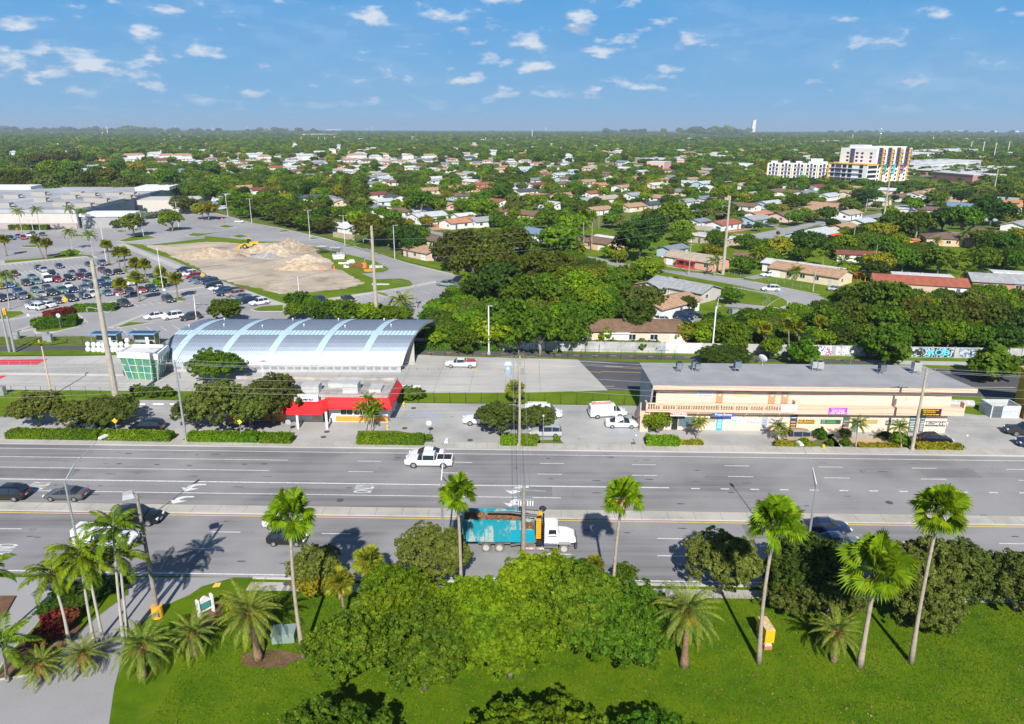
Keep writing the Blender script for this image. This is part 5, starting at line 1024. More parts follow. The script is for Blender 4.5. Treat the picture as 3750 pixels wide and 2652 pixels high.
for sy_ in(-1,1):
 b_=MB();b_.add([(2.3,sy_*1.09,1.85),(3.2,sy_*1.09,1.85),(3.15,sy_*1.0,2.62),(2.4,sy_*1.0,2.62)],[(0,1,2,3)if sy_<0 else(3,2,1,0)]);obj('side_window',b_,GLASS,tk)
 b_=MB();b_.box((4.0,sy_*.98,1.02),(1.35,.45,.22),top=(.7,.9));obj('mudguard',b_,mat('mudguard_grey',(.30,.31,.32),.5),tk)
 b_=MB();b_.cyl((1.85,sy_*.95,.9),.1,2.5,8);obj('exhaust_stack',b_,mat('stack_black',(.03,.03,.035),.4,.4),tk)
 b_=MB();b_.box((5.1,sy_*.8,1.2),(.25,.3,.2));obj('headlight',b_,CHROME,tk)
b_=MB();b_.tube([(1.9,-1.05,.85),(3.3,-1.05,.85)],.3,10);obj('fuel_tank',b_,mat('polished_tank',(.7,.68,.72),.15,.9,var=0),tk)
b_=MB();b_.bb(5.2,5.26,-.6,.6,1.0,1.7);b_.bb(5.15,5.4,-1.1,1.1,.55,.85);obj('grille',b_,mat('grille_grey',(.12,.12,.13),.4,.5),tk)
b_=MB();b_.bb(2.2,3.0,-.5,-.3,2.9,2.98);b_.bb(2.2,3.0,.3,.5,2.9,2.98);b_.tube([(2.9,.6,2.9),(2.9,.6,3.1)],.05,6);obj('roof_rails',b_,TRIM,tk)
b_=MB();b_.bb(1.1,1.75,-.95,.95,.7,1.2);b_.tube([(1.4,0,1.2),(1.4,0,3.7)],.28,8);b_.tube([(1.4,0,3.6),(-1.5,.1,3.95),(-4.0,.2,3.85)],[.16,.13,.09],6);b_.tube([(1.4,0,3.6),(1.7,.5,4.1)],.14,6);b_.ball((1.75,.75,4.1),(.4,.35,.3),8,6);obj('loader_crane',b_,mat('crane_black',(.03,.03,.035),.5,.3),tk)
b_=MB()
for i in range(9):b_.box((1.32,-.42,1.3+i*.26),(.52,.3,.15));
b_.box((1.45,.2,3.5),(.5,.5,.35));b_.box((1.5,-.2,3.95),(.35,.35,.35));obj('yellow_ladder',b_,mat('crane_yellow',(.85,.40,.02),.5,var=.1),tk)
b_=MB();b_.tube([(1.2,.3,3.82),(-1.5,.35,4.0),(-3.4,.4,3.9)],.05,5);obj('silver_boom',b_,mat('boom_silver',(.65,.65,.7),.3,.6),tk)
car('pickup','white',K[3](940,1275),RH+180,'white pickup nosing out behind the forecourt oak','pickups',scale=.95)
v=car('van','white',K[3](1590,1205),RH,'white van with roof rack behind the forecourt oak','vans');b_=MB();b_.bb(-2.4,.6,-.7,-.64,2.2,2.26);b_.bb(-2.4,.6,.64,.7,2.2,2.26);[b_.bb(-2.3+k*.9,-2.24+k*.9,-.7,.7,2.12,2.2)for k in range(4)];obj('roof_rack',b_,TRIM,v)
v2=car('van','white',K[4](70,1195),RH+8,'white van with red ladders on its rack at the end of the shops','vans');b_=MB()
for k in(-.5,-.2):b_.bb(-2.6,.4,k,k+.05,2.32,2.38)
for k in range(9):b_.bb(-2.5+k*.33,-2.46+k*.33,-.5,-.15,2.33,2.37)
obj('ladder',b_,mat('ladder_red',(.75,.12,.05),.6),v2)
car('sedan','white',K[4](220,1305),RH,'white sedan parked beside the hatched bay by the shops','cars at the shops')
car('suv','silver',K[3](1620,1405),RH+180,'silver suv by the stop sign under the forecourt oak','cars at the shops',scale=.97)
car('suv','tan',K[4](2080,1460),RH+180,'bronze suv parked behind the small palms at the shops','cars at the shops')
car('sedan','black',K[5](1230,1475),RH,'black coupe parked behind the clipped hedge at the right end','cars at the shops')
car('pickup','darkgrey',K[5](2260,1400),RH+168,'dark pickup with pale hood, cut by the right edge','pickups')
car('suv','navy',K[5](2330,1520),RH+175,'dark blue car low at the right edge','cars at the shops')
car('sedan','grey',K[1](940,1345),RH,'dark sedan low behind the hedge in the left tree shade','cars at the shops')
car('suv','black',K[1](1600,1345),RH+180,'black suv behind the hedge end at the left lot','cars at the shops')
wt_=car('pickup','white',K[3](705,660),RH+178,'white work pickup with red gear on the busway','pickups',scale=.92);b_=MB();b_.bb(-2.8,-1.2,-.7,.7,1.27,1.6);obj('red_load',b_,mat('load_red',(.30,.04,.04),.7,var=.3,scale=4),wt_)
for kd,co,p,hd,lb in(('suv','white',M[4](625,865),-5,'white suv on the drive of the salmon pink house'),('sedan','white',M[4](600,810),-5,'white car behind the suv at the salmon pink house'),('sedan','white',M[4](1720,1015),200,'white sedan on the drive of the corner house'),('suv','white',M[4](1750,1180),-190,'white hatchback suv driving round the street bend'),('sedan','silver',M[5](195,1180),-18,'silver sedan on the grass left of the long russet-roofed house'),('suv','white',M[5](2060,1245),100,'white suv with its back turned at the pink brick house'),('pickup','black',M[4](1930,405),42,'black pickup in front of the wide brown-roofed house'),('suv','slate',M[4](1730,440),42,'dark blue suv on the lawn of the light blue house'),('pickup','darkgrey',M[4](1505,475),-30,'dark grey pickup by the red paved drive'),('pickup','green',M[4](1175,510),200,'dark green pickup next to the red paved drive'),('suv','silver',M[4](2150,380),160,'silver car on the verge beyond the black pickup'),('pickup','grey',M[5](1100,640),190,'grey pickup beside the orange shed'),('suv','white',M[5](1085,200),170,'white suv in the far street at the right'),('sedan','grey',M[5](960,190),170,'dark grey car left of the far white suv'),('suv','red',M[3](395,460),0,'red car on the orange paved yard'),('sedan','white',M[3](290,435),-160,'white sedan on the orange paved yard'),('van','navy',M[3](100,405),0,'dark minivan in front of the white-walled silver-roofed house'),('suv','white',M[2](995,200),0,'white suv parked by the long white wall'),('pickup','maroon',M[2](1130,225),0,'dark red pickup in the turning head'),('hatch','red',M[2](1195,205),0,'small red car next to the dark red pickup'),('suv','navy',K[4](900,140),-25,'dark navy suv on the grass by the white cottage'),('suv','black',K[4](980,120),-25,'black suv behind the navy one on the grass'),('sedan','black',K[4](870,195),0,'black low saloon on the verge by the white cottage'),('sedan','white',K[4](670,170),0,'white sedan by the white cottage'),('sedan','silver',K[4](920,270),0,'silver sedan behind the brown-roofed house'),('suv','navy',K[4](1570,125),30,'dark blue car above the tree canopy near the bend'),('hatch','white',M[2](390,415),0,'white hatchback by the dark tree row'),('pickup','blue',M[5](1010,285),20,'pale blue pickup beside the box trailer'),('suv','silver',M[4](1050,190),42,'silver suv between grey-roofed houses'),('suv','white',M[4](960,205),42,'white suv left of the silver one between grey-roofed houses'),('pickup','sage',M[3](415,1130),150,'sage green pickup alone at the end of the lot')):
 car(kd,co,p,hd,lb,'cars around the houses')
car('sedan','black',M[2](1610,1290),-45,'black sedan in the bays below the construction site','parked cars');car('suv','navy',M[2](1300,1310),-45,'dark blue suv almost hidden by the bushes below the site','parked cars')
car('suv','darkgrey',M[1](1400,1350),-40,'black suv by the red leaved island','parked cars');car('suv','darkgrey',M[1](1890,1300),-45,'dark grey suv beside the small palm island','parked cars')
car('sedan','white',K[1](1680,135),-140,'white sedan near the station roof, leftmost of three','parked cars');car('suv','white',K[1](1870,140),-140,'white suv near the station roof, middle of three','parked cars');car('suv','darkgrey',K[1](2060,150),-140,'dark suv near the station roof, rightmost of three','parked cars')
car('suv','white',K[1](390,40),160,'white suv at the kerb of the front row','parked cars')
LOTC=[('suv','silver',390,1370,160),('sedan','white',530,1360,160),('sedan','darkgrey',660,1310,0),('suv','darkgrey',800,1290,0),('suv','navy',950,1260,0),('suv','white',1050,1240,0),('sedan','green',1210,1225,0),('sedan','red',1340,1210,0),('sedan','darkgrey',1460,1200,0),('sedan','red',1590,1190,0),('suv','navy',1700,1180,0),('pickup','blue',210,1215,0),('suv','slate',260,1265,0),('sedan','slate',110,1270,0),('sedan','green',400,1190,0),('sedan','silver',470,1240,0),('sedan','grey',530,1165,0),('suv','darkgrey',590,1225,0),('pickup','green',705,1200,0),('sedan','white',765,1140,0),('sedan','navy',830,1190,0),('sedan','slate',950,1165,0),('suv','slate',990,1110,0),('sedan','navy',1060,1145,0),('suv','green',1200,1085,0),('sedan','blue',1130,1105,0),('sedan','navy',1200,1140,0),('pickup','white',1440,1110,0),('sedan','maroon',1570,1085,0),('suv','darkgrey',300,1115,0),('sedan','green',365,1045,0),('sedan','green',415,1095,0),('van','white',530,1075,0),('suv','black',590,1010,0),('suv','red',650,1075,0),('suv','black',775,1060,0),('sedan','slate',810,1000,0),('suv','maroon',905,1045,0),('sedan','navy',930,985,0),('sedan','black',1010,1030,0),('sedan','maroon',165,1005,0),('sedan','blue',115,1135,0),('suv','darkgrey',20,1290,0),('sedan','maroon',20,1150,0),('sedan','darkgrey',435,940,0),('suv','silver',495,970,0),('sedan','navy',665,920,0),('sedan','navy',1005,900,0),('pickup','slate',1150,890,0),('sedan','maroon',1150,965,0),('suv','darkgrey',1215,1000,0),('sedan','black',1330,985,0),('sedan','blue',205,580,0),('suv','red',265,600,0),('suv','navy',125,605,0),('sedan','darkgrey',60,600,0),('sedan','navy',370,550,0),('sedan','darkgrey',480,560,0),('sedan','white',320,570,0)]
rows_=[(1200,'front'),(1100,'second'),(960,'third'),(850,'back'),(500,'store-side')]
NAMEC={'darkgrey':'charcoal','slate':'steel blue','green':'grey-green'}
KN={'sedan':'sedan','suv':'suv','pickup':'pickup','van':'van','hatch':'hatchback'}
for kd,co,x,y,h in LOTC:
 rw=next(n_ for lim,n_ in rows_ if y>lim)
 hd=42+90+180+rnd.uniform(-2,2)if h==0 else h
 car(kd,co,M[1](x,y),hd,'%s %s in the %s row of the car park'%(NAMEC.get(co,co),KN[kd],rw),'parked cars')
for kd,co,x,y in[('sedan','navy',2060,960),('suv','white',2120,1010),('suv','red',2170,1040),('sedan','slate',2200,1070),('suv','slate',2260,1095)]:
 car(kd,co,M[1](x,y),222,'%s %s parked along the site walkway'%(NAMEC.get(co,co),KN[kd]),'parked cars')
for kd,co,x,y in[('sedan','navy',25,1070),('suv','navy',60,1100),('suv','black',100,1140),('sedan','white',145,1170),('suv','navy',200,1205),('pickup','navy',260,1225),('sedan','red',330,1195),('suv','tan',340,1240),('sedan','slate',420,1270),('pickup','navy',485,1315),('suv','white',610,1335)]:
 car(kd,co,M[2](x,y),222,'%s %s parked along the site walkway'%(NAMEC.get(co,co),KN[kd]),'parked cars')
#  VEGETATION
def inpoly(x,y,P):
 c=False;j=len(P)-1
 for i in range(len(P)):
  if(P[i][1]>y)!=(P[j][1]>y)and x<(P[j][0]-P[i][0])*(y-P[i][1])/(P[j][1]-P[i][1])+P[i][0]:c=not c
  j=i
 return c
def np_mesh(name,V,quads,mats,mi=None):
 me=bpy.data.meshes.new(name);nv=len(V);nf=len(quads)
 me.vertices.add(nv);me.vertices.foreach_set('co',np.asarray(V,dtype=np.float32).ravel())
 me.loops.add(nf*4);me.loops.foreach_set('vertex_index',np.asarray(quads,dtype=np.int32).ravel())
 me.polygons.add(nf);me.polygons.foreach_set('loop_start',np.arange(0,nf*4,4,dtype=np.int32))
 for m in(mats if isinstance(mats,(list,tuple))else[mats]):me.materials.append(m)
 if mi is not None:me.polygons.foreach_set('material_index',np.asarray(mi,dtype=np.int32))
 me.update(calc_edges=True);add_tint(me,np.random.RandomState(nf%997).rand(nf));return me
def add_tint(me,arr):
 a=me.attributes.new('tint','FLOAT','FACE');a.data.foreach_set('value',np.asarray(arr,dtype=np.float32));return me
def leaf_quads(P,N,size,rs,asp=.62):
 n=len(P);a=rs.normal(size=(n,3));U=np.cross(N,a);U/=np.linalg.norm(U,axis=1)[:,None]+1e-9;Wv=np.cross(N,U)
 s=(size*rs.uniform(.5,1.5,n))[:,None]
 V=np.stack([P-U*s,P+Wv*s*asp,P+U*s,P-Wv*s*asp],1).reshape(-1,3)
 return V,np.arange(n*4).reshape(-1,4)
def crown_mesh(name,R_,zb,zt,nl,nleaf,size,seed,m,flat=1.0,lobe=.34,gap=0.0,inner=.25):
 rs=np.random.RandomState(seed);cz=(zb+zt)/2;hz=(zt-zb)/2
 C=[];k=0
 while len(C)<nl:
  d=rs.normal(size=3);d/=np.linalg.norm(d);d[2]=d[2]if d[2]>-.35 else-d[2]*.4
  q=rs.uniform(.35,1)**.5;r=R_*(lobe*rs.uniform(.75,1.25))
  c=np.array([d[0]*(R_-r)*q*1.12,d[1]*(R_-r)*q*1.12,cz+d[2]*max(.3,hz-r*.7)*q]);C.append((c,r))
  k+=1
 w=np.array([r*r for c,r in C]);w/=w.sum();idx=rs.choice(len(C),nleaf,p=w)
 c=np.array([C[i][0]for i in idx]);r=np.array([C[i][1]for i in idx])
 d=rs.normal(size=(nleaf,3));d[:,2]=d[:,2]*.8+.25;d/=np.linalg.norm(d,axis=1)[:,None]
 ns=20;sd_=rs.normal(size=(len(C),ns,3));sd_[:,:,2]=sd_[:,:,2]*.8+.25;sd_/=np.linalg.norm(sd_,axis=2)[:,:,None];sr_=rs.uniform(.55,1.28,(len(C),ns))
 k=rs.randint(0,ns,nleaf);dc=sd_[idx,k];cc=c+dc*(r*sr_[idx,k])[:,None]*np.array([1,1,.85*flat])
 d=d*.75+dc*.6;d/=np.linalg.norm(d,axis=1)[:,None];rad=r*.30*np.where(rs.rand(nleaf)<inner,rs.uniform(.3,.9,nleaf),rs.uniform(.85,1.15,nleaf))
 P=cc+d*rad[:,None];N=d+rs.normal(scale=.5,size=(nleaf,3));N/=np.linalg.norm(N,axis=1)[:,None]
 V,Q=leaf_quads(P,N,size,rs);me=np_mesh(name,V,Q,m)
 ct=rs.rand(len(C),ns)[idx,k]*.65+rs.rand(nleaf)*.35;me.attributes['tint'].data.foreach_set('value',ct.astype(np.float32));return me,C
BARK=mat('bark',(.16,.12,.085),.95,var=.3,scale=2);BARKG=mat('grey_bark',(.26,.23,.20),.95,var=.25,scale=2)
def trunk_mesh(C,zb,r0,seed,m=None):
 q=random.Random(seed);t=MB();fk=zb+.3
 t.tube([(0,0,0),(q.uniform(-.1,.1),q.uniform(-.1,.1),fk*.5),(q.uniform(-.15,.15),q.uniform(-.15,.15),fk)],[r0*1.25,r0,r0*.85],8)
 for c,r in sorted(C,key=lambda x:-x[1])[:7]:
  mid=(c[0]*.45,c[1]*.45,fk+(c[2]-fk)*.6);t.tube([(0,0,fk-.25),mid,(c[0]*.9,c[1]*.9,c[2])],[r0*.6,r0*.38,r0*.15],5)
 return t.mesh('trunk_mesh',m or BARK,True)
LM={'olive':leafmat('leaf_olive',(.115,.15,.022),(.08,.115,.016),(.17,.18,.05)),'green':leafmat('leaf_green',(.085,.165,.006),(.05,.12,.005),(.14,.20,.008)),'bright':leafmat('leaf_bright',(.155,.25,.004),(.09,.185,.004),(.22,.28,.01)),'dark':leafmat('leaf_dark',(.045,.095,.008),(.028,.065,.006),(.07,.12,.01)),'yellow':leafmat('leaf_yellow',(.25,.25,.01),(.15,.18,.008),(.34,.25,.015)),'brown':leafmat('leaf_brownish',(.085,.105,.008),(.06,.08,.006),(.115,.125,.012)),'silver':leafmat('leaf_silver',(.20,.25,.22),(.13,.17,.14)),'lime':leafmat('leaf_lime',(.21,.31,.005),(.13,.24,.004),(.28,.33,.01),trans=.35,rand=.12,sc=.6),}
SHAPES={}
def shape(kind,v,hi=0):
 """crown + trunk meshes of a 5 m radius tree; hi: leaf count class"""
 key=(kind,v,hi)
 if key in SHAPES:return SHAPES[key]
 n={0:1500,1:6000,2:36000}[hi];sz={0:.66,1:.34,2:.155}[hi]
 col=LM[kind];sd=hash((v,hi))%1000+v*31+{'olive':1,'green':2,'bright':3,'dark':4,'yellow':5,'brown':6,'silver':7,'lime':8}[kind]
 cfg=[(.6,7.6,34,.33),(.5,6.8,30,.35),(1.9,8.8,38,.29)][v%3]
 me,C=crown_mesh('crown_mesh',5.0,cfg[0],cfg[1],cfg[2]+(5 if hi==2 else 0),n,sz,v*31+hi*7+3,col,lobe=cfg[3]*(.85 if hi==2 else 1))
 tr=trunk_mesh(C,cfg[0]+.6,.28,v,BARKG if v==2 else BARK)
 SHAPES[key]=(me,tr,(cfg[0]+cfg[1])/2,cfg[1]);return SHAPES[key]
KLAB={'olive':'olive green','green':'mid green','bright':'bright green','dark':'dark green','yellow':'yellowish','brown':'brownish green','silver':'silvery','lime':'lime green'}
TREES=[];qt=random.Random(11)
def tree(x,y,R_,kind,label,v=None,hi=1,sz=1.0,group='trees',name='broadleaf_tree'):
 v=qt.randrange(3)if v is None else v
 me,tr,zc,zt=shape(kind,v,hi);s_=R_/5
 t=thing(name,label,'tree',(x,y,0),qt.uniform(0,6.28),group);t.scale=(s_,s_,s_*sz)
 obj_('crown',me,t);obj_('trunk',tr,t);TREES.append((x,y,R_));return t
def obj_(name,me,parent):o=bpy.data.objects.new(name,me);COL.objects.link(o);o.parent=parent;return o
def tpx(f,cx_,cy_,r_,kind,where,hi=1,v=None,sz=1.0,name='broadleaf_tree',group='trees'):
 """crown centre and radius in a zoomed photo region -> ground position and size"""
 c=f(cx_,cy_);r_=r_*(f(1,0)[0]-f(0,0)[0]);v=qt.randrange(3)if v is None else v
 cfgz={0:.84,1:.76,2:1.10}[v];R_=4.0;r_*=1.16
 for _ in range(5):
  h=R_*cfgz*sz;x,y=G(c,h);R_=r_*depth(x,y,h)/FPX
 return tree(x,y,R_,kind,'%s tree %s'%(KLAB[kind],where),v,hi,sz,group,name)
W_='of the foreground canopy'
for f,a,b_,r_,k,wh,hi,v in[(B[2],770,1480,300,'green','at the lower left '+W_,2,0),(B[2],1180,1230,310,'bright','at the upper left '+W_,2,1),(B[2],1320,1480,330,'green','low in the left part '+W_,2,2),(B[2],1720,1270,350,'lime','in the middle '+W_,2,0),(B[3],270,1060,300,'lime','rising in front of the truck cab, '+W_,2,1),(B[3],60,1400,330,'bright','low in the middle '+W_,2,2),(B[3],620,1180,340,'green','right of the middle '+W_,2,0),(B[3],860,1350,330,'green','at the lower right '+W_,2,1),(B[3],1010,1230,230,'green','at the right end '+W_,2,2),(B[3],900,960,90,'green','small, beside the middle fan palm trunk, '+W_,1,2),(B[2],1080,1080,220,'bright','filling the upper left edge '+W_,2,0),(B[3],520,1000,180,'green','behind the middle '+W_,2,1),(B[2],1385,800,240,'olive','with fine leaves left of the truck',2,2),(B[2],500,880,170,'olive','with sparse yellowish leaves right of the lone fan palm',2,2),(B[2],500,1020,130,'yellow','low right of the lone fan palm trunk',1,0),(B[3],1640,850,240,'olive','with a pale trunk right of the date palm',2,2),(B[4],560,940,310,'dark','behind the yellow sign, at the road edge',2,0),(B[4],400,1100,180,'olive','low behind the yellow sign',2,1),(B[4],700,1080,220,'olive','above the small date palm',2,2),(B[4],1400,900,280,'olive','between the two right fan palms',2,2),(B[4],1700,930,260,'olive','right of the tallest right fan palm',2,0),(B[4],1420,1180,230,'olive','low between the right fan palms',2,1),(B[4],2120,1010,280,'olive','cut by the right edge of the lawn',2,0)]:
 tpx(f,a,b_,r_,k,wh,hi,v,sz=.95,group='roadside trees')
for x,y,R_,k,wh in((-12,37.5,4.6,'green','below the left canopy edge'),(2,37,5.0,'bright','at the bottom of the canopy'),(9.5,37,4.2,'green','below the right canopy edge')):
 tree(x,y,R_,k,'%s tree %s'%(KLAB[k],wh),hi=2,group='roadside trees',sz=.8)
for f,a,b_,r_,k,wh,sz in[(K[1],370,1080,235,'olive','at the left edge of the hedge',.8),(K[1],900,1150,230,'olive','with bare twigs behind the left hedge',.7),(K[1],1150,1140,270,'olive','over the dark parked suv, behind the hedge',.7),(K[2],20,1130,200,'olive','left of the restaurant, first of the dense oaks',.8),(K[2],330,1040,280,'olive','left of the restaurant, second of the dense oaks',1.1),(K[2],620,1080,230,'olive','left of the restaurant, low between the dense oaks',1.1),(K[2],860,1000,290,'olive','hiding the left half of the restaurant',1.1),(K[2],270,640,250,'green','in front of the silver station roof',.9),(K[3],1120,1190,215,'olive','in the forecourt hiding a white pickup',.8),(K[3],1530,1200,185,'olive','in the forecourt hiding a white van',.85),(K[4],600,1240,138,'bright','clipped round at the left corner of the shops',1.0),(K[4],1330,540,250,'dark','spreading low behind the shop roof',.5)]:
 tpx(f,a,b_,r_,k,wh,2 if r_>180 else 1,None,sz,group='forecourt trees')
def many(f,rows,where,**kw):
 for a,b_,r_,k in rows:tpx(f,a,b_,r_,k,where,**kw)
many(K[2],[(370,50,150,'green'),(1120,50,110,'bright'),(1400,60,140,'green'),(1650,60,150,'green'),(1900,80,140,'bright'),(2130,100,120,'green')],'behind the silver station roof')
many(K[3],[(60,90,110,'green'),(300,260,130,'bright'),(480,330,150,'bright'),(620,300,160,'green'),(760,360,130,'green'),(800,180,170,'bright'),(1080,270,230,'bright'),(1230,130,260,'green'),(1330,350,140,'bright'),(1560,260,240,'green'),(1850,280,230,'green'),(2000,120,220,'green')],'behind the graffiti wall right of the station')
many(K[4],[(190,70,170,'green'),(410,90,190,'dark'),(1400,290,190,'green'),(1600,330,150,'dark'),(1150,290,110,'bright'),(1700,180,140,'green'),(1900,360,130,'green'),(2150,330,130,'dark'),(1850,440,110,'bright'),(1450,400,130,'green')],'between the blush house and the painted wall')
many(K[5],[(90,160,210,'green'),(380,120,230,'brown'),(700,150,240,'green'),(1000,110,230,'brown'),(1300,160,240,'green'),(1600,120,230,'brown'),(1900,150,230,'brown'),(2160,200,220,'dark'),(230,320,150,'dark'),(520,330,170,'green'),(830,340,170,'green'),(1120,330,170,'green'),(1420,300,190,'bright'),(1720,330,180,'green'),(2000,330,190,'dark')],'in the dense row over the graffiti wall',v=0)
many(M[3],[(600,680,230,'brown'),(880,680,230,'brown'),(1180,640,210,'brown'),(420,720,150,'brown'),(700,860,210,'brown'),(1000,840,200,'brown'),(1180,520,120,'green'),(1560,880,240,'brown'),(1400,830,130,'brown'),(1760,880,120,'brown')],'in the big brownish clump beyond the lot')
many(M[3],[(1000,1080,260,'dark'),(1260,1180,220,'green'),(760,1160,170,'dark'),(1520,1160,230,'green'),(1750,1030,150,'bright'),(1880,1120,190,'bright'),(2060,1030,170,'yellow'),(2230,1060,150,'green'),(2050,1280,190,'bright'),(620,1300,120,'bright'),(1640,1270,130,'yellow'),(1350,1320,150,'bright'),(2220,1250,130,'green'),(1820,1300,140,'green'),(900,1290,140,'green'),(1380,940,90,'yellow')],'in the thicket between lot and houses')
many(M[3],[(1690,590,220,'bright'),(1850,440,160,'bright'),(1560,380,150,'green'),(1080,420,110,'green'),(130,170,140,'green'),(270,230,75,'yellow'),(820,240,150,'bright'),(590,240,100,'green'),(820,130,85,'green'),(1170,240,105,'olive'),(1440,170,85,'bright'),(1700,150,90,'green'),(1790,210,90,'green'),(1040,60,100,'green'),(1600,30,85,'bright'),(90,550,130,'green'),(50,660,130,'dark'),(430,110,60,'yellow'),(1280,430,100,'bright'),(2190,200,50,'green'),(2200,60,45,'yellow'),(1900,220,70,'green'),(2250,740,90,'bright')],'among the middle houses')
many(M[4],[(300,560,230,'dark'),(150,640,150,'dark'),(430,420,160,'dark'),(690,330,170,'bright'),(770,480,120,'bright'),(920,250,65,'green'),(610,170,90,'green'),(1190,90,95,'bright'),(1200,250,90,'bright'),(1700,100,75,'green'),(2050,170,110,'green'),(2210,140,80,'green'),(1760,245,70,'bright'),(1880,255,65,'yellow'),(1470,620,110,'green'),(1650,700,140,'green'),(1860,680,130,'yellow'),(1760,800,90,'green'),(2140,640,180,'dark'),(2090,760,100,'green'),(1450,880,130,'green'),(60,780,90,'yellow'),(350,920,150,'bright'),(150,1000,150,'green'),(480,900,90,'bright'),(90,1130,120,'green'),(300,1270,220,'olive'),(820,1310,90,'brown'),(850,1240,70,'bright'),(1020,690,60,'bright'),(690,1040,30,'olive'),(1240,1190,55,'yellow'),(1000,1230,40,'green')],'around the near houses')
many(M[5],[(90,310,105,'green'),(330,300,45,'bright'),(330,210,70,'green'),(500,130,120,'dark'),(1310,130,110,'green'),(700,500,130,'yellow'),(860,400,150,'green'),(1110,420,160,'green'),(1400,370,160,'dark'),(1620,370,170,'green'),(1950,270,200,'dark'),(450,520,75,'dark'),(40,620,80,'dark'),(300,640,110,'bright'),(560,620,110,'green'),(740,680,150,'green'),(700,860,150,'yellow'),(900,620,90,'bright'),(950,820,140,'green'),(1150,830,150,'green'),(1350,820,150,'green'),(1850,590,130,'green'),(2080,640,150,'green'),(1830,810,180,'green'),(2230,560,110,'yellow'),(2230,830,140,'green'),(2100,800,120,'dark'),(1750,1260,120,'olive'),(430,1250,210,'green'),(760,1240,220,'green'),(1150,1330,130,'yellow'),(1500,1350,120,'olive'),(1600,120,90,'dark'),(2150,60,110,'green'),(1890,60,80,'yellow'),(470,280,30,'yellow'),(180,700,80,'green')],'around the right-hand houses')
many(M[2],[(330,180,150,'green'),(480,210,165,'green'),(620,240,175,'brown'),(760,280,175,'green'),(900,320,175,'brown'),(1040,360,175,'brown'),(1180,400,165,'green'),(1320,450,140,'brown')],'in the long dark row by the shopping lot',sz=.7,v=1)
many(M[2],[(1570,320,120,'green'),(1850,470,190,'brown'),(2050,520,190,'brown'),(2230,570,170,'dark'),(50,90,120,'green'),(30,260,100,'yellow'),(1500,70,85,'yellow'),(1330,50,100,'dark'),(1180,30,90,'dark'),(950,60,90,'green'),(1330,180,90,'green'),(440,60,60,'dark'),(2270,90,70,'bright'),(2150,200,60,'bright')],'between the lot and the upper houses')
many(M[1],[(1480,410,125,'olive'),(1920,370,110,'bright'),(1290,430,50,'bright'),(2260,260,90,'yellow'),(2050,200,130,'olive'),(150,0,110,'brown'),(600,70,100,'green'),(780,50,90,'olive'),(960,50,90,'brown'),(1150,40,90,'brown'),(1350,40,90,'olive'),(1700,40,110,'olive'),(1880,60,110,'olive'),(2170,70,110,'green')],'around the superstore')
many(M[1],[(1650,330,65,'silver'),(1750,320,65,'silver'),(1850,290,60,'silver')],'in the pale hedge by the superstore',sz=.7)
many(M[2],[(1030,1280,130,'green'),(1200,1330,100,'green'),(1450,1360,110,'bright'),(150,1330,80,'green'),(300,1330,80,'green'),(1720,1370,70,'green'),(1930,1370,70,'bright')],'below the construction site')
many(S[1],[(50,1050,100,'brown'),(180,1040,100,'brown'),(400,1080,105,'olive'),(560,1040,110,'green'),(760,1050,100,'brown'),(960,1020,100,'brown'),(1180,1080,95,'olive'),(430,940,85,'bright'),(620,950,85,'bright'),(870,980,70,'green'),(1050,920,70,'green'),(1220,940,70,'yellow'),(1500,1020,85,'green'),(1870,940,80,'green'),(300,880,80,'brown'),(480,850,80,'brown'),(640,840,80,'brown'),(800,860,60,'green')],'beyond the superstore')
for p,r_ in((M[2](1600,110),2.6),(M[2](1800,140),2.6)):
 x,y=G(p,8);me,C=crown_mesh('crown_mesh',2.6,1.5,19,60,5200,.26,int(p[0]),LM['olive'],lobe=.34)
 t=thing('casuarina_tree','tall thin feathery tree, %s of two, behind the long tree row'%('left' if p[0]<1310 else 'right'),'tree',(x,y,0),0,'casuarinas');obj_('crown',me,t);b2=MB();b2.cyl((0,0,0),.25,15,7,.08);obj('trunk',b2,BARK,t);TREES.append((x,y,3))
HS=[(proj(h_[0],h_[1],2.5),h_)for h_ in HOUSES]
def blocked(x,y,R_,soft=True,q=qt):
 for h_ in HOUSES:
  if(x-h_[0])**2+(y-h_[1])**2<(h_[2]*.8+R_*.75)**2:return True
 c=proj(x,y,R_*.9);rp=R_*FPX/depth(x,y)
 for(hx,hy),h_ in HS:
  if h_[1]>y and abs(hx-c[0])<rp*.75+h_[2]*FPX/depth(h_[0],h_[1])*.5 and abs(hy-c[1])<rp*.9:
   if q.random()<.85:return True
 return False
cand=[]
for i in range(9000):
 y=qt.uniform(175,520);x=qt.uniform(-.74*y-5,.74*y+5)
 if inpoly(x,y,LOTP)or(y<345 and x<-60):continue
 if x<-150 and y<470:continue
 cand.append((x,y))
ntree=sum(1 for o in THINGS if o.get('category')=='tree')
for x,y in cand:
 if ntree>=299:break
 R_=qt.uniform(2.2,4.6)
 if any((x-a)**2+(y-b_)**2<(R_*.8+c_*.8)**2 for a,b_,c_ in TREES):continue
 pxl=proj(x,y)
 if blocked(x,y,R_):continue
 dx,dy=x-49,y-223;along=dx*gx+dy*gy;acr=dx*px_+dy*py_
 if abs(acr)<6 or(abs(along-0)<0):continue
 if abs((x-98)*gx+(y-295)*gy)<7 and y>280:continue
 if y<215 and x<110 and abs(acr)<20:continue
 k=qt.choice(['green','green','bright','dark','olive','yellow','green'])
 zone=('beyond the superstore side' if x<-120 else 'among the houses above the site' if x<-20 else 'among the middle houses' if x<60 else 'among the upper right houses')
 tree(x,y,R_,k,'%s garden tree %s'%(KLAB[k],zone),hi=1 if y<330 else 0,group='garden trees');ntree+=1
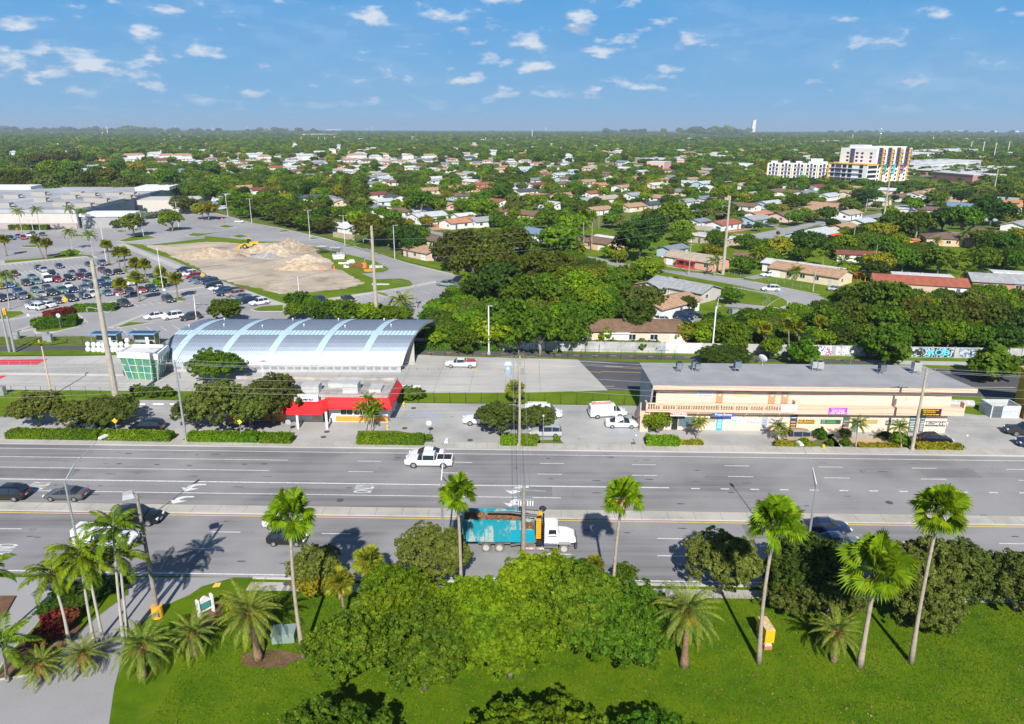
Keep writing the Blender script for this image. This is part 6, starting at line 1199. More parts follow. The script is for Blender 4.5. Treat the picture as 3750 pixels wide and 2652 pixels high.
def scatter_stuff(name,pts,scl,rot,idx,protos):
 cl=bpy.data.collections.new(name+'_crowns')
 for i,me in enumerate(protos):o=bpy.data.objects.new('crown_%02d'%i,me);cl.objects.link(o)
 me=bpy.data.meshes.new(name);me.vertices.add(len(pts));me.vertices.foreach_set('co',np.asarray(pts,dtype=np.float32).ravel())
 for nm,tp,arr in(('scl','FLOAT',scl),('rot','FLOAT',rot),('idx','INT',idx)):
  a=me.attributes.new(nm,tp,'POINT');a.data.foreach_set('value',np.asarray(arr))
 o=bpy.data.objects.new(name,me);COL.objects.link(o);o['kind']='stuff'
 g=bpy.data.node_groups.new(name,'GeometryNodeTree');g.interface.new_socket('Geometry',in_out='INPUT',socket_type='NodeSocketGeometry');g.interface.new_socket('Geometry',in_out='OUTPUT',socket_type='NodeSocketGeometry')
 gi=g.nodes.new('NodeGroupInput');go=g.nodes.new('NodeGroupOutput');ip=g.nodes.new('GeometryNodeInstanceOnPoints');ci=g.nodes.new('GeometryNodeCollectionInfo')
 ci.inputs['Collection'].default_value=cl;ci.inputs['Separate Children'].default_value=True;ci.inputs['Reset Children'].default_value=True
 ip.inputs['Pick Instance'].default_value=True
 def at(nm,tp):n=g.nodes.new('GeometryNodeInputNamedAttribute');n.data_type=tp;n.inputs['Name'].default_value=nm;return n.outputs['Attribute']
 cx3=g.nodes.new('ShaderNodeCombineXYZ');g.links.new(at('rot','FLOAT'),cx3.inputs[2])
 er=g.nodes.new('FunctionNodeEulerToRotation');g.links.new(cx3.outputs[0],er.inputs[0])
 g.links.new(gi.outputs[0],ip.inputs['Points']);g.links.new(ci.outputs[0],ip.inputs['Instance']);g.links.new(at('idx','INT'),ip.inputs['Instance Index']);g.links.new(er.outputs[0],ip.inputs['Rotation']);g.links.new(at('scl','FLOAT'),ip.inputs['Scale'])
 g.links.new(ip.outputs[0],go.inputs[0]);md=o.modifiers.new('scatter','NODES');md.node_group=g
 return o
protos=[]
for i,k in enumerate(['green','green','bright','dark','olive','green','brown','yellow','olive','dark']):
 protos.append(shape(k,i%3,0)[0])
rs=np.random.RandomState(4)
grid={}
for a,b_,c_ in TREES:grid.setdefault((int(a//12),int(b_//12)),[]).append((a,b_,c_))
hgrid={}
for h_ in HOUSES:hgrid.setdefault((int(h_[0]//30),int(h_[1]//30)),[]).append(h_)
def near(gr,x,y,cs,f):
 i,j=int(x//cs),int(y//cs)
 for a in(i-1,i,i+1):
  for b_ in(j-1,j,j+1):
   for e_ in gr.get((a,b_),()):
    if f(e_):return True
 return False
hscr={}
for(hx,hy),h_ in HS:hscr.setdefault((int(hx//60),int(hy//30)),[]).append((hx,hy,h_))
def inlot(x,y):return inpoly(x,y,LOTP)or(-345<x<-160 and 300<y<460)or(x<-140 and y<330)
pts=[];scl=[]
def clear_street(x,y,R_):
 a=((x-49)*px_+(y-223)*py_)/82;k=round(a)
 if k>=1 and abs(a-k)*82<4+R_*.3:return False
 b2=((x-98)*gx+(y-295)*gy)/190
 return abs(b2-round(b2))*190>4+R_*.3
def bad_build(x,y):return(258<x<380 and 565<y<760)or(y>500 and y<760 and 200<x<262 and y>600 and y<720 and x>225)
for n_,y0,y1,r0,r1,sep in((11000,320,860,2.3,4.7,.62),(15000,860,2200,4.2,7.5,.0)):
 for i in range(n_):
  u=rs.rand();y=math.sqrt(y0*y0+(y1*y1-y0*y0)*u);x=rs.uniform(-.76,.76)*y;R_=rs.uniform(r0,r1)
  if inlot(x,y)or bad_build(x,y):continue
  if near(grid,x,y,12,lambda e_:(x-e_[0])**2+(y-e_[1])**2<((R_+e_[2])*.63)**2):continue
  if near(hgrid,x,y,30,lambda e_:(x-e_[0])**2+(y-e_[1])**2<(e_[2]*.75+R_*.8)**2):continue
  if y<700 and not clear_street(x,y,R_):continue
  c=proj(x,y,R_*.9);rp=R_*FPX/depth(x,y);ii,jj=int(c[0]//60),int(c[1]//30);hid=False
  for a in(ii-1,ii,ii+1):
   for b_ in(jj-1,jj,jj+1):
    for hx,hy,h_ in hscr.get((a,b_),()):
     if h_[1]>y and abs(hx-c[0])<rp*.7+h_[2]*FPX/depth(h_[0],h_[1])*.5 and abs(hy-c[1])<rp*1.0+3 and rs.rand()<.88:hid=True
  if hid:continue
  grid.setdefault((int(x//12),int(y//12)),[]).append((x,y,R_));pts.append((x,y,0));scl.append(R_/5)
 if y0==320:nnear=len(pts)
for n_,y0,y1,r0,r1 in((9000,2200,4200,7,12),(7000,4200,9000,12,20)):
 for i in range(n_):
  u=rs.rand();y=math.sqrt(y0*y0+(y1*y1-y0*y0)*u);pts.append((rs.uniform(-.76,.76)*y,y,-2.5));scl.append(rs.uniform(r0,r1)/5*(.6 if y>4200 else .8))
for x0_,x1_,yy,hh,nn in((-4400,-3000,6200,44,50),(-3900,-1500,6200,38,60),(700,1900,6000,40,40),(2700,4200,6500,30,40),(-1400,600,6500,14,40),(1230,1500,5200,50,26),(-1500,-300,4000,16,30)):
 for i in range(nn):pts.append((rs.uniform(x0_,x1_),yy+rs.uniform(-150,150),0));scl.append(hh/8*rs.uniform(.7,1.2))
n_=len(pts);idx=rs.choice([0,1,2,3,4,5,6,7,8,9],n_,p=[.15,.15,.20,.07,.09,.13,.06,.08,.04,.03])
print('FAR TREES',n_,'near',nnear,'single',ntree)
o=scatter_stuff('wooded_suburb',pts,np.array(scl,dtype=np.float32),rs.uniform(0,6.28,n_).astype(np.float32),idx.astype(np.int32),protos)
THK=[poly([M[3](520,1250),M[3](760,1060),M[3](1250,980),M[3](1900,900),M[3](2250,960),M[4](0,1350),K[4](0,60),K[4](-40,340),K[3](2150,440),K[3](330,440),K[3](250,280)]),poly([K[4](1100,480),K[4](1150,270),K[4](1500,180),K[4](1900,170),K[4](2215,100),K[5](200,0),K[5](800,-60),K[5](2215,-60),K[5](2330,440),K[5](0,480)]),poly([M[5](450,520),M[5](900,400),M[5](1200,380),M[5](1180,560),M[5](950,640),M[5](880,900),M[5](350,900),M[5](100,800),M[5](120,620)]),poly([M[5](1000,720),M[5](1300,760),M[5](1300,930),M[5](950,930)]),poly([M[5](1750,720),M[5](2296,640),M[5](2296,920),M[5](1850,920)]),poly([M[3](330,820),M[3](1900,760),M[3](1900,900),M[3](700,1030)])]
up=[];us=[];q6=random.Random(6)
for P in THK:
 xa,xb,ya_,yb_=min(p[0]for p in P),max(p[0]for p in P),min(p[1]for p in P),max(p[1]for p in P)
 for i in range(int((xb-xa)*(yb_-ya_)/5.5)):
  x,y=q6.uniform(xa,xb),q6.uniform(ya_,yb_)
  if inpoly(x,y,P)and not any((x-h_[0])**2+(y-h_[1])**2<(h_[2]+2.5)**2 for h_ in HOUSES):up.append((x,y,0));us.append(q6.uniform(1.5,2.9)/5)
scatter_stuff('undergrowth',up,np.array(us,dtype=np.float32),np.array([q6.uniform(0,6)for _ in up],dtype=np.float32),np.array([q6.choice([0,1,2,3,4,0,2,6])for _ in up],dtype=np.int32),[shape(k,i%2,1)[0]for i,k in enumerate(['green','green','bright','dark','olive','green','brown'])])
rs3=np.random.RandomState(21);ng=90000
gp=np.stack([rs3.uniform(-27,47,ng),rs3.uniform(33,58.8,ng),np.full(ng,.03)],1);DRV=poly([B[1](-320,940),B[1](1740,985),B[1](1500,1052),B[1](1410,1115),B[1](1190,1210),B[1](1040,1330),B[1](930,1500),B[1](800,2200),B[1](-700,2150)])
gp=gp[[not inpoly(a,b_,DRV)and abs(a)<b_*.78+6 for a,b_ in gp[:,:2]]];gn=rs3.normal(size=gp.shape);gn[:,2]*=.5;gn/=np.linalg.norm(gn,axis=1)[:,None]
V,Q=leaf_quads(gp,gn,.085,rs3,.4);gl_=obj_('grass_blades',np_mesh('grass_blades',V,Q,leafmat('blade_green',(.10,.19,.003),(.06,.13,.003),(.17,.21,.01),rand=0,sc=.5)),None);gl_['kind']='stuff'
gp=gp[:3500]+np.array([0,0,.05]);V,Q=leaf_quads(gp,np.tile([0.,0.,1.],(len(gp),1))+rs3.normal(scale=.2,size=gp.shape),.075,rs3,.6);gl_=obj_('fallen_leaves',np_mesh('fallen_leaves',V,Q,mat('dry_leaf',(.24,.17,.05),.9,var=.4,scale=3)),None);gl_['kind']='stuff'
def hedge(pa,pb,dep,h,kind,label,z=0.0,wpos=None,size=.11,dens=150,name='hedge'):
 a,b_=(Vector(G(pa)),Vector(G(pb)))if wpos is None else(Vector(wpos[0]),Vector(wpos[1]));L_=(b_-a).length;ang=math.atan2(b_.y-a.y,b_.x-a.x);c=(a+b_)/2
 rs2=np.random.RandomState(int(abs(a.x*10))+int(L_*7));
 areas=[(L_*dep,2,1),(L_*h,1,-1),(L_*h,1,1),(dep*h,0,-1),(dep*h,0,1)];P=[];N=[]
 for ar,axn,sg in areas:
  k=int(ar*dens)+1;q=np.stack([rs2.uniform(-L_/2,L_/2,k),rs2.uniform(-dep/2,dep/2,k),rs2.uniform(0,h,k)],1)
  q[:,axn]={0:sg*L_/2,1:sg*dep/2,2:h}[axn];nn=np.zeros((k,3));nn[:,axn]=sg;P.append(q+rs2.normal(scale=.05,size=q.shape));N.append(nn+rs2.normal(scale=.5,size=q.shape))
 P=np.concatenate(P);N=np.concatenate(N);P[:,2]+=.06*np.sin(P[:,0]*2.1)+.04*np.sin(P[:,0]*5.3);N/=np.linalg.norm(N,axis=1)[:,None];P[:,2]=np.maximum(P[:,2],.02)
 V,Q=leaf_quads(P,N,size,rs2)
 t=thing(name,label,'hedge',(c.x,c.y,z),ang,'clipped hedges');obj_('foliage',np_mesh('hedge_leaves',V,Q,LM[kind]),t)
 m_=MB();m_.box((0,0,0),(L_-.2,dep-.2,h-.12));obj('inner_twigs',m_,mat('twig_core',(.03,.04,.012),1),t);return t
def bush(p,r_,kind,label,sz=.9,size=.13,wpos=None,z=0,name='bush',n=None,cat='bush'):
 x,y=wpos or G(p);key=('bush',kind,round(size,2))
 if key not in SHAPES:
  me,C=crown_mesh('bush_leaves',1.0,.0,1.7,10,2600,size,len(SHAPES),LM[kind],lobe=.5);SHAPES[key]=me
 t=thing(name,label,cat,(x,y,z),qt.uniform(0,6),'bushes');t.scale=(r_,r_,r_*sz);obj_('foliage',SHAPES[key],t);b2=MB();b2.cyl((0,0,0),.06,.5,5);obj('stem',b2,BARK,t);return t
hh_=1.15
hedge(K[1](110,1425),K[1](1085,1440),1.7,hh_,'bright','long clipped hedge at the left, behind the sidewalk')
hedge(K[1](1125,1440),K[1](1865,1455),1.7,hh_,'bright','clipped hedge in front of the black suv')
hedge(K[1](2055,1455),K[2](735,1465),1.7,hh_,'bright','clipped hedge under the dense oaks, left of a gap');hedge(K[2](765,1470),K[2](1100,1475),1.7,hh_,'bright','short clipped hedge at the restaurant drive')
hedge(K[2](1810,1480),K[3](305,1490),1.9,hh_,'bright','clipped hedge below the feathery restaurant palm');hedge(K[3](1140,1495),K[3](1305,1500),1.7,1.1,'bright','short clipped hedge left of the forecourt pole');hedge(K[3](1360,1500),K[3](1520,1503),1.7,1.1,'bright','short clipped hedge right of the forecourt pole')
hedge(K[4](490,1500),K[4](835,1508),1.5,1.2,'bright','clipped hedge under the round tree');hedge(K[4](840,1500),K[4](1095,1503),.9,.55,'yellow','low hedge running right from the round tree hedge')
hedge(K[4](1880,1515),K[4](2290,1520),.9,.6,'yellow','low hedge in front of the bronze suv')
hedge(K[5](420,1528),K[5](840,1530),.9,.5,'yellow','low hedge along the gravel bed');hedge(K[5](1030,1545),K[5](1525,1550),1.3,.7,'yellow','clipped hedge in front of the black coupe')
hedge(M[5](1620,1140),M[5](1990,1270),2.0,1.8,'bright','tall hedge beside the white suv and the pink brick house',size=.2,dens=40);hedge(M[1](120,495),M[1](550,495),2.4,2.0,'green','clipped hedge in front of the superstore',size=.3,dens=20)
hedge(K[2](1640,95),K[3](90,150),3.0,2.6,'bright','long hedge behind the silver roof',size=.22,dens=35);hedge(S[2](1030,1145),S[2](1130,1150),3,2.5,'bright','square hedge by the white houses',size=.4,dens=14)
for p,r_,k,lb in[(K[5](-10,1440),1.1,'green','rounded bush left of the shop path'),(K[5](105,1510),.6,'green','small round bush beside the hydrant path'),(K[5](262,1440),1.0,'olive','dark clipped ball bush right of the shop path'),(K[5](290,1510),.7,'green','small ball bush below the dark clipped one'),(K[5](640,1430),.5,'green','tiny bush on the gravel bed'),(K[5](715,1435),.7,'dark','dark ball bush at the gravel bed'),(K[5](860,1500),1.2,'bright','large rounded bush under the right shop palm'),(K[5](950,1520),.9,'green','rounded bush left of the leaning pole'),(K[5](-160,1520),.8,'bright','low round bush near the bronze suv'),(K[3](350,1455),.6,'bright','round yellow green bush below the stop sign'),(K[3](1735,1465),.5,'bright','tiny bush on the forecourt corner'),(K[1](2010,1460),.3,'green','scrap of bush by the gate pole'),(M[1](795,790),1.5,'green','round bush on the car park strip'),(M[1](1800,1140),1.9,'bright','bushy clump under the lamp in the car park'),(M[1](2230,80),1.5,'olive','bush near the far lot corner'),(K[1](1500,975),1.3,'green','low shrub at the fence left'),(K[1](1650,985),1.3,'green','low shrub at the fence, middle'),(K[1](1800,985),1.2,'green','low shrub at the fence, right'),(K[3](150,1010),1.5,'green','low shrub right of the restaurant'),(K[3](250,1000),1.2,'green','low shrub by the white box at the fence'),(K[3](770,525),1.4,'green','shrub between path and busway'),(K[5](700,640),4.5,'green','wide low bush behind the shop roof units'),(K[5](1900,830),4.2,'green','wide bush by the mustard building'),(K[4](2150,640),3.2,'green','bush behind the satellite dish'),(K[4](450,490),1.6,'green','shrub against the plain wall'),(K[4](580,490),1.4,'green','smaller shrub against the plain wall'),(K[4](60,400),2.2,'bright','palm-like shrub at the blush house corner'),(K[4](900,400),2.4,'yellow','yellow shrub right of the blush house'),(K[4](970,380),2.4,'bright','green shrub right of the yellow shrub'),(M[5](230,1080),2.5,'bright','shrub at the playground corner'),(M[5](380,1040),2.5,'bright','shrub along the playground fence'),(M[5](1790,1080),2.2,'olive','grey shrub by the pink brick house'),(K[1](440,240),1.6,'bright','low shrub on the left island')]:
 bush(p,r_,k,lb)
hedge(K[1](420,240),K[1](840,200),5.5,1.8,'green','broad clipped hedge on the left island',size=.16,dens=60);RDL=leafmat('leaf_red',(.22,.05,.02),(.12,.03,.015));LM['red']=RDL;KLAB['red']='red'
hedge(K[1](520,140),K[1](760,80),3.0,1.5,'red','red leaved hedge on the left island',size=.16,dens=60);hedge(K[1](800,60),K[1](1270,40),3.5,1.4,'green','clipped hedge on the second island',size=.16,dens=50)
for i,(a,b_)in enumerate([(400,1350),(470,1400),(380,1440),(320,1500),(520,1340)]):bush(B[1](a,b_),.9,'red','red leaved shrub in the driveway island bed',z=.15)
for i,(a,b_)in enumerate([(380,1270),(450,1200),(560,1250),(650,1180),(750,1130),(860,1080),(480,1120),(700,1060)]):bush(B[1](a,b_),1.2,'dark','dark low shrub on the driveway island',sz=.5,z=.15)
for i,(a,b_)in enumerate([(1380,1330),(1690,1180),(1720,1230)]):bush(B[1](a,b_),.55,'yellow','yellow flowering shrub near the white sign',z=.02)
#  palms
PG={'fan':leafmat('palm_lime',(.23,.33,.004),(.10,.20,.004),trans=.35,rand=.1,sc=1.5),'feather':leafmat('palm_green',(.11,.20,.006),(.20,.26,.006),trans=.3,rand=.15,sc=1.5),'date':leafmat('palm_sage',(.14,.20,.035),(.23,.27,.03),trans=.25,rand=.1,sc=1.5),'sabal':leafmat('palm_sabal',(.17,.23,.015),(.27,.26,.02),trans=.3,rand=.15,sc=1.2)}
def fan_crown(nleaf,L_,seed,m,droop=.9,fl=1.0,flat=False):
 q=np.random.RandomState(seed);V=[];F=[];MI=[]
 for i in range(nleaf+nleaf//3):
  az=q.uniform(0,2*math.pi);el=math.asin(q.uniform(-.6,1.0))*.95+.1;l1=L_*q.uniform(.34,.62)
  if i>=nleaf:el=q.uniform(.5,1.4);l1=L_*q.uniform(.08,.25)
  d=np.array([math.cos(az)*math.cos(el),math.sin(az)*math.cos(el),math.sin(el)])
  side=np.array([-math.sin(az),math.cos(az),0]);up=np.cross(d,side)*-1
  p1=d*l1-np.array([0,0,.10*L_*(1-abs(el))])
  b0=len(V);V+=[p1*.0+side*.02,p1+side*.02,p1-side*.02,-side*.02];F.append((b0,b0+1,b0+2,b0+3));MI.append(0)
  fr_=fl*L_*q.uniform(.42,.58);nsg=19;tw=q.uniform(-1.1,1.1)
  s2=side*math.cos(tw)+up*math.sin(tw)
  for k in range(nsg):
   a=(k/(nsg-1)-.5)*2*1.75;dir_=d*math.cos(a)+s2*math.sin(a);w=fr_*.062
   dd_=np.cross(dir_,np.cross(d,s2));n1=np.linalg.norm(dd_)or 1;dd_=dd_/n1
   m1=p1+dir_*fr_*.58;e1=p1+dir_*fr_*(1.0-.12*abs(a))-np.array([0,0,droop*fr_*q.uniform(.22,.5)])
   m1=m1-np.array([0,0,droop*fr_*.06]);b0=len(V)
   V+=[p1,m1+dd_*w,e1,m1-dd_*w];F.append((b0,b0+1,b0+2,b0+3));MI.append(0)
 return np_mesh('fan_leaves',np.array(V),F,m)
def feather_crown(nf,L_,seed,m,arch=.9,nl=30,ll=.55,elmin=-.3,elmax=1.2,wd=.05):
 q=np.random.RandomState(seed);V=[];F=[]
 for i in range(nf):
  az=i*2.4+q.uniform(-.25,.25);e0=elmin+(elmax-elmin)*((i+.5)/nf)**.8;L1=L_*q.uniform(.85,1.1)
  pts_=[];p=np.array([0.,0.,0.]);el=e0;side=np.array([-math.sin(az),math.cos(az),0])
  for k in range(nl+1):
   d=np.array([math.cos(az)*math.cos(el),math.sin(az)*math.cos(el),math.sin(el)]);pts_.append((p.copy(),d));p=p+d*L1/nl;el-=arch*1.5/nl*(.5+k/nl)
  for k in range(nl):
   a,b_=pts_[k][0],pts_[k+1][0];w=.03*(1-k/nl)+.008;b0=len(V);V+=[a-side*w,b_-side*w,b_+side*w,a+side*w];F.append((b0,b0+1,b0+2,b0+3))
   if k<3:continue
   d=pts_[k][1];ln=ll*(math.sin(math.pi*min(1,(k/nl)*.9+.12))**.6)*q.uniform(.85,1.1)
   for sg in(-1,1):
    for off_ in(0,.5):
     o_=a+(b_-a)*off_;dr=side*sg*.8+d*.55+np.array([0,0,-.35+q.uniform(-.15,.15)]);dr/=np.linalg.norm(dr)
     e1=o_+dr*ln-np.array([0,0,.12*ln]);mm=o_+dr*ln*.5;b0=len(V)
     V+=[o_,mm+d*wd,e1,mm-d*wd];F.append((b0,b0+1,b0+2,b0+3))
 return np_mesh('feather_leaves',np.array(V),F,m)
PM={}
def pm(kind,v):
 if(kind,v)in PM:return PM[(kind,v)]
 if kind=='fan':me=fan_crown(40,2.5,v,PG['fan'],.75,1.0)
 elif kind=='sabal':me=fan_crown(64,1.0,v+9,PG['sabal'],.45,1.05)
 elif kind=='royal':me=feather_crown(17,3.0,v,PG['feather'],1.25,22,.62,-.35,1.35,.05)
 elif kind=='coco':me=feather_crown(19,3.4,v+3,PG['feather'],1.0,20,.7,-.5,1.3,.06)
 elif kind=='date':me=feather_crown(52,3.3,v+5,PG['date'],1.05,34,.38,-.8,1.45,.020)
 elif kind=='areca':me=feather_crown(15,1.9,v+7,PG['fan'],1.1,16,.42,.0,1.4,.04)
 PM[(kind,v)]=me;return me
PALMT={'fan':(mat('palm_trunk_grey',(.36,.30,.24),.9,var=.2,scale=3),.19),'sabal':(mat('palm_trunk_brown',(.24,.19,.14),.9,var=.25,scale=3),.17),'royal':(mat('palm_trunk_pale',(.42,.39,.34),.85,var=.15),.15),'coco':(mat('palm_trunk_grey',(.36,.30,.24)),.14),'date':(mat('palm_trunk_fibrous',(.22,.14,.08),1,var=.4,scale=5),.33),'areca':(mat('palm_trunk_pale',(.4,.4,.4)),.07)}
PNAME={'fan':'fan_palm','sabal':'cabbage_palm','royal':'royal_palm','coco':'coconut_palm','date':'date_palm','areca':'feather_palm'}
def palm(kind,base,crown,label,cs=1.0,v=0,fruit=None,bow=.0,group=None,dead=False,r=None):
 bx,by=G(base);h=max(1.0,top((bx,by),crown));cxw,cyw=G(crown,h)
 tm_,tr_=PALMT[kind];tr_=r or tr_
 t=thing(PNAME[kind],label,'palm',(bx,by,0),0,group or{'fan':'tall fan palms','sabal':'cabbage palms','royal':'royal palms','coco':'coconut palms','date':'date palms','areca':'feather palms'}[kind])
 lx=cxw-bx;b2=MB();n=9;pts_=[(lx*(k/n)**1.3+bow*math.sin(math.pi*k/n),0,h*k/n)for k in range(n+1)]
 b2.tube(pts_,[tr_*(1.35-.5*min(1,k/2.5)-.2*k/n)for k in range(n+1)],9);obj('trunk',b2,tm_,t,smooth=True)
 c=obj_('crown',pm(kind,v),t);c.location=(lx,0,h);cs2=cs*(.9 if kind=='fan' else 1);c.scale=(cs2,cs2,cs2);c.rotation_euler=(0,0,v*1.3+bx)
 if kind in('royal',):b2=MB();b2.tube([(lx*.97,0,h-1.3),(lx,0,h+.1)],[tr_*1.05,tr_*.5],8);obj('crownshaft',b2,mat('crownshaft_green',(.16,.26,.06),.5),t)
 if kind=='date':b2=MB();b2.ball((lx,0,h-.25),(.62,.62,.6),10,6);obj('crown_heart',b2,mat('fibre',(.30,.15,.05),1,var=.4,scale=6),t)
 if fruit:
  b2=MB();q=random.Random(int(bx*9))
  for k in range(fruit):a=q.uniform(0,6.28);rr_=q.uniform(.4,.9)*cs;b2.ball((lx+rr_*math.cos(a),rr_*math.sin(a),h-q.uniform(.3,.9)),(.26,.26,.34),6,4)
  obj('fruit',b2,mat('orange_fruit',(.70,.28,.02),.8,var=.3,scale=9),t)
 if kind in('fan','sabal')and cs>.8 or dead:
  q=np.random.RandomState(int(abs(bx)*5));V=[];F=[]
  for k in range(70):
   a=q.uniform(0,6.28);r1=q.uniform(.15,.5)*(1 if kind=='fan' else .8);z0=h-q.uniform(.2,.7);ln=q.uniform(.6,1.3);dx,dy=math.cos(a),math.sin(a);b0=len(V)
   V+=[(lx+dx*.1,dy*.1,z0),(lx+dx*r1-dy*.06,dy*r1+dx*.06,z0-ln*.6),(lx+dx*r1,dy*r1,z0-ln),(lx+dx*r1+dy*.06,dy*r1-dx*.06,z0-ln*.6)];F.append((b0,b0+1,b0+2,b0+3))
  obj_('dead_leaves',np_mesh('dead_leaves',np.array(V),F,mat('dead_straw',(.38,.26,.14),1,var=.3)),t)
 return t
palm('fan',B[2](430,1575),B[2](330,500),'lone tall fan palm with its crown over two cars',1.0,0,fruit=None,bow=-.25)
palm('fan',B[2](1600,1190),B[2](1570,350),'tall fan palm left of the truck',.92,1,bow=.1)
palm('fan',B[3](815,1230),B[3](890,390),'tall fan palm with yellow fruit right of the truck',1.0,2,fruit=4,bow=-.1)
palm('fan',B[4](160,1620),B[4](290,570),'tall fan palm standing before the yellow sign',1.15,3,bow=-.25)
palm('fan',B[4](910,1640),B[4](1040,900),'broad fan palm with the largest crown on the right lawn',1.35,4,bow=0,r=.24)
palm('fan',B[4](1290,1620),B[4](1510,470),'rightmost tall leaning fan palm',1.05,5,bow=-.15)
palm('sabal',B[2](890,1120),B[2](900,850),'yellow green fan palm beside the left canopy',1.55,0,group='low fan palms',dead=True);palm('sabal',B[2](735,1290),B[2](700,1010),'grey green fan palm on a short brown trunk',1.45,1,group='low fan palms',dead=True);palm('sabal',B[3](690,1120),B[3](690,880),'small fan palm poking out of the canopy',1.0,0,group='low fan palms')
palm('date',B[2](95,1590),B[2](20,1250),'large date palm left of the lone fan palm',1.05,0,fruit=4);palm('date',B[3](1350,1640),B[3](1375,1240),'large date palm with orange fruit at the canopy end',1.1,1,fruit=14);palm('date',B[4](715,1610),B[4](740,1390),'small date palm right of the yellow sign',.78,2,fruit=3,r=.24)
palm('date',B[2](960,1330),B[2](960,1190),'young date palm under the yellow green fan palm',.75,0,r=.2);palm('date',B[1](1060,1720),B[1](1060,1500),'date palm cut off at the bottom, left of the drive sign',.95,2);palm('date',B[1](1440,1560),B[1](1430,1400),'date palm right in front of the white sign',.8,1,r=.25);palm('date',B[1](600,1680),B[1](620,1560),'low date palm in the bottom left bed',.7,0,r=.2);palm('date',B[1](330,1740),B[1](300,1640),'lowest date palm in the bottom left bed',.7,1,r=.2)
palm('royal',B[1](515,1480),B[1](380,960),'leaning palm over the driveway, leftmost of the group',1.0,0,bow=.15);palm('royal',B[1](705,1500),B[1](590,820),'tall palm of the driveway group in front of the lamp',1.0,1);palm('royal',B[1](780,1520),B[1](650,900),'palm with the lower crown in the driveway group',.95,2);palm('royal',B[1](925,1490),B[1](840,620),'tallest palm of the driveway group, over the white truck',1.0,3);palm('royal',B[1](955,1430),B[1](890,830),'right palm of the driveway group',1.0,4)
palm('royal',B[1](-60,1500),B[1](-110,960),'palm mostly beyond the left edge',1.0,2);palm('coco',B[1](60,1760),B[1](20,1480),'palm with arching fronds at the bottom left corner',.9,0)
for i,(a,b_,c,d)in enumerate([(250,530,200,290),(455,530,405,275),(845,520,775,265),(940,495,910,290),(815,720,775,520),(1050,790,1000,550),(110,1390,60,1020)]):palm('royal',M[1](a,b_),M[1](c,d),'feather palm near the superstore' if i<4 else('feather palm on a grass strip of the lot' if i<6 else 'feather palm at the left edge of the car park'),1.15,i%5,group='lot palms')
for i,(a,b_,c,d)in enumerate([(75,790,40,600),(485,820,400,610),(525,830,515,640),(1225,890,1195,660),(1345,950,1320,745),(1405,950,1390,745),(1545,1050,1510,865),(1640,1060,1610,880),(1830,1150,1800,970),(1995,1270,1965,1040),(1360,1285,1335,1100),(1565,1300,1520,1030)]):palm('sabal',M[1](a,b_),M[1](c,d),'round-headed palm in the car park',2.05,i%3,group='round-headed palms',dead=True,r=.25)
for a,b_,c,d,lb,s_ in((1060,1450,1040,1270,'little palm on the walkway, left of the blue door',.45),(1035,1445,1085,1250,'little palm leaning right on the walkway',.4),(1915,1465,1915,1300,'little palm in front of the bronze suv',.5),(1950,1470,1975,1350,'lower little palm in front of the bronze suv',.42)):palm('coco',K[4](a,b_),K[4](c,d),lb,s_,1,group='shop palms',r=.08)
palm('coco',K[5](395,1530),K[5](415,1280),'small palm at the gravel bed, left of the hedge',.55,2,group='shop palms',r=.1);palm('coco',K[5](885,1540),K[5](870,1315),'small palm right of the gravel bed',.55,3,group='shop palms',r=.1)
for dx,dy in((0,0),(-90,-30),(70,-40),(-20,-120),(30,40)):palm('areca',K[2](1930+dx*.4,1360),K[2](1930+dx,1130+dy),'bright feathery palm clump at the restaurant corner',.85,abs(dx)%3,group='restaurant palm clump',r=.07)
for a,b_,c,d,s_ in((1290,1050,1290,900,1.5),):palm('sabal',K[3](a,b_),K[3](c,d),'round palm behind the forecourt pole',1.7,0)
for i,(a,b_,c,d)in enumerate([(1780,540,1780,245),(2030,540,2030,210),(2140,545,2140,230)]):palm('sabal',K[4](a,b_),K[4](c,d),'palm before the graffiti wall',1.55,i,dead=True,group='wall palms')
palm('sabal',K[5](10,430),K[5](15,170),'palm at the left end of the dense tree row',1.5,1,dead=True,group='wall palms')
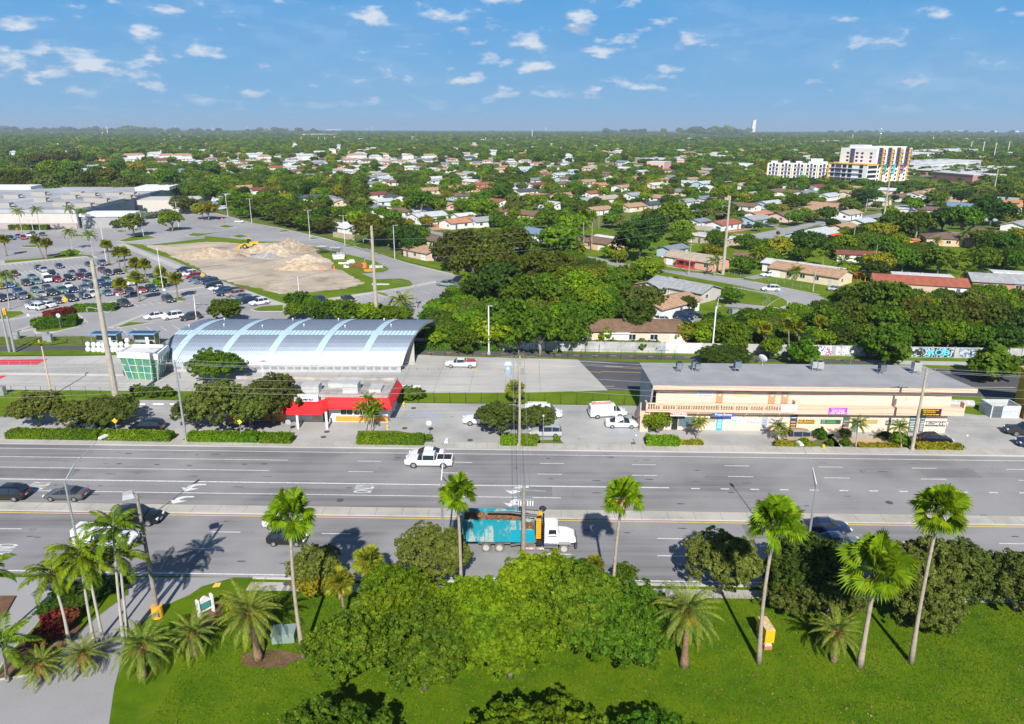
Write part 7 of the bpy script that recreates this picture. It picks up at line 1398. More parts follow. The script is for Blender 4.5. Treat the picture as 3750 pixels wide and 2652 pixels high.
for f,a,b_,c,d,kind,s_,lb in[(M[4],1115,1015,1110,850,'coco',.85,'palm at the end of the salmon pink house'),(M[4],1640,900,1620,740,'coco',1.0,'palm behind the hedge tree of the pole yard'),(M[4],2060,1060,2050,955,'coco',.9,'palm in front of the cream corner house'),(M[5],1590,1000,1540,830,'coco',1.35,'big palm behind the long russet-roofed house'),(M[5],1450,1000,1420,860,'coco',1.1,'lower palm behind the long russet-roofed house'),(M[5],1660,1100,1650,960,'coco',1.0,'palm between the russet and the pink brick houses'),(M[5],270,1000,260,860,'coco',1.2,'palm behind the playground'),(M[5],40,900,40,770,'coco',.8,'palm left of the maroon-roofed outbuilding'),(M[5],1325,760,1320,620,'date',.95,'sage date palm in front of the peach house'),(M[5],1600,690,1620,540,'coco',.9,'slim palm before the peach house'),(M[5],860,420,870,300,'sabal',1.7,'palm right of the tall pole foot'),(M[5],1000,200,1000,130,'coco',.9,'palm by the upper right street'),(M[5],780,260,770,130,'date',.9,'feathery palm crossing the tall pole'),(M[3],1950,720,1950,320,'fan',1.15,'tall palm by the tan house, left of two'),(M[3],2040,730,2050,340,'fan',1.15,'tall palm by the tan house, right of two'),(M[3],530,150,510,20,'coco',1.0,'tall slim palm at the big tan-roofed house'),(M[3],610,160,600,80,'coco',.8,'palm right of the tall slim one'),(M[3],700,170,695,100,'coco',.8,'palm in front of the tan-roofed house'),(M[3],1790,60,1780,10,'date',.9,'yellowish palm near the terrace of white houses'),(M[3],320,370,315,345,'coco',.5,'small palm before the white gable'),(M[3],1320,240,1320,150,'coco',1.2,'palm in the middle house block'),(M[3],1190,200,1190,110,'coco',1.1,'left palm in the middle house block'),(M[3],1900,830,1900,690,'coco',1.2,'palm at the driveway of the tan house'),(M[3],970,400,960,300,'coco',1.1,'palm right of the cream cube house'),(M[4],90,520,60,390,'date',.9,'silver palm beside the big dark oak'),(M[4],1460,150,1465,30,'date',.8,'tall palm at the white-walled houses'),(M[4],750,260,760,180,'coco',.9,'palm left of the white-walled grey roof'),(M[4],1430,460,1415,400,'coco',.8,'small palm before the light blue house'),(M[4],1250,460,1240,420,'coco',.7,'small palm before the russet-roofed house'),(M[4],1830,575,1835,530,'sabal',1.0,'small yellow palm on the kerb island'),(M[2],2240,1400,2210,1300,'coco',1.2,'palm behind the station roof end'),(M[2],210,130,200,10,'coco',1.1,'tall palm by the white wall at the lot corner'),(M[2],690,110,680,55,'coco',.8,'palm by the charcoal roof'),(S[1],1710,1050,1710,985,'coco',1.2,'palm among far-left houses'),(S[1],1635,1080,1625,1000,'coco',1.1,'second palm among far-left houses'),(S[3],770,1010,765,965,'date',1.1,'palm before the pink flats'),(S[3],1360,1110,1355,1065,'date',1.2,'yellow palm, left of a pair'),(S[3],1465,1100,1460,1055,'date',1.1,'yellow palm, right of a pair'),(S[3],500,1140,495,1095,'date',1.2,'yellowish palm by the slate roofs'),(S[4],1345,990,1345,915,'date',1.1,'palm in front of the grey two-storey hall'),(K[4],1000,380,1000,230,'coco',.75,'palm at the right end of the blush house')]:
 palm(kind,f(a,b_),f(c,d),lb,s_,qt.randrange(3)if kind!='fan' else qt.randrange(3),group='garden palms')
#  POLES, WIRES, SIGNS, FENCES, SITE
def pole(base,tp,label,r0=.3,r1=.18,m=None,name='utility_pole',cat='utility pole',group=None,arms=(),crossbar=None,h=None,n=10):
 bx,by=G(base);h=h or top((bx,by),tp);cxw=G(tp,h)[0]if tp else bx
 t=thing(name,label,cat,(bx,by,0),0,group);b_=MB();b_.tube([(0,0,0),(0,0,h)],[r0,r1],n);obj('pole',b_,m or CPOLE,t,smooth=False);return t,h
WIRES=[]
def big(base,tp,lb,r0=.55,r1=.28):
 t,h=pole(base,tp,lb,r0,r1,group='big concrete power poles')
 b_=MB()
 for z in(h-3.2,h-5.4,h-7.6):
  b_.tube([(0,0,z),(-1.5,-.2,z+.45),(-1.9,-.25,z+.3)],.07,5);b_.tube([(-1.9,-.25,z+.3),(-1.9,-.25,z-.3)],.09,5)
 obj('insulator_arms',b_,STEEL,t);return t,h
bp=[]
for base,tp,lb in((K[1](1275,1110),M[1](1055,830),'huge tan concrete pole at the left of the shops lot'),(K[2](2010,200),M[2](1865,450),'huge concrete pole with three arms behind the station roof'),(M[4](1215,995),M[4](1300,115),'tall concrete pole beside the salmon pink house'),(M[5](715,415),S[4](1100,1040),'tall concrete pole in the upper right houses'),(S[4](2015,1200),S[4](2050,950),'concrete pole near the upper right edge')):
 t,h=big(base,tp,lb,.55 if base[1]>1500 else .5);bp.append((t.location.x,t.location.y,h))
def wire(a,b_,sag=1.0,r=.025):WIRES.append((a,b_,sag,r))
for z in(-3.0,-5.2,-7.4):
 wire((bp[1][0]-1.9,bp[1][1],bp[1][2]+z),(bp[2][0]-1.9,bp[2][1],bp[2][2]+z),2.2);wire((bp[2][0]-1.9,bp[2][1],bp[2][2]+z),(bp[3][0]-1.9,bp[3][1],bp[3][2]+z),2.5);wire((bp[3][0],bp[3][1],bp[3][2]+z),(bp[4][0],bp[4][1],bp[4][2]+z),2.5,.035)
 wire((bp[0][0]-1.9,bp[0][1],bp[0][2]+z),(bp[1][0]-1.9,bp[1][1],bp[1][2]+z),1.5)
pf_=[]
def dist(base,tp,lb,arm=True,r=.2,m=None):
 t,h=pole(base,tp,lb,r,r*.62,m or CPOLE,group='power poles along the shops')
 if arm:b_=MB();b_.bb(-1.2,1.2,-.06,.06,h-.45,h-.33);[b_.cyl((x_,0,h-.33),.05,.25,6)for x_ in(-1.1,-.5,.5,1.1)];obj('crossarm',b_,WOODP,t)
 b_=MB();b_.cyl((.32,0,h-2.6),.2,.8,8);obj('transformer',b_,STEEL,t)
 pf_.append((t.location.x,t.location.y,h));return t
dist(K[3](1335,1510),K[3](1312,545),'forecourt power pole rising above the oak between the two hedges');dist(K[5](1000,1570),K[5](1125,680),'leaning power pole in front of the strip at the right',r=.24);dist(K[1](2015,1465),K[1](1905,590),'slim grey power pole left of the dense oaks',r=.19,m=STEEL)
pfl,pfr=R(-125,21),R(125,20.6)
order=[(pfl[0],pfl[1],9.5),pf_[2],pf_[0],pf_[1],(pfr[0],pfr[1],12)]
for i in range(4):
 a,b_=order[i],order[i+1]
 for dz,dy in((-.2,-1),(-.2,-.4),(-.2,.9),(-2.4,.1),(-3.6,.1),(-4.4,.1)):wire((a[0],a[1]+dy,a[2]+dz),(b_[0],b_[1]+dy,b_[2]+dz),.9,.02)
t,h=pole(B[3](155,850),B[3](250,305),'weathered pole with a pale crossarm in front of the truck',.26,.17,WOODP,group='power poles along the shops');b_=MB();b_.box((.1,0,h-.5),(4.2,.12,.14),-.12);b_.bb(-.6,.9,.1,.5,h-1.6,h-1.45);obj('crossarm',b_,STEEL,t);b_=MB();[b_.bb(x_,x_+.1,.0,.1,h-2.2,h-1.7)for x_ in(-.6,-.35,.35,.6,.85)];obj('insulators',b_,TRIM,t)
x,y=t.location.x,t.location.y
for dx in(-.9,-.3,.6):wire((x+dx,y,h-.4),(pf_[0][0]+dx,pf_[0][1],pf_[0][2]-.3),.8,.022)
for base,tp,lb,m_ in((M[4](833,1000),M[4](860,650),'pale concrete pole at the kerb of the street bend',CPOLE),(M[4](20,1060),M[4](25,840),'short wooden pole with transformer by the thicket',WOODP),(M[4](1915,690),M[4](1930,470),'dark wooden pole with crossarm by the side street',WOODP),(M[5](380,630),M[5](400,440),'leaning grey pole by the cream house',CPOLE),(M[5](605,980),M[5](650,665),'thin wooden pole beyond the playground',WOODP),(M[5](2115,935),M[5](2165,690),'wooden pole with white transformer at the right',WOODP),(M[4](2225,1190),M[4](2260,890),'slim pole at the corner house kerb',CPOLE),(M[3](80,1378),M[3](75,1090),'white pole with two transformers behind the station end',STEEL),(M[3](290,1378),M[3](285,1175),'short pole with box right of the two-transformer pole',WOODP),(M[3](1300,1300),M[3](1298,1060),'wooden pole with crossarm in the thicket',WOODP),(M[3](2120,480),M[3](2140,280),'pole right of the two tall palms',WOODP),(M[3](1435,620),M[3](1440,490),'pole in front of the blue roof',WOODP),(M[3](1548,300),M[3](1552,150),'pale pole in the house block',WOODP),(M[4](970,500),M[4](975,330),'thin pole behind the flat white roof',STEEL),(M[4](1000,640),M[4](1005,430),'thin grey pole by the boat',STEEL),(M[4](440,230),M[4](445,150),'short pole by the dark roof',WOODP),(K[3](430,110),K[3](430,0),'slim pole at the lot corner',STEEL),(M[5](375,120),M[5](380,30),'pole far up the street',WOODP)):
 t,h=pole(base,tp,lb,.17,.11,m_,group='neighbourhood poles',n=7)
 if 'crossarm' in lb or 'bend' in lb:b_=MB();b_.bb(-1.1,1.1,-.05,.05,h-.4,h-.28);obj('crossarm',b_,WOODP,t)
 if 'transformer' in lb:b_=MB();b_.cyl((.3,0,h-1.8),.22,.8,8);obj('transformer',b_,STEEL,t)
 if 'two-transformer' in lb or 'two transformers' in lb:b_=MB();b_.cyl((-.35,0,h-1.9),.24,.9,8);obj('transformer',b_,STEEL,t)
 if lb.startswith('wooden pole with crossarm'):wire((t.location.x,t.location.y,h-.3),(49+5,218,9),1.2,.02);wire((t.location.x,t.location.y,h-.3),(-29,172,7.5),1.2,.02);wire((t.location.x,t.location.y,h-.9),(-29,172,7),1.2,.02)
def lamp(base,tp,lb,arm=1.1,r=.095,two=True,group='car park lamps'):
 t,h=pole(base,tp,lb,r,r*.8,TRIM,'car_park_lamp','lamp',group,n=8);b_=MB()
 b_.tube([(-arm if two else 0,0,h),(arm,0,h)],.05,5);obj('arm',b_,STEEL,t)
 for sg in((-1,1)if two else(1,)):b_=MB();b_.box((sg*arm,0,h-.08),(.9,.42,.16));obj('lamp_head',b_,STEEL,t)
 b_=MB();b_.cyl((0,0,0),r*2.2,.5,8);obj('footing',b_,CONC,t);return t
for base,tp in((M[1](1610,570),M[1](1575,290)),(M[1](2005,470),M[1](1970,185)),(M[1](1195,860),M[1](1140,475)),(M[1](1830,1175),M[1](1750,700)),(M[1](2190,1378),M[1](2165,1230)),(M[2](260,360),M[2](215,90)),(M[2](528,430),M[2](495,148)),(M[2](1180,590),M[2](1155,275)),(M[2](1572,670),M[2](1550,335)),(M[2](2130,820),M[2](2108,445)),(M[2](1068,1330),M[2](1035,1020)),(M[3](475,970),M[3](460,570)),(M[3](1167,960),M[3](1165,700)),(M[1](380,545),M[1](360,395)),(K[1](2125,150),K[1](2105,-30))):
 lamp(base,tp,'white double lamp post in the car park',two=base[0]<1400)
for base,tp,lb in((K[3](1005,525),K[3](1003,0),'tall pale mast between busway and path'),(K[4](1205,495),K[4](1245,0),'tall steel mast behind the plain wall')):
 lamp(base,tp,lb,.4,.16,False,'busway masts')
t,h=pole(K[1](560,975),K[1](540,430),'salmon coloured camera pole on a white block at the busway',.14,.1,mat('salmon_pole',(.62,.42,.33),.6),'camera_pole','pole');b_=MB();b_.box((0,0,0),(1.0,1.0,.8));obj('footing',b_,CONC,t);b_=MB();b_.cyl((0,0,h),.22,.2,8);obj('camera',b_,DARKM,t)
for base,tp,lb in((K[1](105,500),K[1](20,30),'left silver signal mast at the left edge'),(K[1](160,505),K[1](75,30),'right silver signal mast at the left edge')):
 t,h=pole(base,tp,lb,.26,.16,STEEL,'signal_mast','mast','signal masts')
b_=MB();b_.box((0,-.3,h-1.2),(.5,.35,1.3));s_=obj('signal_head',b_,mat('signal_yellow',(.85,.42,.02),.5,var=0),t);b_=MB();[b_.tube([(0,-.48,h-.35-k*.38),(0,-.5,h-.35-k*.38)],.13,8)for k in range(3)];obj('signal_lens',b_,DARKM,s_)
def cobra(base,tp,hx,hy,lb,far=0):
 bx,by=G(base);h=top((bx,by),tp);t=thing('street_lamp',lb,'street lamp',(bx,by,0),0,'silver street lamps');b_=MB();b_.tube([(0,0,0),(0,0,h)],[.15,.09],8);obj('pole',b_,STEEL,t)
 b_=MB();b_.tube([(0,0,h-.1),(hx*.3,hy*.3,h+1.1),(hx,hy,h+2.3)],[.07,.05,.04],6);b_.tube([(0,0,h-.7),(hx*.3,hy*.3,h+.9)],.03,5);a=obj('arm',b_,STEEL,t)
 b_=MB();an_=math.atan2(hy,hx);b_.box((hx*1.1,hy*1.1,h+2.25),(.95,.36,.17),an_,top=(.8,.7));obj('lamp_head',b_,CHROME,t);return t
cobra(B[1](650,1085),B[1](525,265),1.3,4.2,'silver street lamp left, arm reaching over the highway');cobra(B[2](1475,560+420),B[2](1500,62+200),.2,3.6,'thin silver street lamp behind the fan palm left of the truck');cobra(B[4](478,1060),B[4](553,290),-.3,3.6,'silver street lamp behind the right fan palm')
t,h=pole(B[1](1175,1275),B[1](1000,360),'brown pole with square floodlight on an orange base',.2,.13,mat('rusty_pole',(.30,.25,.22),.8,var=.3),'floodlight_pole','lamp');b_=MB();b_.box((-.75,0,h-.35),(.95,.95,.42),.5,top=(.8,.8));obj('lamp_head',b_,mat('lamp_grey',(.42,.44,.45),.5),t);b_=MB();b_.tube([(0,0,h-.2),(-.4,0,h-.15)],.06,5);obj('arm',b_,STEEL,t)
b_=MB();b_.cyl((0,0,0),.48,1.15,16);ob_=obj('base',b_,mat('orange_base',(.80,.38,.03),.6,var=.15),t);b_=MB();b_.bb(-.1,.35,-.55,-.45,.35,.75);obj('control_box',b_,STEEL,ob_)
lamp(M[4](1155,1378),M[4](1175,1265),'white curved lamp by the taupe house',.8,.07,False,'small lamps');lamp(K[2](790,860),K[2](785,600),'small dark lamp in front of the station roof',.3,.06,False,'small lamps');lamp(M[5](520,295),M[5](535,150),'street light up the right street',1.0,.08,False,'small lamps');lamp(M[5](1865,590),M[5](1875,505),'street light left of the dark-roofed house',.8,.07,False,'small lamps');lamp(M[5](1590,120),M[5](1592,60),'street light among the far right trees',.8,.08,False,'small lamps');lamp(K[3](880,0),M[3](880,1260),'round-headed lamp above the thicket',.2,.07,False,'small lamps')
for i,(a,b_,sag,r)in enumerate(WIRES):
 m_=MB();n=14;pts_=[(a[0]+(b_[0]-a[0])*k/n,a[1]+(b_[1]-a[1])*k/n,a[2]+(b_[2]-a[2])*k/n-sag*4*(k/n)*(1-k/n))for k in range(n+1)]
 m_.tube(pts_,r,4);o=obj('power_wire',m_,mat('wire_grey',(.30,.30,.30),.5,.3,var=0));tag(o,'thin power wire strung between the poles','wire','power wires')
def signpost(base,tp,shape_,col,lb,r=.38,txt=None,tcol=(.8,.8,.8),m=STEEL):
 bx,by=G(base);h=max(1.5,top((bx,by),tp));t=thing('road_sign',lb,'sign',(bx,by,0),0,'signs on posts');b_=MB();b_.cyl((0,0,0),.035,h,6);obj('post',b_,m,t)
 n={'oct':8,'dia':4,'sq':4,'round':14}[shape_];a0={'oct':math.pi/8,'dia':0,'sq':math.pi/4,'round':0}[shape_];P=[(r*math.cos(a0+k*2*math.pi/n),r*math.sin(a0+k*2*math.pi/n))for k in range(n)]
 b_=MB();b_.add([(x_,-.06,h-r*.6+z_)for x_,z_ in P]+[(x_,-.04,h-r*.6+z_)for x_,z_ in P],[tuple(range(n)),tuple(range(n,2*n))[::-1]]+[(i,i+n,(i+1)%n+n,(i+1)%n)for i in range(n)]);p_=obj('sign_plate',b_,mat('plate_%.2f_%.2f_%.2f'%col,col,.5,var=0),t)
 if txt:text_mesh('lettering',txt,mat('plate_ink_%.1f'%tcol[0],tcol,.5,var=0),r*.6,p_,(0,-.075,h-r*.6),(math.pi/2,0,0),ext=.003)
 return t
signpost(K[3](360,1400),K[3](355,1250),'oct',(.62,.66,.68),'back of a stop sign at the forecourt corner',.42);signpost(K[1](1280,1450),K[1](1255,1225),'dia',(.82,.42,.02),'orange diamond sign above the left hedge',.42);signpost(K[2](548,1470),K[2](538,1235),'dia',(.62,.66,.02),'yellow green diamond sign under the oaks',.42);signpost(K[2](1060,1370),K[2](1055,1240),'oct',(.4,.42,.4),'back of a sign by the restaurant oaks',.42)
signpost(K[5](1565,1575),K[5](1590,1395),'sq',(.66,.68,.70),'thin white sign post at the right driveway',.16);signpost(K[3](1590,1470),K[3](1600,1180),'sq',(.5,.52,.5),'tall thin post left of the silver suv',.18);signpost(K[4](375,1500),K[4](370,1405),'sq',(.78,.78,.76),'short white post on the green patch',.12);signpost(K[1](660,260),K[1](630,90),'round',(.45,.48,.5),'round grey sign back on the left island',.5);signpost(K[1](340,270),K[1](310,90),'sq',(.55,.6,.62),'white sign left of the island',.4)
signpost(M[1](745,1378),M[1](740,1255),'dia',(.85,.38,.02),'orange diamond sign at the front row of cars',.8);signpost(M[2](-20,1075),M[2](-20,990),'dia',(.85,.40,.02),'orange diamond sign at the site walkway',.65);signpost(M[1](195,530),M[1](193,478),'oct',(.6,.03,.03),'red stop sign at the superstore corner',.5,'STOP');signpost(M[2](200,420),M[2](200,365),'oct',(.6,.03,.05),'red stop sign by the white hatchback',.55,'STOP');signpost(M[1](110,790),M[1](100,705),'sq',(.15,.18,.25),'dark sign on the left grass island',.45);signpost(M[3](235,490),M[3](232,460),'sq',(.05,.05,.06),'black letter box by the orange yard',.35)
for i,(a,b_)in enumerate([(1325,1215),(1455,1200),(1580,1185),(1705,1170),(1850,1160)]):signpost(M[1](a,b_+60),M[1](a,b_),'sq',(.55,.66,.74),'pale blue bus bay sign',.42)
signpost(K[5](335,655),K[5](350,485),'sq',(.5,.52,.42),'thin sign post on the path before the murals',.35);signpost(M[4](1868,1240),M[4](1862,1170),'sq',(.1,.4,.45),'teal street name sign at the bend',.35)
t=thing('monument_sign','white arched monument sign with a teal panel beside the driveway','sign',(-27.85,55.8,0),math.radians(49));t.scale=(.42,.8,.95);b_=MB();b_.bb(-1.75,-1.35,-.28,.28,0,1.9);b_.bb(1.35,1.75,-.28,.28,0,1.9);obj('pillar',b_,mat('sign_white',(.74,.73,.70),.7),t)
b_=MB();arc=[(-1.35,1.25)]+[(-1.35+2.7*k/10,1.45+.55*math.sin(math.pi*k/10))for k in range(11)]+[(1.35,1.25)];pr=[(-1.35,.45),(1.35,.45)]+arc[::-1]
b_.add([(x_,-.14,z_)for x_,z_ in pr]+[(x_,.14,z_)for x_,z_ in pr],[tuple(range(len(pr))),tuple(range(len(pr),2*len(pr)))[::-1]]+[(i,i+len(pr),(i+1)%len(pr)+len(pr),(i+1)%len(pr))for i in range(len(pr))]);p_=obj('arched_panel',b_,mat('sign_white',(.7,.7,.7)),t)
b_=MB();b_.bb(-1.2,1.2,-.17,-.142,.7,1.4);b_.bb(-1.2,1.2,.142,.17,.7,1.4);o=obj('name_board',b_,mat('sign_teal',(.03,.20,.22),.5),p_)
rules(o,-1.0,1.0,.8,1.3,2,(.10,.35,.30),-.17)
t=thing('monument_sign','yellow topped brick based sign block on the right lawn','sign',(21.85,52.1,0),math.radians(94));t.scale=(.52,.9,.79);b_=MB();b_.bb(-1.7,1.7,-.38,.38,0,.45);obj('brick_base',b_,mat('red_brick',(.50,.16,.10),.9,var=.25,scale=8),t);b_=MB();b_.bb(-1.65,1.65,-.34,.34,.45,.62);b_.bb(-1.55,1.55,-.28,.28,.62,.95);obj('cream_band',b_,mat('cream_band',(.62,.50,.36),.8),t)
b_=MB();b_.bb(-1.8,1.8,-.45,.45,.95,2.5);o=obj('yellow_block',b_,mat('block_yellow',(.80,.40,.01),.55,var=.05),t);b_=MB();b_.bb(-1.8,1.8,-.45,.45,2.502,2.56);b_.bb(-1.55,1.55,-.3,.3,2.562,2.575);obj('top_cap',b_,mat('cap_tan',(.60,.46,.24),.8,var=.3),t)
b_=MB();q=random.Random(4);[b_.ball((-1.3+k*.44,.47,1.5+q.uniform(-.1,.35)),(.2,.06,.26),8,5)for k in range(7)];obj('raised_letters',b_,mat('sign_dark_ink',(.05,.08,.08),.5,var=0),o)
x,y=G(B[2](290,1440));t_=MB();t_.box((0,0,0),(1.9,1.3,.9));t_.box((0,0,.9),(2.0,1.4,.08));tag(obj('utility_cabinet',t_,mat('cabinet_green',(.22,.30,.27),.6),None,(x,y,0),.1),'grey green utility cabinet under the date palm','cabinet')
for p,lb in((K[1](1755,1460),'orange hydrant by the hedge in front of the black suv'),(K[5](42,1550),'yellow hydrant beside the shop path'),(M[5](1910,1300),'yellow hydrant at the hedge near the white suv'),(K[1](425,405),'orange hydrant on the busway verge'),(K[3](85,1085),'yellow pipe bollard at the restaurant corner'),(K[2](2125,1335),'yellow bollard at the restaurant corner')):
 bx,by=G(p);t=thing('fire_hydrant',lb,'hydrant' if 'hydrant' in lb else 'bollard',(bx,by,0),0,'hydrants');b_=MB();b_.cyl((0,0,0),.16,.1,10);b_.cyl((0,0,.1),.12,.5,10);b_.ball((0,0,.6),(.14,.14,.13),10,5);obj('barrel',b_,YEL,t);b_=MB();b_.tube([(-.2,0,.42),(.2,0,.42)],.06,8);b_.tube([(0,-.2,.42),(0,0,.42)],.07,8);obj('nozzle',b_,YEL,t)
WALLM=mat('grey_wall',(.40,.40,.40),.9,var=.25,scale=.5);
def graf(name,c1,c2,c3,sc=1.2):
 m_,nt,b_=newmat(name);n1=noise(nt,sc,1,.4,(1,1,1.6));out=mix(nt,ramp(nt,n1,.44,.46),c1,c2);n2=noise(nt,sc*1.8,2,.5,(1.3,1,.9));out=mix(nt,ramp(nt,n2,.55,.57),out,c3);nt.links.new(out,b_.inputs['Base Color']);b_.inputs['Roughness'].default_value=.8;return m_
wt_=thing('boundary_wall','long grey boundary wall painted with graffiti behind the cycle path','wall',(0,0,0),0)
WL=lambda s_:R(s_,66.1-.028*s_)
for i,(s0,s1)in enumerate([(-14,24.2),(24.4,37),(37.2,44),(44.2,75.6),(75.8,118)]):
 b_=MB();n=max(1,int((s1-s0)/4))
 b_.prism([WL(s0),WL(s1),R(s1,66.35-.028*s1),R(s0,66.35-.028*s0)],0,2.1);
 for k in range(n+1):s_=s0+(s1-s0)*k/n;b_.prism([R(s_-.12,65.98-.028*s_),R(s_+.12,65.98-.028*s_),R(s_+.12,66.4-.028*s_),R(s_-.12,66.4-.028*s_)],0,2.2)
 obj('wall_panel',b_,mat('white_wall',(.62,.62,.62),.9,var=.2,scale=.5)if i==2 else WALLM,wt_)
GR=[(5.6,13.2,'g1',(.15,.35,.55),(.6,.65,.7),(.05,.12,.3)),(64.8,69.2,'g2',(.55,.10,.18),(.65,.65,.75),(.06,.05,.30)),(75.9,81.5,'g3',(.5,.5,.6),(.05,.08,.35),(.45,.12,.2)),(82,86.5,'g4',(.35,.45,.36),(.02,.02,.03),(.5,.55,.5)),(86.6,92.5,'g5',(.05,.42,.58),(.02,.02,.03),(.5,.55,.6)),(93.5,103,'g6',(.42,.44,.46),(.10,.16,.25),(.45,.5,.5)),(70,75.2,'g7',(.62,.62,.62),(.6,.6,.62),(.3,.3,.4))]
for s0,s1,nm,c1,c2,c3 in GR:
 b_=MB();b_.prism([R(s0,66.02-.028*s0),R(s1,66.02-.028*s1),WL(s1),WL(s0)],.15,1.95);obj('graffiti',b_,graf(nm,c1,c2,c3),wt_)
hedge(None,None,.5,2.3,'olive','ivy draped over the boundary wall below the blush house',wpos=(R(6,66.3),R(36,65.5)),size=.2,dens=28,name='ivy')
hedge(None,None,1.2,1.5,'green','scrub at the foot of the boundary wall right of the station',wpos=(R(-13,66.1),R(4,65.4)),size=.2,dens=30,name='scrub')
def spraytext(s_,txt,col,size,sx=1.2,z=1.05,th=.0):x,y=R(s_,65.95-.028*s_);text_mesh('graffiti_lettering',txt,mat('spray_%.2f_%.2f'%(col[0],col[2]),col,.8,var=0),size,wt_,(x,y,z),(math.pi/2,0,RA-.028),sx=sx,ext=.01,bold=.03)
spraytext(84.3,'INVL',(.02,.02,.03),1.7,1.1);spraytext(89.5,'AOB',(.1,.55,.7),1.6,1.3);spraytext(98,'GEMS',(.04,.06,.12),1.3,1.6);spraytext(36.5,'SEL',(.35,.42,.5),1.3,1.3);spraytext(79,'WEKR',(.7,.7,.75),1.5,1.1);spraytext(67,'EKS',(.65,.65,.8),1.5,1.1);spraytext(9.5,'LUE',(.6,.7,.75),1.4,1.4);spraytext(112,'WELJ',(.6,.6,.62),1.7,1.5)
FM=mat('fence_black',(.02,.02,.022),.6,var=0)
def fence(pts,h,step,lb,m_=FM,rails=(.05,1),r=.035,mesh_=False,name='fence'):
 t=thing(name,lb,'fence',(0,0,0),0,'fences');pb=MB();rb=MB()
 for i in range(len(pts)-1):
  a,b_=Vector(pts[i]),Vector(pts[i+1]);L_=(b_-a).length;n=max(1,int(L_/step))
  for k in range(n+(1 if i==len(pts)-2 else 0)):p=a+(b_-a)*k/n;pb.cyl((p.x,p.y,0),r,h,5)
  for z in rails:rb.tube([(a.x,a.y,h*z),(b_.x,b_.y,h*z)],.012 if h<3 else .02,4)
  if mesh_:
   n2=int(L_/.5)
   for k in range(n2):p=a+(b_-a)*k/n2;rb.tube([(p.x,p.y,.05),(p.x,p.y,h)],.006,3)
 obj('posts',pb,m_,t);obj('rails',rb,m_,t);return t
fence([R(-75,37.2),R(-50,36.8),R(-18,36.4),R(28,36.2)],1.9,2.5,'thin black fence between the shops lot and the busway')
fence([R(-9,61.6),R(10,61.0),R(38,60.4)],1.9,2.5,'thin black fence between busway and cycle path');fence([R(-20,65.3),R(-8,65.2),R(24,64.7)],1.9,2.6,'thin black fence at the foot of the graffiti wall');fence([G(K[1](-200,430)),G(K[1](400,405)),G(K[1](900,420)),G(K[1](1750,425))],1.8,3,'thin dark fence between busway and bus stops')
fence([G(K[1](-600,730)),G(K[1](1300,745))],1.1,1.9,'steel railing on the near edge of the platform',STEEL,(.35,.68,1),.03,name='railing');fence([G(K[1](-600,660)),G(K[1](1280,665))],1.1,1.9,'steel railing on the far edge of the platform',STEEL,(.35,.68,1),.03,name='railing');fence([G(K[3](100,700)),G(K[3](820,700))],1.1,1.9,'steel railing right of the station',STEEL,(.35,.68,1),.03,name='railing')
CH=mat('chain_link',(.40,.44,.44),.5,.3,var=0)
fence([G(M[4](1280,990)),G(M[4](1480,1045)),G(M[4](1640,1065)),G(M[4](2180,1170))],1.3,2.5,'chain link fence of the corner yard',CH,(.3,.6,1),.03,True);fence([G(M[4](1340,1150)),G(M[4](1680,1240)),G(M[4](1740,1300)),G(M[4](1660,1350))],1.2,2.5,'chain link fence round the lawn of the taupe house',CH,(.3,.6,1),.03,True);fence([G(M[5](1085,1250)),G(M[5](1500,1280)),G(M[5](1920,1290))],1.2,2.5,'chain link fence before the long russet-roofed house',CH,(.3,.6,1),.03,True);fence([G(M[5](270,1050)),G(M[5](480,960)),G(M[5](880,965))],1.6,2.2,'grey fence round the playground yard',CH,(.2,.4,.6,.8,1),.04,True)
def board(pts,h,lb,col=(.42,.34,.24),name='board_fence'):
 t=thing(name,lb,'fence',(0,0,0),0,'board fences');b_=MB()
 for i in range(len(pts)-1):
  a,c=Vector(pts[i]),Vector(pts[i+1]);L_=(c-a).length;d=(c-a)/L_;n=int(L_/.35)+1
  for k in range(n):p=a+d*(L_*(k+.5)/n);b_.box((p.x,p.y,0),(.31,.05,h*(1+.03*(k%3))),math.atan2(d.y,d.x))
 obj('boards',b_,mat('boards_%.2f'%col[0],col,.9,var=.25),t)
 b_=MB()
 for i in range(len(pts)-1):
  a,c=pts[i],pts[i+1];b_.tube([(a[0],a[1]+.06,h*.8),(c[0],c[1]+.06,h*.8)],.04,4)
 obj('rail',b_,mat('boards_%.2f'%col[0],col),t)
board([G(M[2](1440,580)),G(M[2](1680,615))],2.2,'tan board fence at the lot edge, left piece');board([G(M[3](20,770)),G(M[3](290,825)),G(M[3](460,870))],2.0,'weathered board fence beside the brownish clump',(.36,.32,.27));board([G(M[4](840,490)),G(M[4](1100,510))],1.9,'grey board fence before the russet-roofed house',(.40,.36,.32));board([G(M[4](1730,395)),G(M[4](1830,405))],2.2,'orange timber gate fence by the light blue house',(.62,.25,.06));board([G(M[2](900,185)),G(M[2](1100,205))],1.9,'white wall fence behind the white suv',(.72,.72,.72),'white_fence');board([G(M[2](2140,360)),G(M[2](2296,410)),G(M[3](60,425))],1.9,'white picket fence behind the brown-roofed house',(.72,.72,.72),'white_fence');board([G(M[5](0,50)),G(M[5](260,45))],1.8,'long white fence below the apartments',(.75,.75,.75),'white_fence');board([G(M[3](0,420)),G(M[3](130,440))],1.9,'white fence left of the dark minivan',(.75,.75,.75),'white_fence')
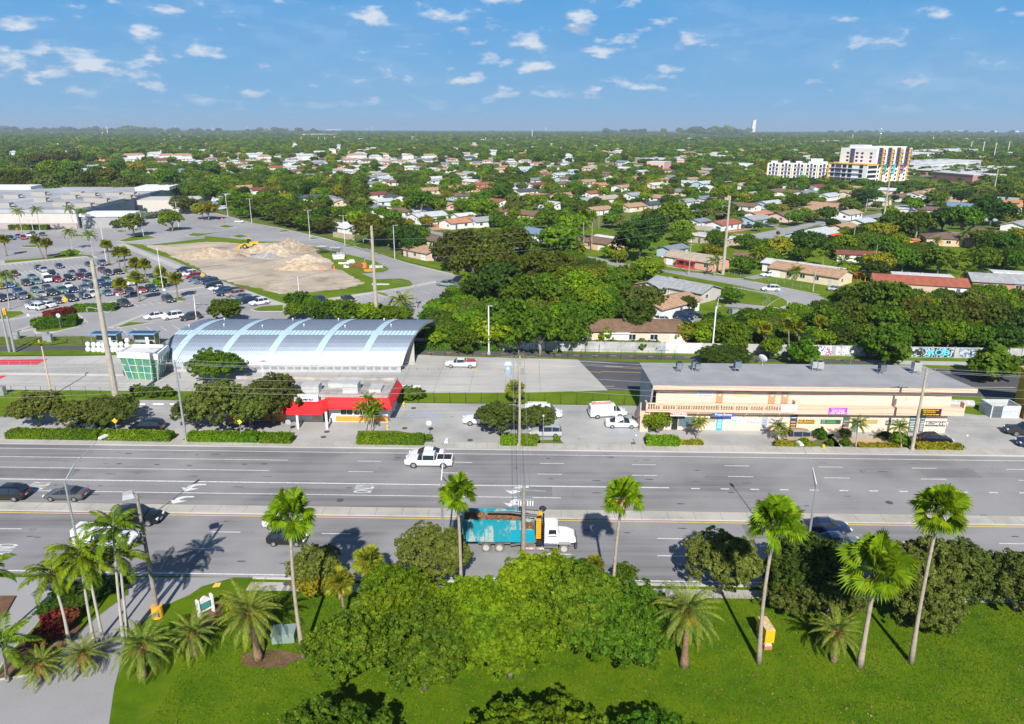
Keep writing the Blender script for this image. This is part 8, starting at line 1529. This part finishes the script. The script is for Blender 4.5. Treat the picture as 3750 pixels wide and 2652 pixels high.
for p,lb in((K[1](1165,430),'glass bus shelter with blue solar roof, left one'),(K[1](1570,425),'glass bus shelter with blue solar roof, right one')):
 bx,by=G(p);t=thing('bus_shelter',lb,'bus shelter',(bx,by,0),RA,'bus shelters')
 for xx in(-2.6,2.6):
  for yy in(-.8,.9):b_=MB();b_.bb(xx-.05,xx+.05,yy-.05,yy+.05,0,2.5);obj('post',b_,STEEL,t)
 b_=MB();b_.box((0,0,2.5),(5.8,2.5,.25));r_=obj('roof',b_,mat('shelter_blue',(.18,.32,.50),.5),t);b_=MB();b_.box((0,0,2.76),(5.0,1.8,.05));obj('solar_panel',b_,mat('solar',(.02,.04,.10),.2,var=0),r_)
 b_=MB();b_.bb(-2.5,2.5,.86,.9,.3,2.2);obj('glass_wall',b_,mat('shelter_glass',(.35,.42,.42),.1),t);b_=MB();b_.bb(2.56,2.6,-.7,.8,.3,2.3);obj('side_panel',b_,mat('shelter_side',(.40,.42,.10),.2),t);b_=MB();b_.bb(.6,1.3,-.75,-.7,.3,1.9);obj('map_board',b_,TRIM,t);b_=MB();b_.bb(-1.5,.5,.3,.7,.4,.48);b_.bb(-1.4,-1.3,.4,.6,0,.4);b_.bb(.3,.4,.4,.6,0,.4);obj('bench',b_,STEEL,t)
for i,(a,b_)in enumerate([(960,500),(1020,505),(1075,505),(1125,510),(1225,505),(1265,505),(1320,500),(1380,460)]):
 bx,by=G(K[1](a,b_));t=thing('wrapped_planter','white wrapped swan-necked object behind the platform','wrapped object',(bx,by,0),qt.uniform(-.3,.3),'white wrapped objects');m_=MB();m_.ball((0,0,.55),(.55,.45,.6),10,6);obj('lower_bulb',m_,TRIM,t);m_=MB();m_.ball((.12,0,1.6),(.48,.4,.55),10,6);m_.cyl((.05,0,.8),.25,.6,8);obj('upper_bulb',m_,TRIM,t)
for p,s_,col,lb in((K[3](1215,725),(1.2,1.2,2.3),(.22,.30,.36),'grey portable toilet with white roof by the forecourt pole'),):
 bx,by=G(K[3](1213,745));t=thing('portable_toilet',lb,'portable toilet',(bx,by,0),RA);m_=MB();m_.box((0,0,0),(1.15,1.15,2.0));obj('cabin',m_,mat('toilet_grey',(.22,.30,.36),.5),t);m_=MB();m_.box((0,0,2.0),(1.25,1.25,.3),top=(.85,.85));obj('roof',m_,TRIM,t);m_=MB();m_.bb(-.42,.42,-.6,-.577,.15,1.9);d_=obj('door',m_,mat('toilet_door',(.28,.36,.42),.5),t);m_=MB();m_.bb(-.2,.2,-.62,-.601,1.2,1.5);obj('door_sign',m_,TRIM,d_)
bx,by=G(K[3](165,965));t_=MB();t_.box((0,0,0),(3.0,1.2,1.4));t_.box((0,0,1.402),(3.1,1.3,.08));tag(obj('equipment_box',t_,TRIM,None,(bx,by,0),RA),'long white equipment box at the fence right of the restaurant','box')
for p,s_,lb in((K[1](30,965),(1.0,.8,1.5),'grey roadside cabinet at the left grass'),(K[1](505,380),(1.2,.7,1.9),'pair of grey cabinets on the busway verge, left'),(K[1](545,395),(1.0,.7,1.7),'pair of grey cabinets on the busway verge, right'),(K[1](180,360),(1.3,.6,1.6),'grey cabinet near the signal masts'),(K[4](1450,95),(1.6,1.1,1.3),'pale box on the lawn beyond the shops'),(K[4](1405,85),(1.3,1.0,1.0),'dark green bin on the lawn beyond the shops')):
 bx,by=G(p);t_=MB();t_.box((0,0,0),s_);t_.box((0,0,s_[2]+.002),(s_[0]+.08,s_[1]+.08,.07));t_.bb(-s_[0]*.4,s_[0]*.4,-s_[1]/2-.03,-s_[1]/2,.15,s_[2]*.85);tag(obj('utility_cabinet',t_,mat('cabinet_dark',(.05,.10,.08),.6)if 'dark' in lb else STEEL,None,(bx,by,0),RA),lb,'cabinet')
bx,by=G(K[5](2030,1215));t=thing('bin_enclosure','grey walled bin enclosure beside the mustard building','enclosure',(bx,by,0),RA);m_=MB();m_.bb(-2.6,-2.4,0,3.0,0,2.0);m_.bb(1.6,1.8,0,3.0,0,2.0);m_.bb(-2.4,1.6,2.8,3.0,0,2.0);m_.bb(-.9,1.6,0,.2,0,2.0);obj('wall',m_,mat('enclosure_grey',(.50,.52,.54),.8),t);m_=MB();m_.bb(-2.4,-.9,.02,.1,.1,1.9);obj('gate',m_,mat('gate_dark',(.10,.12,.14),.5),t)
bx,by=G(K[5](1500,1090));m_=MB();m_.tube([(-2.2,.2,.55),(2.2,-.2,.55)],.6,14);m_.tube([(-2.25,.2,.55),(-2.2,.2,.55)],.45,14);tag(obj('concrete_pipe',m_,mat('pipe_grey',(.5,.48,.45),.9,var=.3),None,(bx,by,0)),'big grey concrete pipe lying behind the strip end','pipe')
for i,(a,b_)in enumerate([(1515,1068),(1715,1068),(1900,1068)]):
 bx,by=G(K[1](a,b_));m_=MB();m_.box((0,0,0),(1.8,.18,.14),top=(.97,.6));tag(obj('wheel_stop',m_,TRIM,None,(bx,by,.02),RA),'white wheel stop in the left shops lot','wheel stop','wheel stops')
def pile(p,rx,ry,h,col,lb,seed,rough=.25,rz=0):
 x,y=G(p);q=random.Random(seed);n1,n2=28,12;vs=[];fs=[]
 for j in range(n2+1):
  k=j/n2
  for i in range(n1):
   a=2*math.pi*i/n1;w=1+rough*.5*math.sin(a*3+seed)+rough*.3*math.sin(a*7+seed*2);z=h*max(0,(1-k)**1.15)*(1+(q.uniform(-rough,rough)*.7 if 0<j<n2 else 0));vs.append((rx*k*w*math.cos(a)+h*.3*q.uniform(-rough,rough)*k,ry*k*w*math.sin(a),z-(.15 if j==n2 else 0)))
 for j in range(n2):
  for i in range(n1):fs.append((j*n1+i,(j+1)*n1+i,(j+1)*n1+(i+1)%n1,j*n1+(i+1)%n1))
 m_=MB();m_.add(vs,fs);return tag(obj('spoil_heap',m_,mat('heap_%.2f_%.2f'%(col[0],seed),col,1,var=.35,scale=.8,bump=.4),None,(x,y,.03),rz,smooth=True),lb,'heap','heaps on the site')
pile(M[2](60,780),15,9,2.6,(.48,.38,.27),'wide low sandy heap at the left of the site',1);pile(M[2](620,740),8,7,2.8,(.48,.38,.28),'sandy heap beside the yellow loader',2);pile(M[2](780,730),9,6,2.6,(.45,.37,.28),'tall rubble heap behind the loader heap',3,.4);pile(M[2](960,700),10,6,3.2,(.38,.31,.24),'highest dark rubble heap on the site',4,.45);pile(M[2](1080,730),7,4,1.6,(.36,.28,.2),'low dark heap running right',5,.4);pile(M[2](720,800),7,4,1.8,(.36,.35,.33),'grey gravel heap at the front',6,.3);pile(M[2](860,790),5,4,2.2,(.50,.40,.30),'small tan heap in front of the rubble',7);pile(M[2](1150,840),8,6,2.1,(.54,.45,.34),'pale sand heap in the middle of the site',8,.12);pile(M[2](1090,920),9.5,6,2.5,(.50,.38,.26),'smooth tan sand heap nearest the viewer',9,.12);pile(M[2](370,790),4,3,1.0,(.30,.24,.19),'small brown heap right of the wide low one',10)
bx,by=G(M[2](505,700));t=thing('wheel_loader','yellow wheel loader beside the heaps','loader',(bx,by,0),math.radians(200));LY=mat('loader_yellow',(.80,.38,.01),.5,var=.08);m_=MB();m_.box((-1.6,0,1.0),(3.2,2.2,1.4),top=(.95,.85));m_.box((1.3,0,1.0),(2.2,1.4,.8));obj('body',m_,LY,t);m_=MB();m_.box((.1,0,2.0),(1.5,1.5,1.5),top=(.9,.9));obj('cab',m_,GLASS,t);m_=MB();m_.box((.1,0,3.5),(1.7,1.7,.15));obj('cab_roof',m_,LY,t)
m_=MB();m_.tube([(1.6,.5,1.7),(3.0,.5,1.3),(3.6,.5,.6)],.14,5);m_.tube([(1.6,-.5,1.7),(3.0,-.5,1.3),(3.6,-.5,.6)],.14,5);obj('lift_arm',m_,LY,t);m_=MB();m_.add([(3.4,-1.5,.2),(4.5,-1.5,.1),(4.5,1.5,.1),(3.4,1.5,.2),(3.3,-1.5,1.2),(3.3,1.5,1.2),(4.0,-1.5,1.2),(4.0,1.5,1.2)],[(0,1,2,3),(0,3,5,4),(0,4,6,1),(3,2,7,5),(1,6,7,2)]);obj('bucket',m_,LY,t)
for wx_ in(-1.7,1.7):
 for sy_ in(-1,1):m_=MB();m_.tube([(0,-.3,0),(0,.3,0)],.85,14);w_=obj('wheel',m_,RUB,t,(wx_,sy_*1.15,.85));m_=MB();m_.tube([(0,-.33,0),(0,.33,0)],.4,10);obj('rim',m_,LY,w_)
for p,lb in((M[2](1325,760),'grey cage on the site, left of two'),(M[2](1475,775),'grey cage on the site, right of two')):
 bx,by=G(p);t=thing('storage_cage',lb,'cage',(bx,by,0),math.radians(-10),'cages');m_=MB()
 for i in range(9):
  for yy in(-1.1,1.1):m_.bb(-1.7+i*.42,-1.62+i*.42,yy-.03,yy+.03,0,2.5)
 obj('bars',m_,DARKM,t);m_=MB();m_.box((0,0,2.5),(3.6,2.4,.12));obj('roof',m_,mat('cage_roof',(.45,.52,.55),.6),t)
bx,by=G(M[2](1500,820));t=thing('debris_skip','white open skip full of rubbish on the site','skip',(bx,by,0),.3);m_=MB();m_.box((0,0,0),(3.6,2.2,1.5),top=(1.15,1.1));obj('container',m_,mat('skip_white',(.68,.66,.68),.7,var=.15),t);m_=MB();q=random.Random(2);[m_.box((q.uniform(-1.5,1.5),q.uniform(-.8,.8),1.5),(q.uniform(.3,.8),)*3,q.uniform(0,3))for _ in range(16)];obj('rubbish',m_,mat('rubbish',(.4,.38,.36),.9,var=.5,scale=3),t)
for(a,b_),s_,col,lb in(((1560,880),(3.4,.8,.6),(.66,.64,.60),'long pale stack of blocks on the site grass'),((1640,870),(2.6,1.0,1.2),(.6,.6,.6),'pale block stack right of the long one'),((1590,920),(1.6,1.0,.8),(.68,.72,.72),'small white crate on the site grass'),((1800,920),(2.2,1.5,1.7),(.78,.20,.04),'bright orange barrier pile'),((1840,960),(3.2,.9,.6),(.80,.24,.05),'low row of orange barriers'),((1880,920),(2.6,1.6,1.1),(.62,.62,.62),'heap of white pipes beside the orange pile'),((1950,920),(2.2,1.2,.8),(.55,.55,.56),'loose pale scrap at the site corner'),((560,795),(4.0,1.4,.9),(.14,.16,.18),'dark pipe bundle at the foot of the heaps'),((1980,1110),(4.5,1.2,.3),(.5,.58,.6),'flat bundle of sheet metal on the grass')):
 bx,by=G(M[2](a,b_));m_=MB();q=random.Random(a)
 for k in range(7):m_.box((q.uniform(-.35,.35)*s_[0],q.uniform(-.3,.3)*s_[1],0),(s_[0]*q.uniform(.25,.6),s_[1]*q.uniform(.3,.6),s_[2]*q.uniform(.5,1)),q.uniform(-.5,.5))
 tag(obj('material_stack',m_,mat('stack_%.2f_%.2f'%(col[0],col[2]),col,.7,var=.15),None,(bx,by,.04)),lb,'building material','materials on the site')
bx,by=G(M[2](1700,925));m_=MB();q=random.Random(8);[m_.tube([(q.uniform(-2.5,2.5),q.uniform(-1,1),0),(q.uniform(-2.5,2.5),q.uniform(-1,1),q.uniform(.8,2.0))],.04,4)for _ in range(60)];tag(obj('rusty_frames',m_,mat('rust',(.30,.14,.06),.9),None,(bx,by,.04)),'tangle of rusty steel frames on the site','scrap')
bx,by=G(M[2](2005,935));m_=MB();m_.tube([(1.5*math.cos(a*.524),0,1.5+1.5*math.sin(a*.524))for a in range(13)],.04,4,False);[m_.tube([(0,0,1.5),(1.5*math.cos(a*.785),0,1.5+1.5*math.sin(a*.785))],.025,4)for a in range(8)];tag(obj('cable_reel_wheel',m_,STEEL,None,(bx,by,.04),.3),'big thin spoked wheel at the site corner','wheel')
for p,lb in((M[2](1325,960),'orange cone in the middle of the site'),(M[2](1452,940),'orange cone right of the other one')):
 bx,by=G(p);t=thing('traffic_cone',lb,'cone',(bx,by,.04),0,'cones');m_=MB();m_.box((0,0,0),(.8,.8,.06));obj('base',m_,ORANGE,t);m_=MB();m_.cyl((0,0,.06),.3,1.2,10,.06);obj('cone_body',m_,ORANGE,t)
bx,by=G(M[5](515,1065));t=thing('climbing_frame','wooden climbing frame with white roof and green slide','play equipment',(bx,by,0),.3);m_=MB();[m_.bb(x_-.08,x_+.08,y_-.08,y_+.08,0,3.0)for x_ in(-.9,.9)for y_ in(-.9,.9)];m_.bb(-.95,.95,-.95,.95,1.3,1.42);obj('tower',m_,mat('play_orange',(.75,.32,.03),.7),t)
m_=MB();m_.add([(-1.2,-1.1,2.9),(1.2,-1.1,2.9),(1.2,1.1,2.9),(-1.2,1.1,2.9),(0,-1.1,3.9),(0,1.1,3.9)],[(0,4,5,3),(1,2,5,4),(0,1,4),(2,3,5)]);obj('roof',m_,TRIM,t);m_=MB();m_.tube([(.9,0,1.5),(2.2,0,.8),(3.4,0,.2)],.28,6);obj('slide',m_,mat('slide_green',(.02,.25,.18),.4),t);m_=MB();m_.tube([(-.9,0,2.6),(-3.5,0,2.6)],.08,5);m_.tube([(-3.5,-.9,0),(-3.5,0,2.6),(-3.5,.9,0)],.07,5);m_.box((-2.0,0,.5),(.5,.3,.08));m_.box((-2.8,0,.5),(.5,.3,.08));obj('swing',m_,mat('play_red',(.6,.06,.04),.6),t)
bx,by=G(M[5](590,1040));m_=MB();m_.tube([(0,0,.85),(0,0,.95)],1.9,18);[m_.cyl((1.8*math.cos(a),1.8*math.sin(a),0),.04,2.4,5)for a in[k*.785 for k in range(8)]];tag(obj('trampoline',m_,mat('tramp_dark',(.02,.05,.08),.6),None,(bx,by,0)),'dark round trampoline right of the climbing frame','trampoline')
def boat(p,hd,lb,s_=1.0,cover=(.7,.7,.72)):
 bx,by=G(p);t=thing('boat',lb,'boat',(bx,by,0),hd);t.scale=(s_,)*3;m_=MB();st_=[(-3,.5,1.5,.95),(0,.45,1.55,1.1),(2,.6,1.7,.8),(3.2,1.2,1.85,.1)];vs=[]
 for x_,zb_,zt_,w_ in st_:vs+=[(x_,0,zb_),(x_,-w_,zt_),(x_,w_,zt_)]
 m_.add(vs,[(3*i,3*i+1,3*i+4,3*i+3)for i in range(3)]+[(3*i,3*i+3,3*i+5,3*i+2)for i in range(3)]+[(3*i+1,3*i+2,3*i+5,3*i+4)for i in range(3)]+[(0,2,1)]);obj('hull',m_,TRIM,t)
 m_=MB();m_.box((-.4,0,1.6),(3.4,1.7,.9),top=(.6,.5));obj('cover',m_,mat('cover_%.2f'%cover[0],cover,.6),t);m_=MB();m_.bb(-2.6,3,-.6,-.5,.35,.45);m_.bb(-2.6,3,.5,.6,.35,.45);m_.tube([(-.6,-1.0,.3),(-.6,1.0,.3)],.3,8);obj('trailer',m_,STEEL,t)
boat(M[4](1140,640),.3,'covered white boat on a trailer in the yard',1.1);boat(K[3](760,240),.2,'blue covered boat half hidden in the bushes',.9,(.02,.16,.5));boat(M[2](1590,470),0,'white boat in the yard behind the board fence',1.0)
bx,by=G(M[5](1110,285));t=thing('box_trailer','white box trailer behind the pale blue pickup','trailer',(bx,by,0),.35);m_=MB();m_.box((0,0,.7),(6,2.4,2.4));obj('box',m_,TRIM,t);m_=MB();[m_.tube([(x_,-1.2,.4),(x_,1.2,.4)],.4,10)for x_ in(-.6,.6)];obj('wheels',m_,RUB,t)
for i,(f,a,b_,c,d)in enumerate([(S[1],965,645,960,570),(S[1],820,595,818,560),(S[1],845,590,843,555),(S[1],1240,585,1238,560),(S[1],1570,590,1568,558),(S[1],1905,600,1905,565),(S[1],2215,605,2213,570),(S[1],920,660,918,620),(S[2],213,610,211,575),(S[2],485,605,484,580),(S[2],983,610,982,580),(S[2],400,705,398,665),(S[2],555,705,555,668),(S[2],610,705,610,668),(S[2],697,690,697,655),(S[2],1390,700,1390,670),(S[2],2048,715,2046,670),(S[3],168,680,166,605),(S[3],1740,650,1738,610),(S[3],1965,725,1963,690),(S[3],1490,605,1488,570),(S[4],1815,800,1825,705),(S[4],1920,835,1940,705),(S[4],2020,880,2050,715),(S[4],2145,830,2160,705),(S[4],1480,705,1480,660),(S[4],760,690,762,640)]):
 bx,by=G(f(a,b_));h=top((bx,by),f(c,d));m_=MB();m_.tube([(0,0,0),(0,0,h)],[max(.25,by*.0006),max(.15,by*.0004)],6);m_.box((0,0,h*.92),(h*.12,.3,h*.02));tag(obj('far_mast',m_,mat('mast_pale',(.62,.62,.60),.6,var=0),None,(bx,by,0)),'slim pale mast rising from the far plain','mast','far masts')
bx,by=G(S[4](995,760));h=top((bx,by),S[4](1015,590));t=thing('antenna_tower','slender antenna tower with platforms behind the apartment tower','tower',(bx,by,0),0);m_=MB();m_.tube([(0,0,0),(0,0,h)],[1.0,.5],6);obj('mast',m_,STEEL,t)
for z,r_ in((h*.97,2.0),(h*.72,2.4)):m_=MB();m_.cyl((0,0,z),r_,2.4,10);obj('antenna_ring',m_,TRIM,t)
#  LABELS: order look-alikes from left to right
ORD=['leftmost','second from left','third from left','fourth from left','fifth from left','sixth from left','seventh from left','eighth from left','ninth from left','tenth from left']
bpy.context.view_layer.update()
by_label={}
for o in THINGS:
 if o.get('group')in('power wires',):continue
 by_label.setdefault(o['label'],[]).append(o)
def sx_of(o):
 p=o.matrix_world.translation
 return proj(p.x,max(p.y,5),0)[0]
for lb,L_ in by_label.items():
 if len(L_)<2:continue
 L_.sort(key=sx_of);n=len(L_)
 for i,o in enumerate(L_):
  w=ORD[i]if i<len(ORD)and i<(n+1)//2 else None
  if w is None:
   j=n-1-i;w=(ORD[j].replace('left','right')if j<len(ORD)else 'number %d from left'%(i+1))
   if j==0:w='rightmost'
  o['label']=lb+', '+w+' of its %d likes'%n
  if len(o['label'].split())>16:o['label']=lb+', '+w
#  SKY, SUN, HAZE, CAMERA
EL=math.radians(38);AZ=math.radians(180.6)
w=bpy.data.worlds.new('World');sc.world=w;w.use_nodes=True;nt=w.node_tree;bg=nt.nodes['Background']
sky=nd(nt,'ShaderNodeTexSky');sky.sky_type='NISHITA';sky.sun_disc=False;sky.sun_elevation=EL;sky.sun_rotation=AZ;sky.altitude=40;sky.air_density=1.0;sky.dust_density=.35;sky.ozone_density=2.2
hs=nd(nt,'ShaderNodeHueSaturation');hs.inputs['Saturation'].default_value=1.2;nt.links.new(sky.outputs[0],hs.inputs['Color'])
tc=nd(nt,'ShaderNodeTexCoord');sp=nd(nt,'ShaderNodeSeparateXYZ');nt.links.new(tc.outputs['Generated'],sp.inputs[0])
def mth(op,a,b_=None):
 n=nd(nt,'ShaderNodeMath',operation=op)
 for i,v in enumerate((a,b_)):
  if v is None:continue
  if isinstance(v,bpy.types.NodeSocket):nt.links.new(v,n.inputs[i])
  else:n.inputs[i].default_value=v
 return n.outputs[0]
def cloudn(dz,sc_,dt,z0):
 mp=nd(nt,'ShaderNodeMapping');mp.inputs['Scale'].default_value=(1,1,2.6);mp.inputs['Location'].default_value=(z0,0,dz);nt.links.new(tc.outputs['Generated'],mp.inputs[0])
 n=nd(nt,'ShaderNodeTexNoise',Scale=sc_,Detail=dt,Roughness=.52);nt.links.new(mp.outputs[0],n.inputs['Vector']);return n.outputs['Fac']
msk=mth('MULTIPLY',mth('SUBTRACT',cloudn(0,3.2,2,3.3),.5),.55)
cov=mth('ADD',cloudn(0,22,6,0),msk);cov=mth('SUBTRACT',cov,mth('MULTIPLY',.10,ramp(nt,sp.outputs[2],.10,.24)));cup=mth('ADD',cloudn(.04,22,6,0),msk)
cl=ramp(nt,cov,.555,.70);lit=ramp(nt,mth('SUBTRACT',cov,cup),-.05,.07)
ccol=mix(nt,lit,(4.9,5.9,7.3),(9.0,9.3,9.8))
veil=mth('MULTIPLY',.13,ramp(nt,cloudn(0,5,5,7.7),.45,.7))
fac=mth('MULTIPLY',mth('MAXIMUM',mth('MULTIPLY',cl,.78),veil),ramp(nt,sp.outputs[2],.012,.05))
base=mix(nt,ramp(nt,sp.outputs[2],.0,.16),(2.8,5.4,8.1),(.95,3.9,8.2));base=mix(nt,ramp(nt,sp.outputs[2],.12,.5),base,hs.outputs[0])
nt.links.new(mix(nt,fac,base,ccol),bg.inputs[0]);bg.inputs[1].default_value=.068
sl=bpy.data.lights.new('sun','SUN');sl.energy=5.0;sl.angle=math.radians(.53);sl.color=(1,.95,.87);so=bpy.data.objects.new('sun',sl);COL.objects.link(so)
d=Vector((math.sin(math.radians(-1.0))*0+.015,-math.cos(EL),math.sin(EL))).normalized()
so.rotation_euler=d.to_track_quat('Z','Y').to_euler();so.location=(0,-50,80)
m=MB();m.bb(-8900,8900,-55,11500,-1.0,135.0);hz=obj('haze',m,None);hz.data.materials.clear();hz['kind']='stuff'
hm=bpy.data.materials.new('haze_air');hm.use_nodes=True;n=hm.node_tree;n.nodes.remove(n.nodes['Principled BSDF']);pv_=n.nodes.new('ShaderNodeVolumePrincipled');pv_.inputs['Density'].default_value=.00010;pv_.inputs['Color'].default_value=(.72,.84,1,1);pv_.inputs['Anisotropy'].default_value=.1
n.links.new(pv_.outputs[0],n.nodes['Material Output'].inputs['Volume']);hz.data.materials.append(hm)
cam=bpy.data.cameras.new('camera');co=bpy.data.objects.new('camera',cam);COL.objects.link(co);sc.camera=co
cam.sensor_fit='HORIZONTAL';cam.sensor_width=36;cam.lens=36*FPX/3750;cam.clip_end=30000;cam.clip_start=.5
co.matrix_world=Matrix.Translation((0,0,CAMH))@Matrix.Rotation(math.pi/2-TH,4,'X')@Matrix.Rotation(ROLL,4,'Z')
sc.view_settings.view_transform='Standard';sc.view_settings.look='None';sc.view_settings.gamma=1;sc.view_settings.exposure=.45
sc.render.engine='CYCLES'
try:sc.cycles.volume_bounces=0;sc.cycles.max_bounces=5;sc.cycles.transparent_max_bounces=4;sc.cycles.diffuse_bounces=2;sc.cycles.glossy_bounces=2
except Exception:pass
print('OBJECTS',len(bpy.data.objects),'THINGS',len(THINGS))
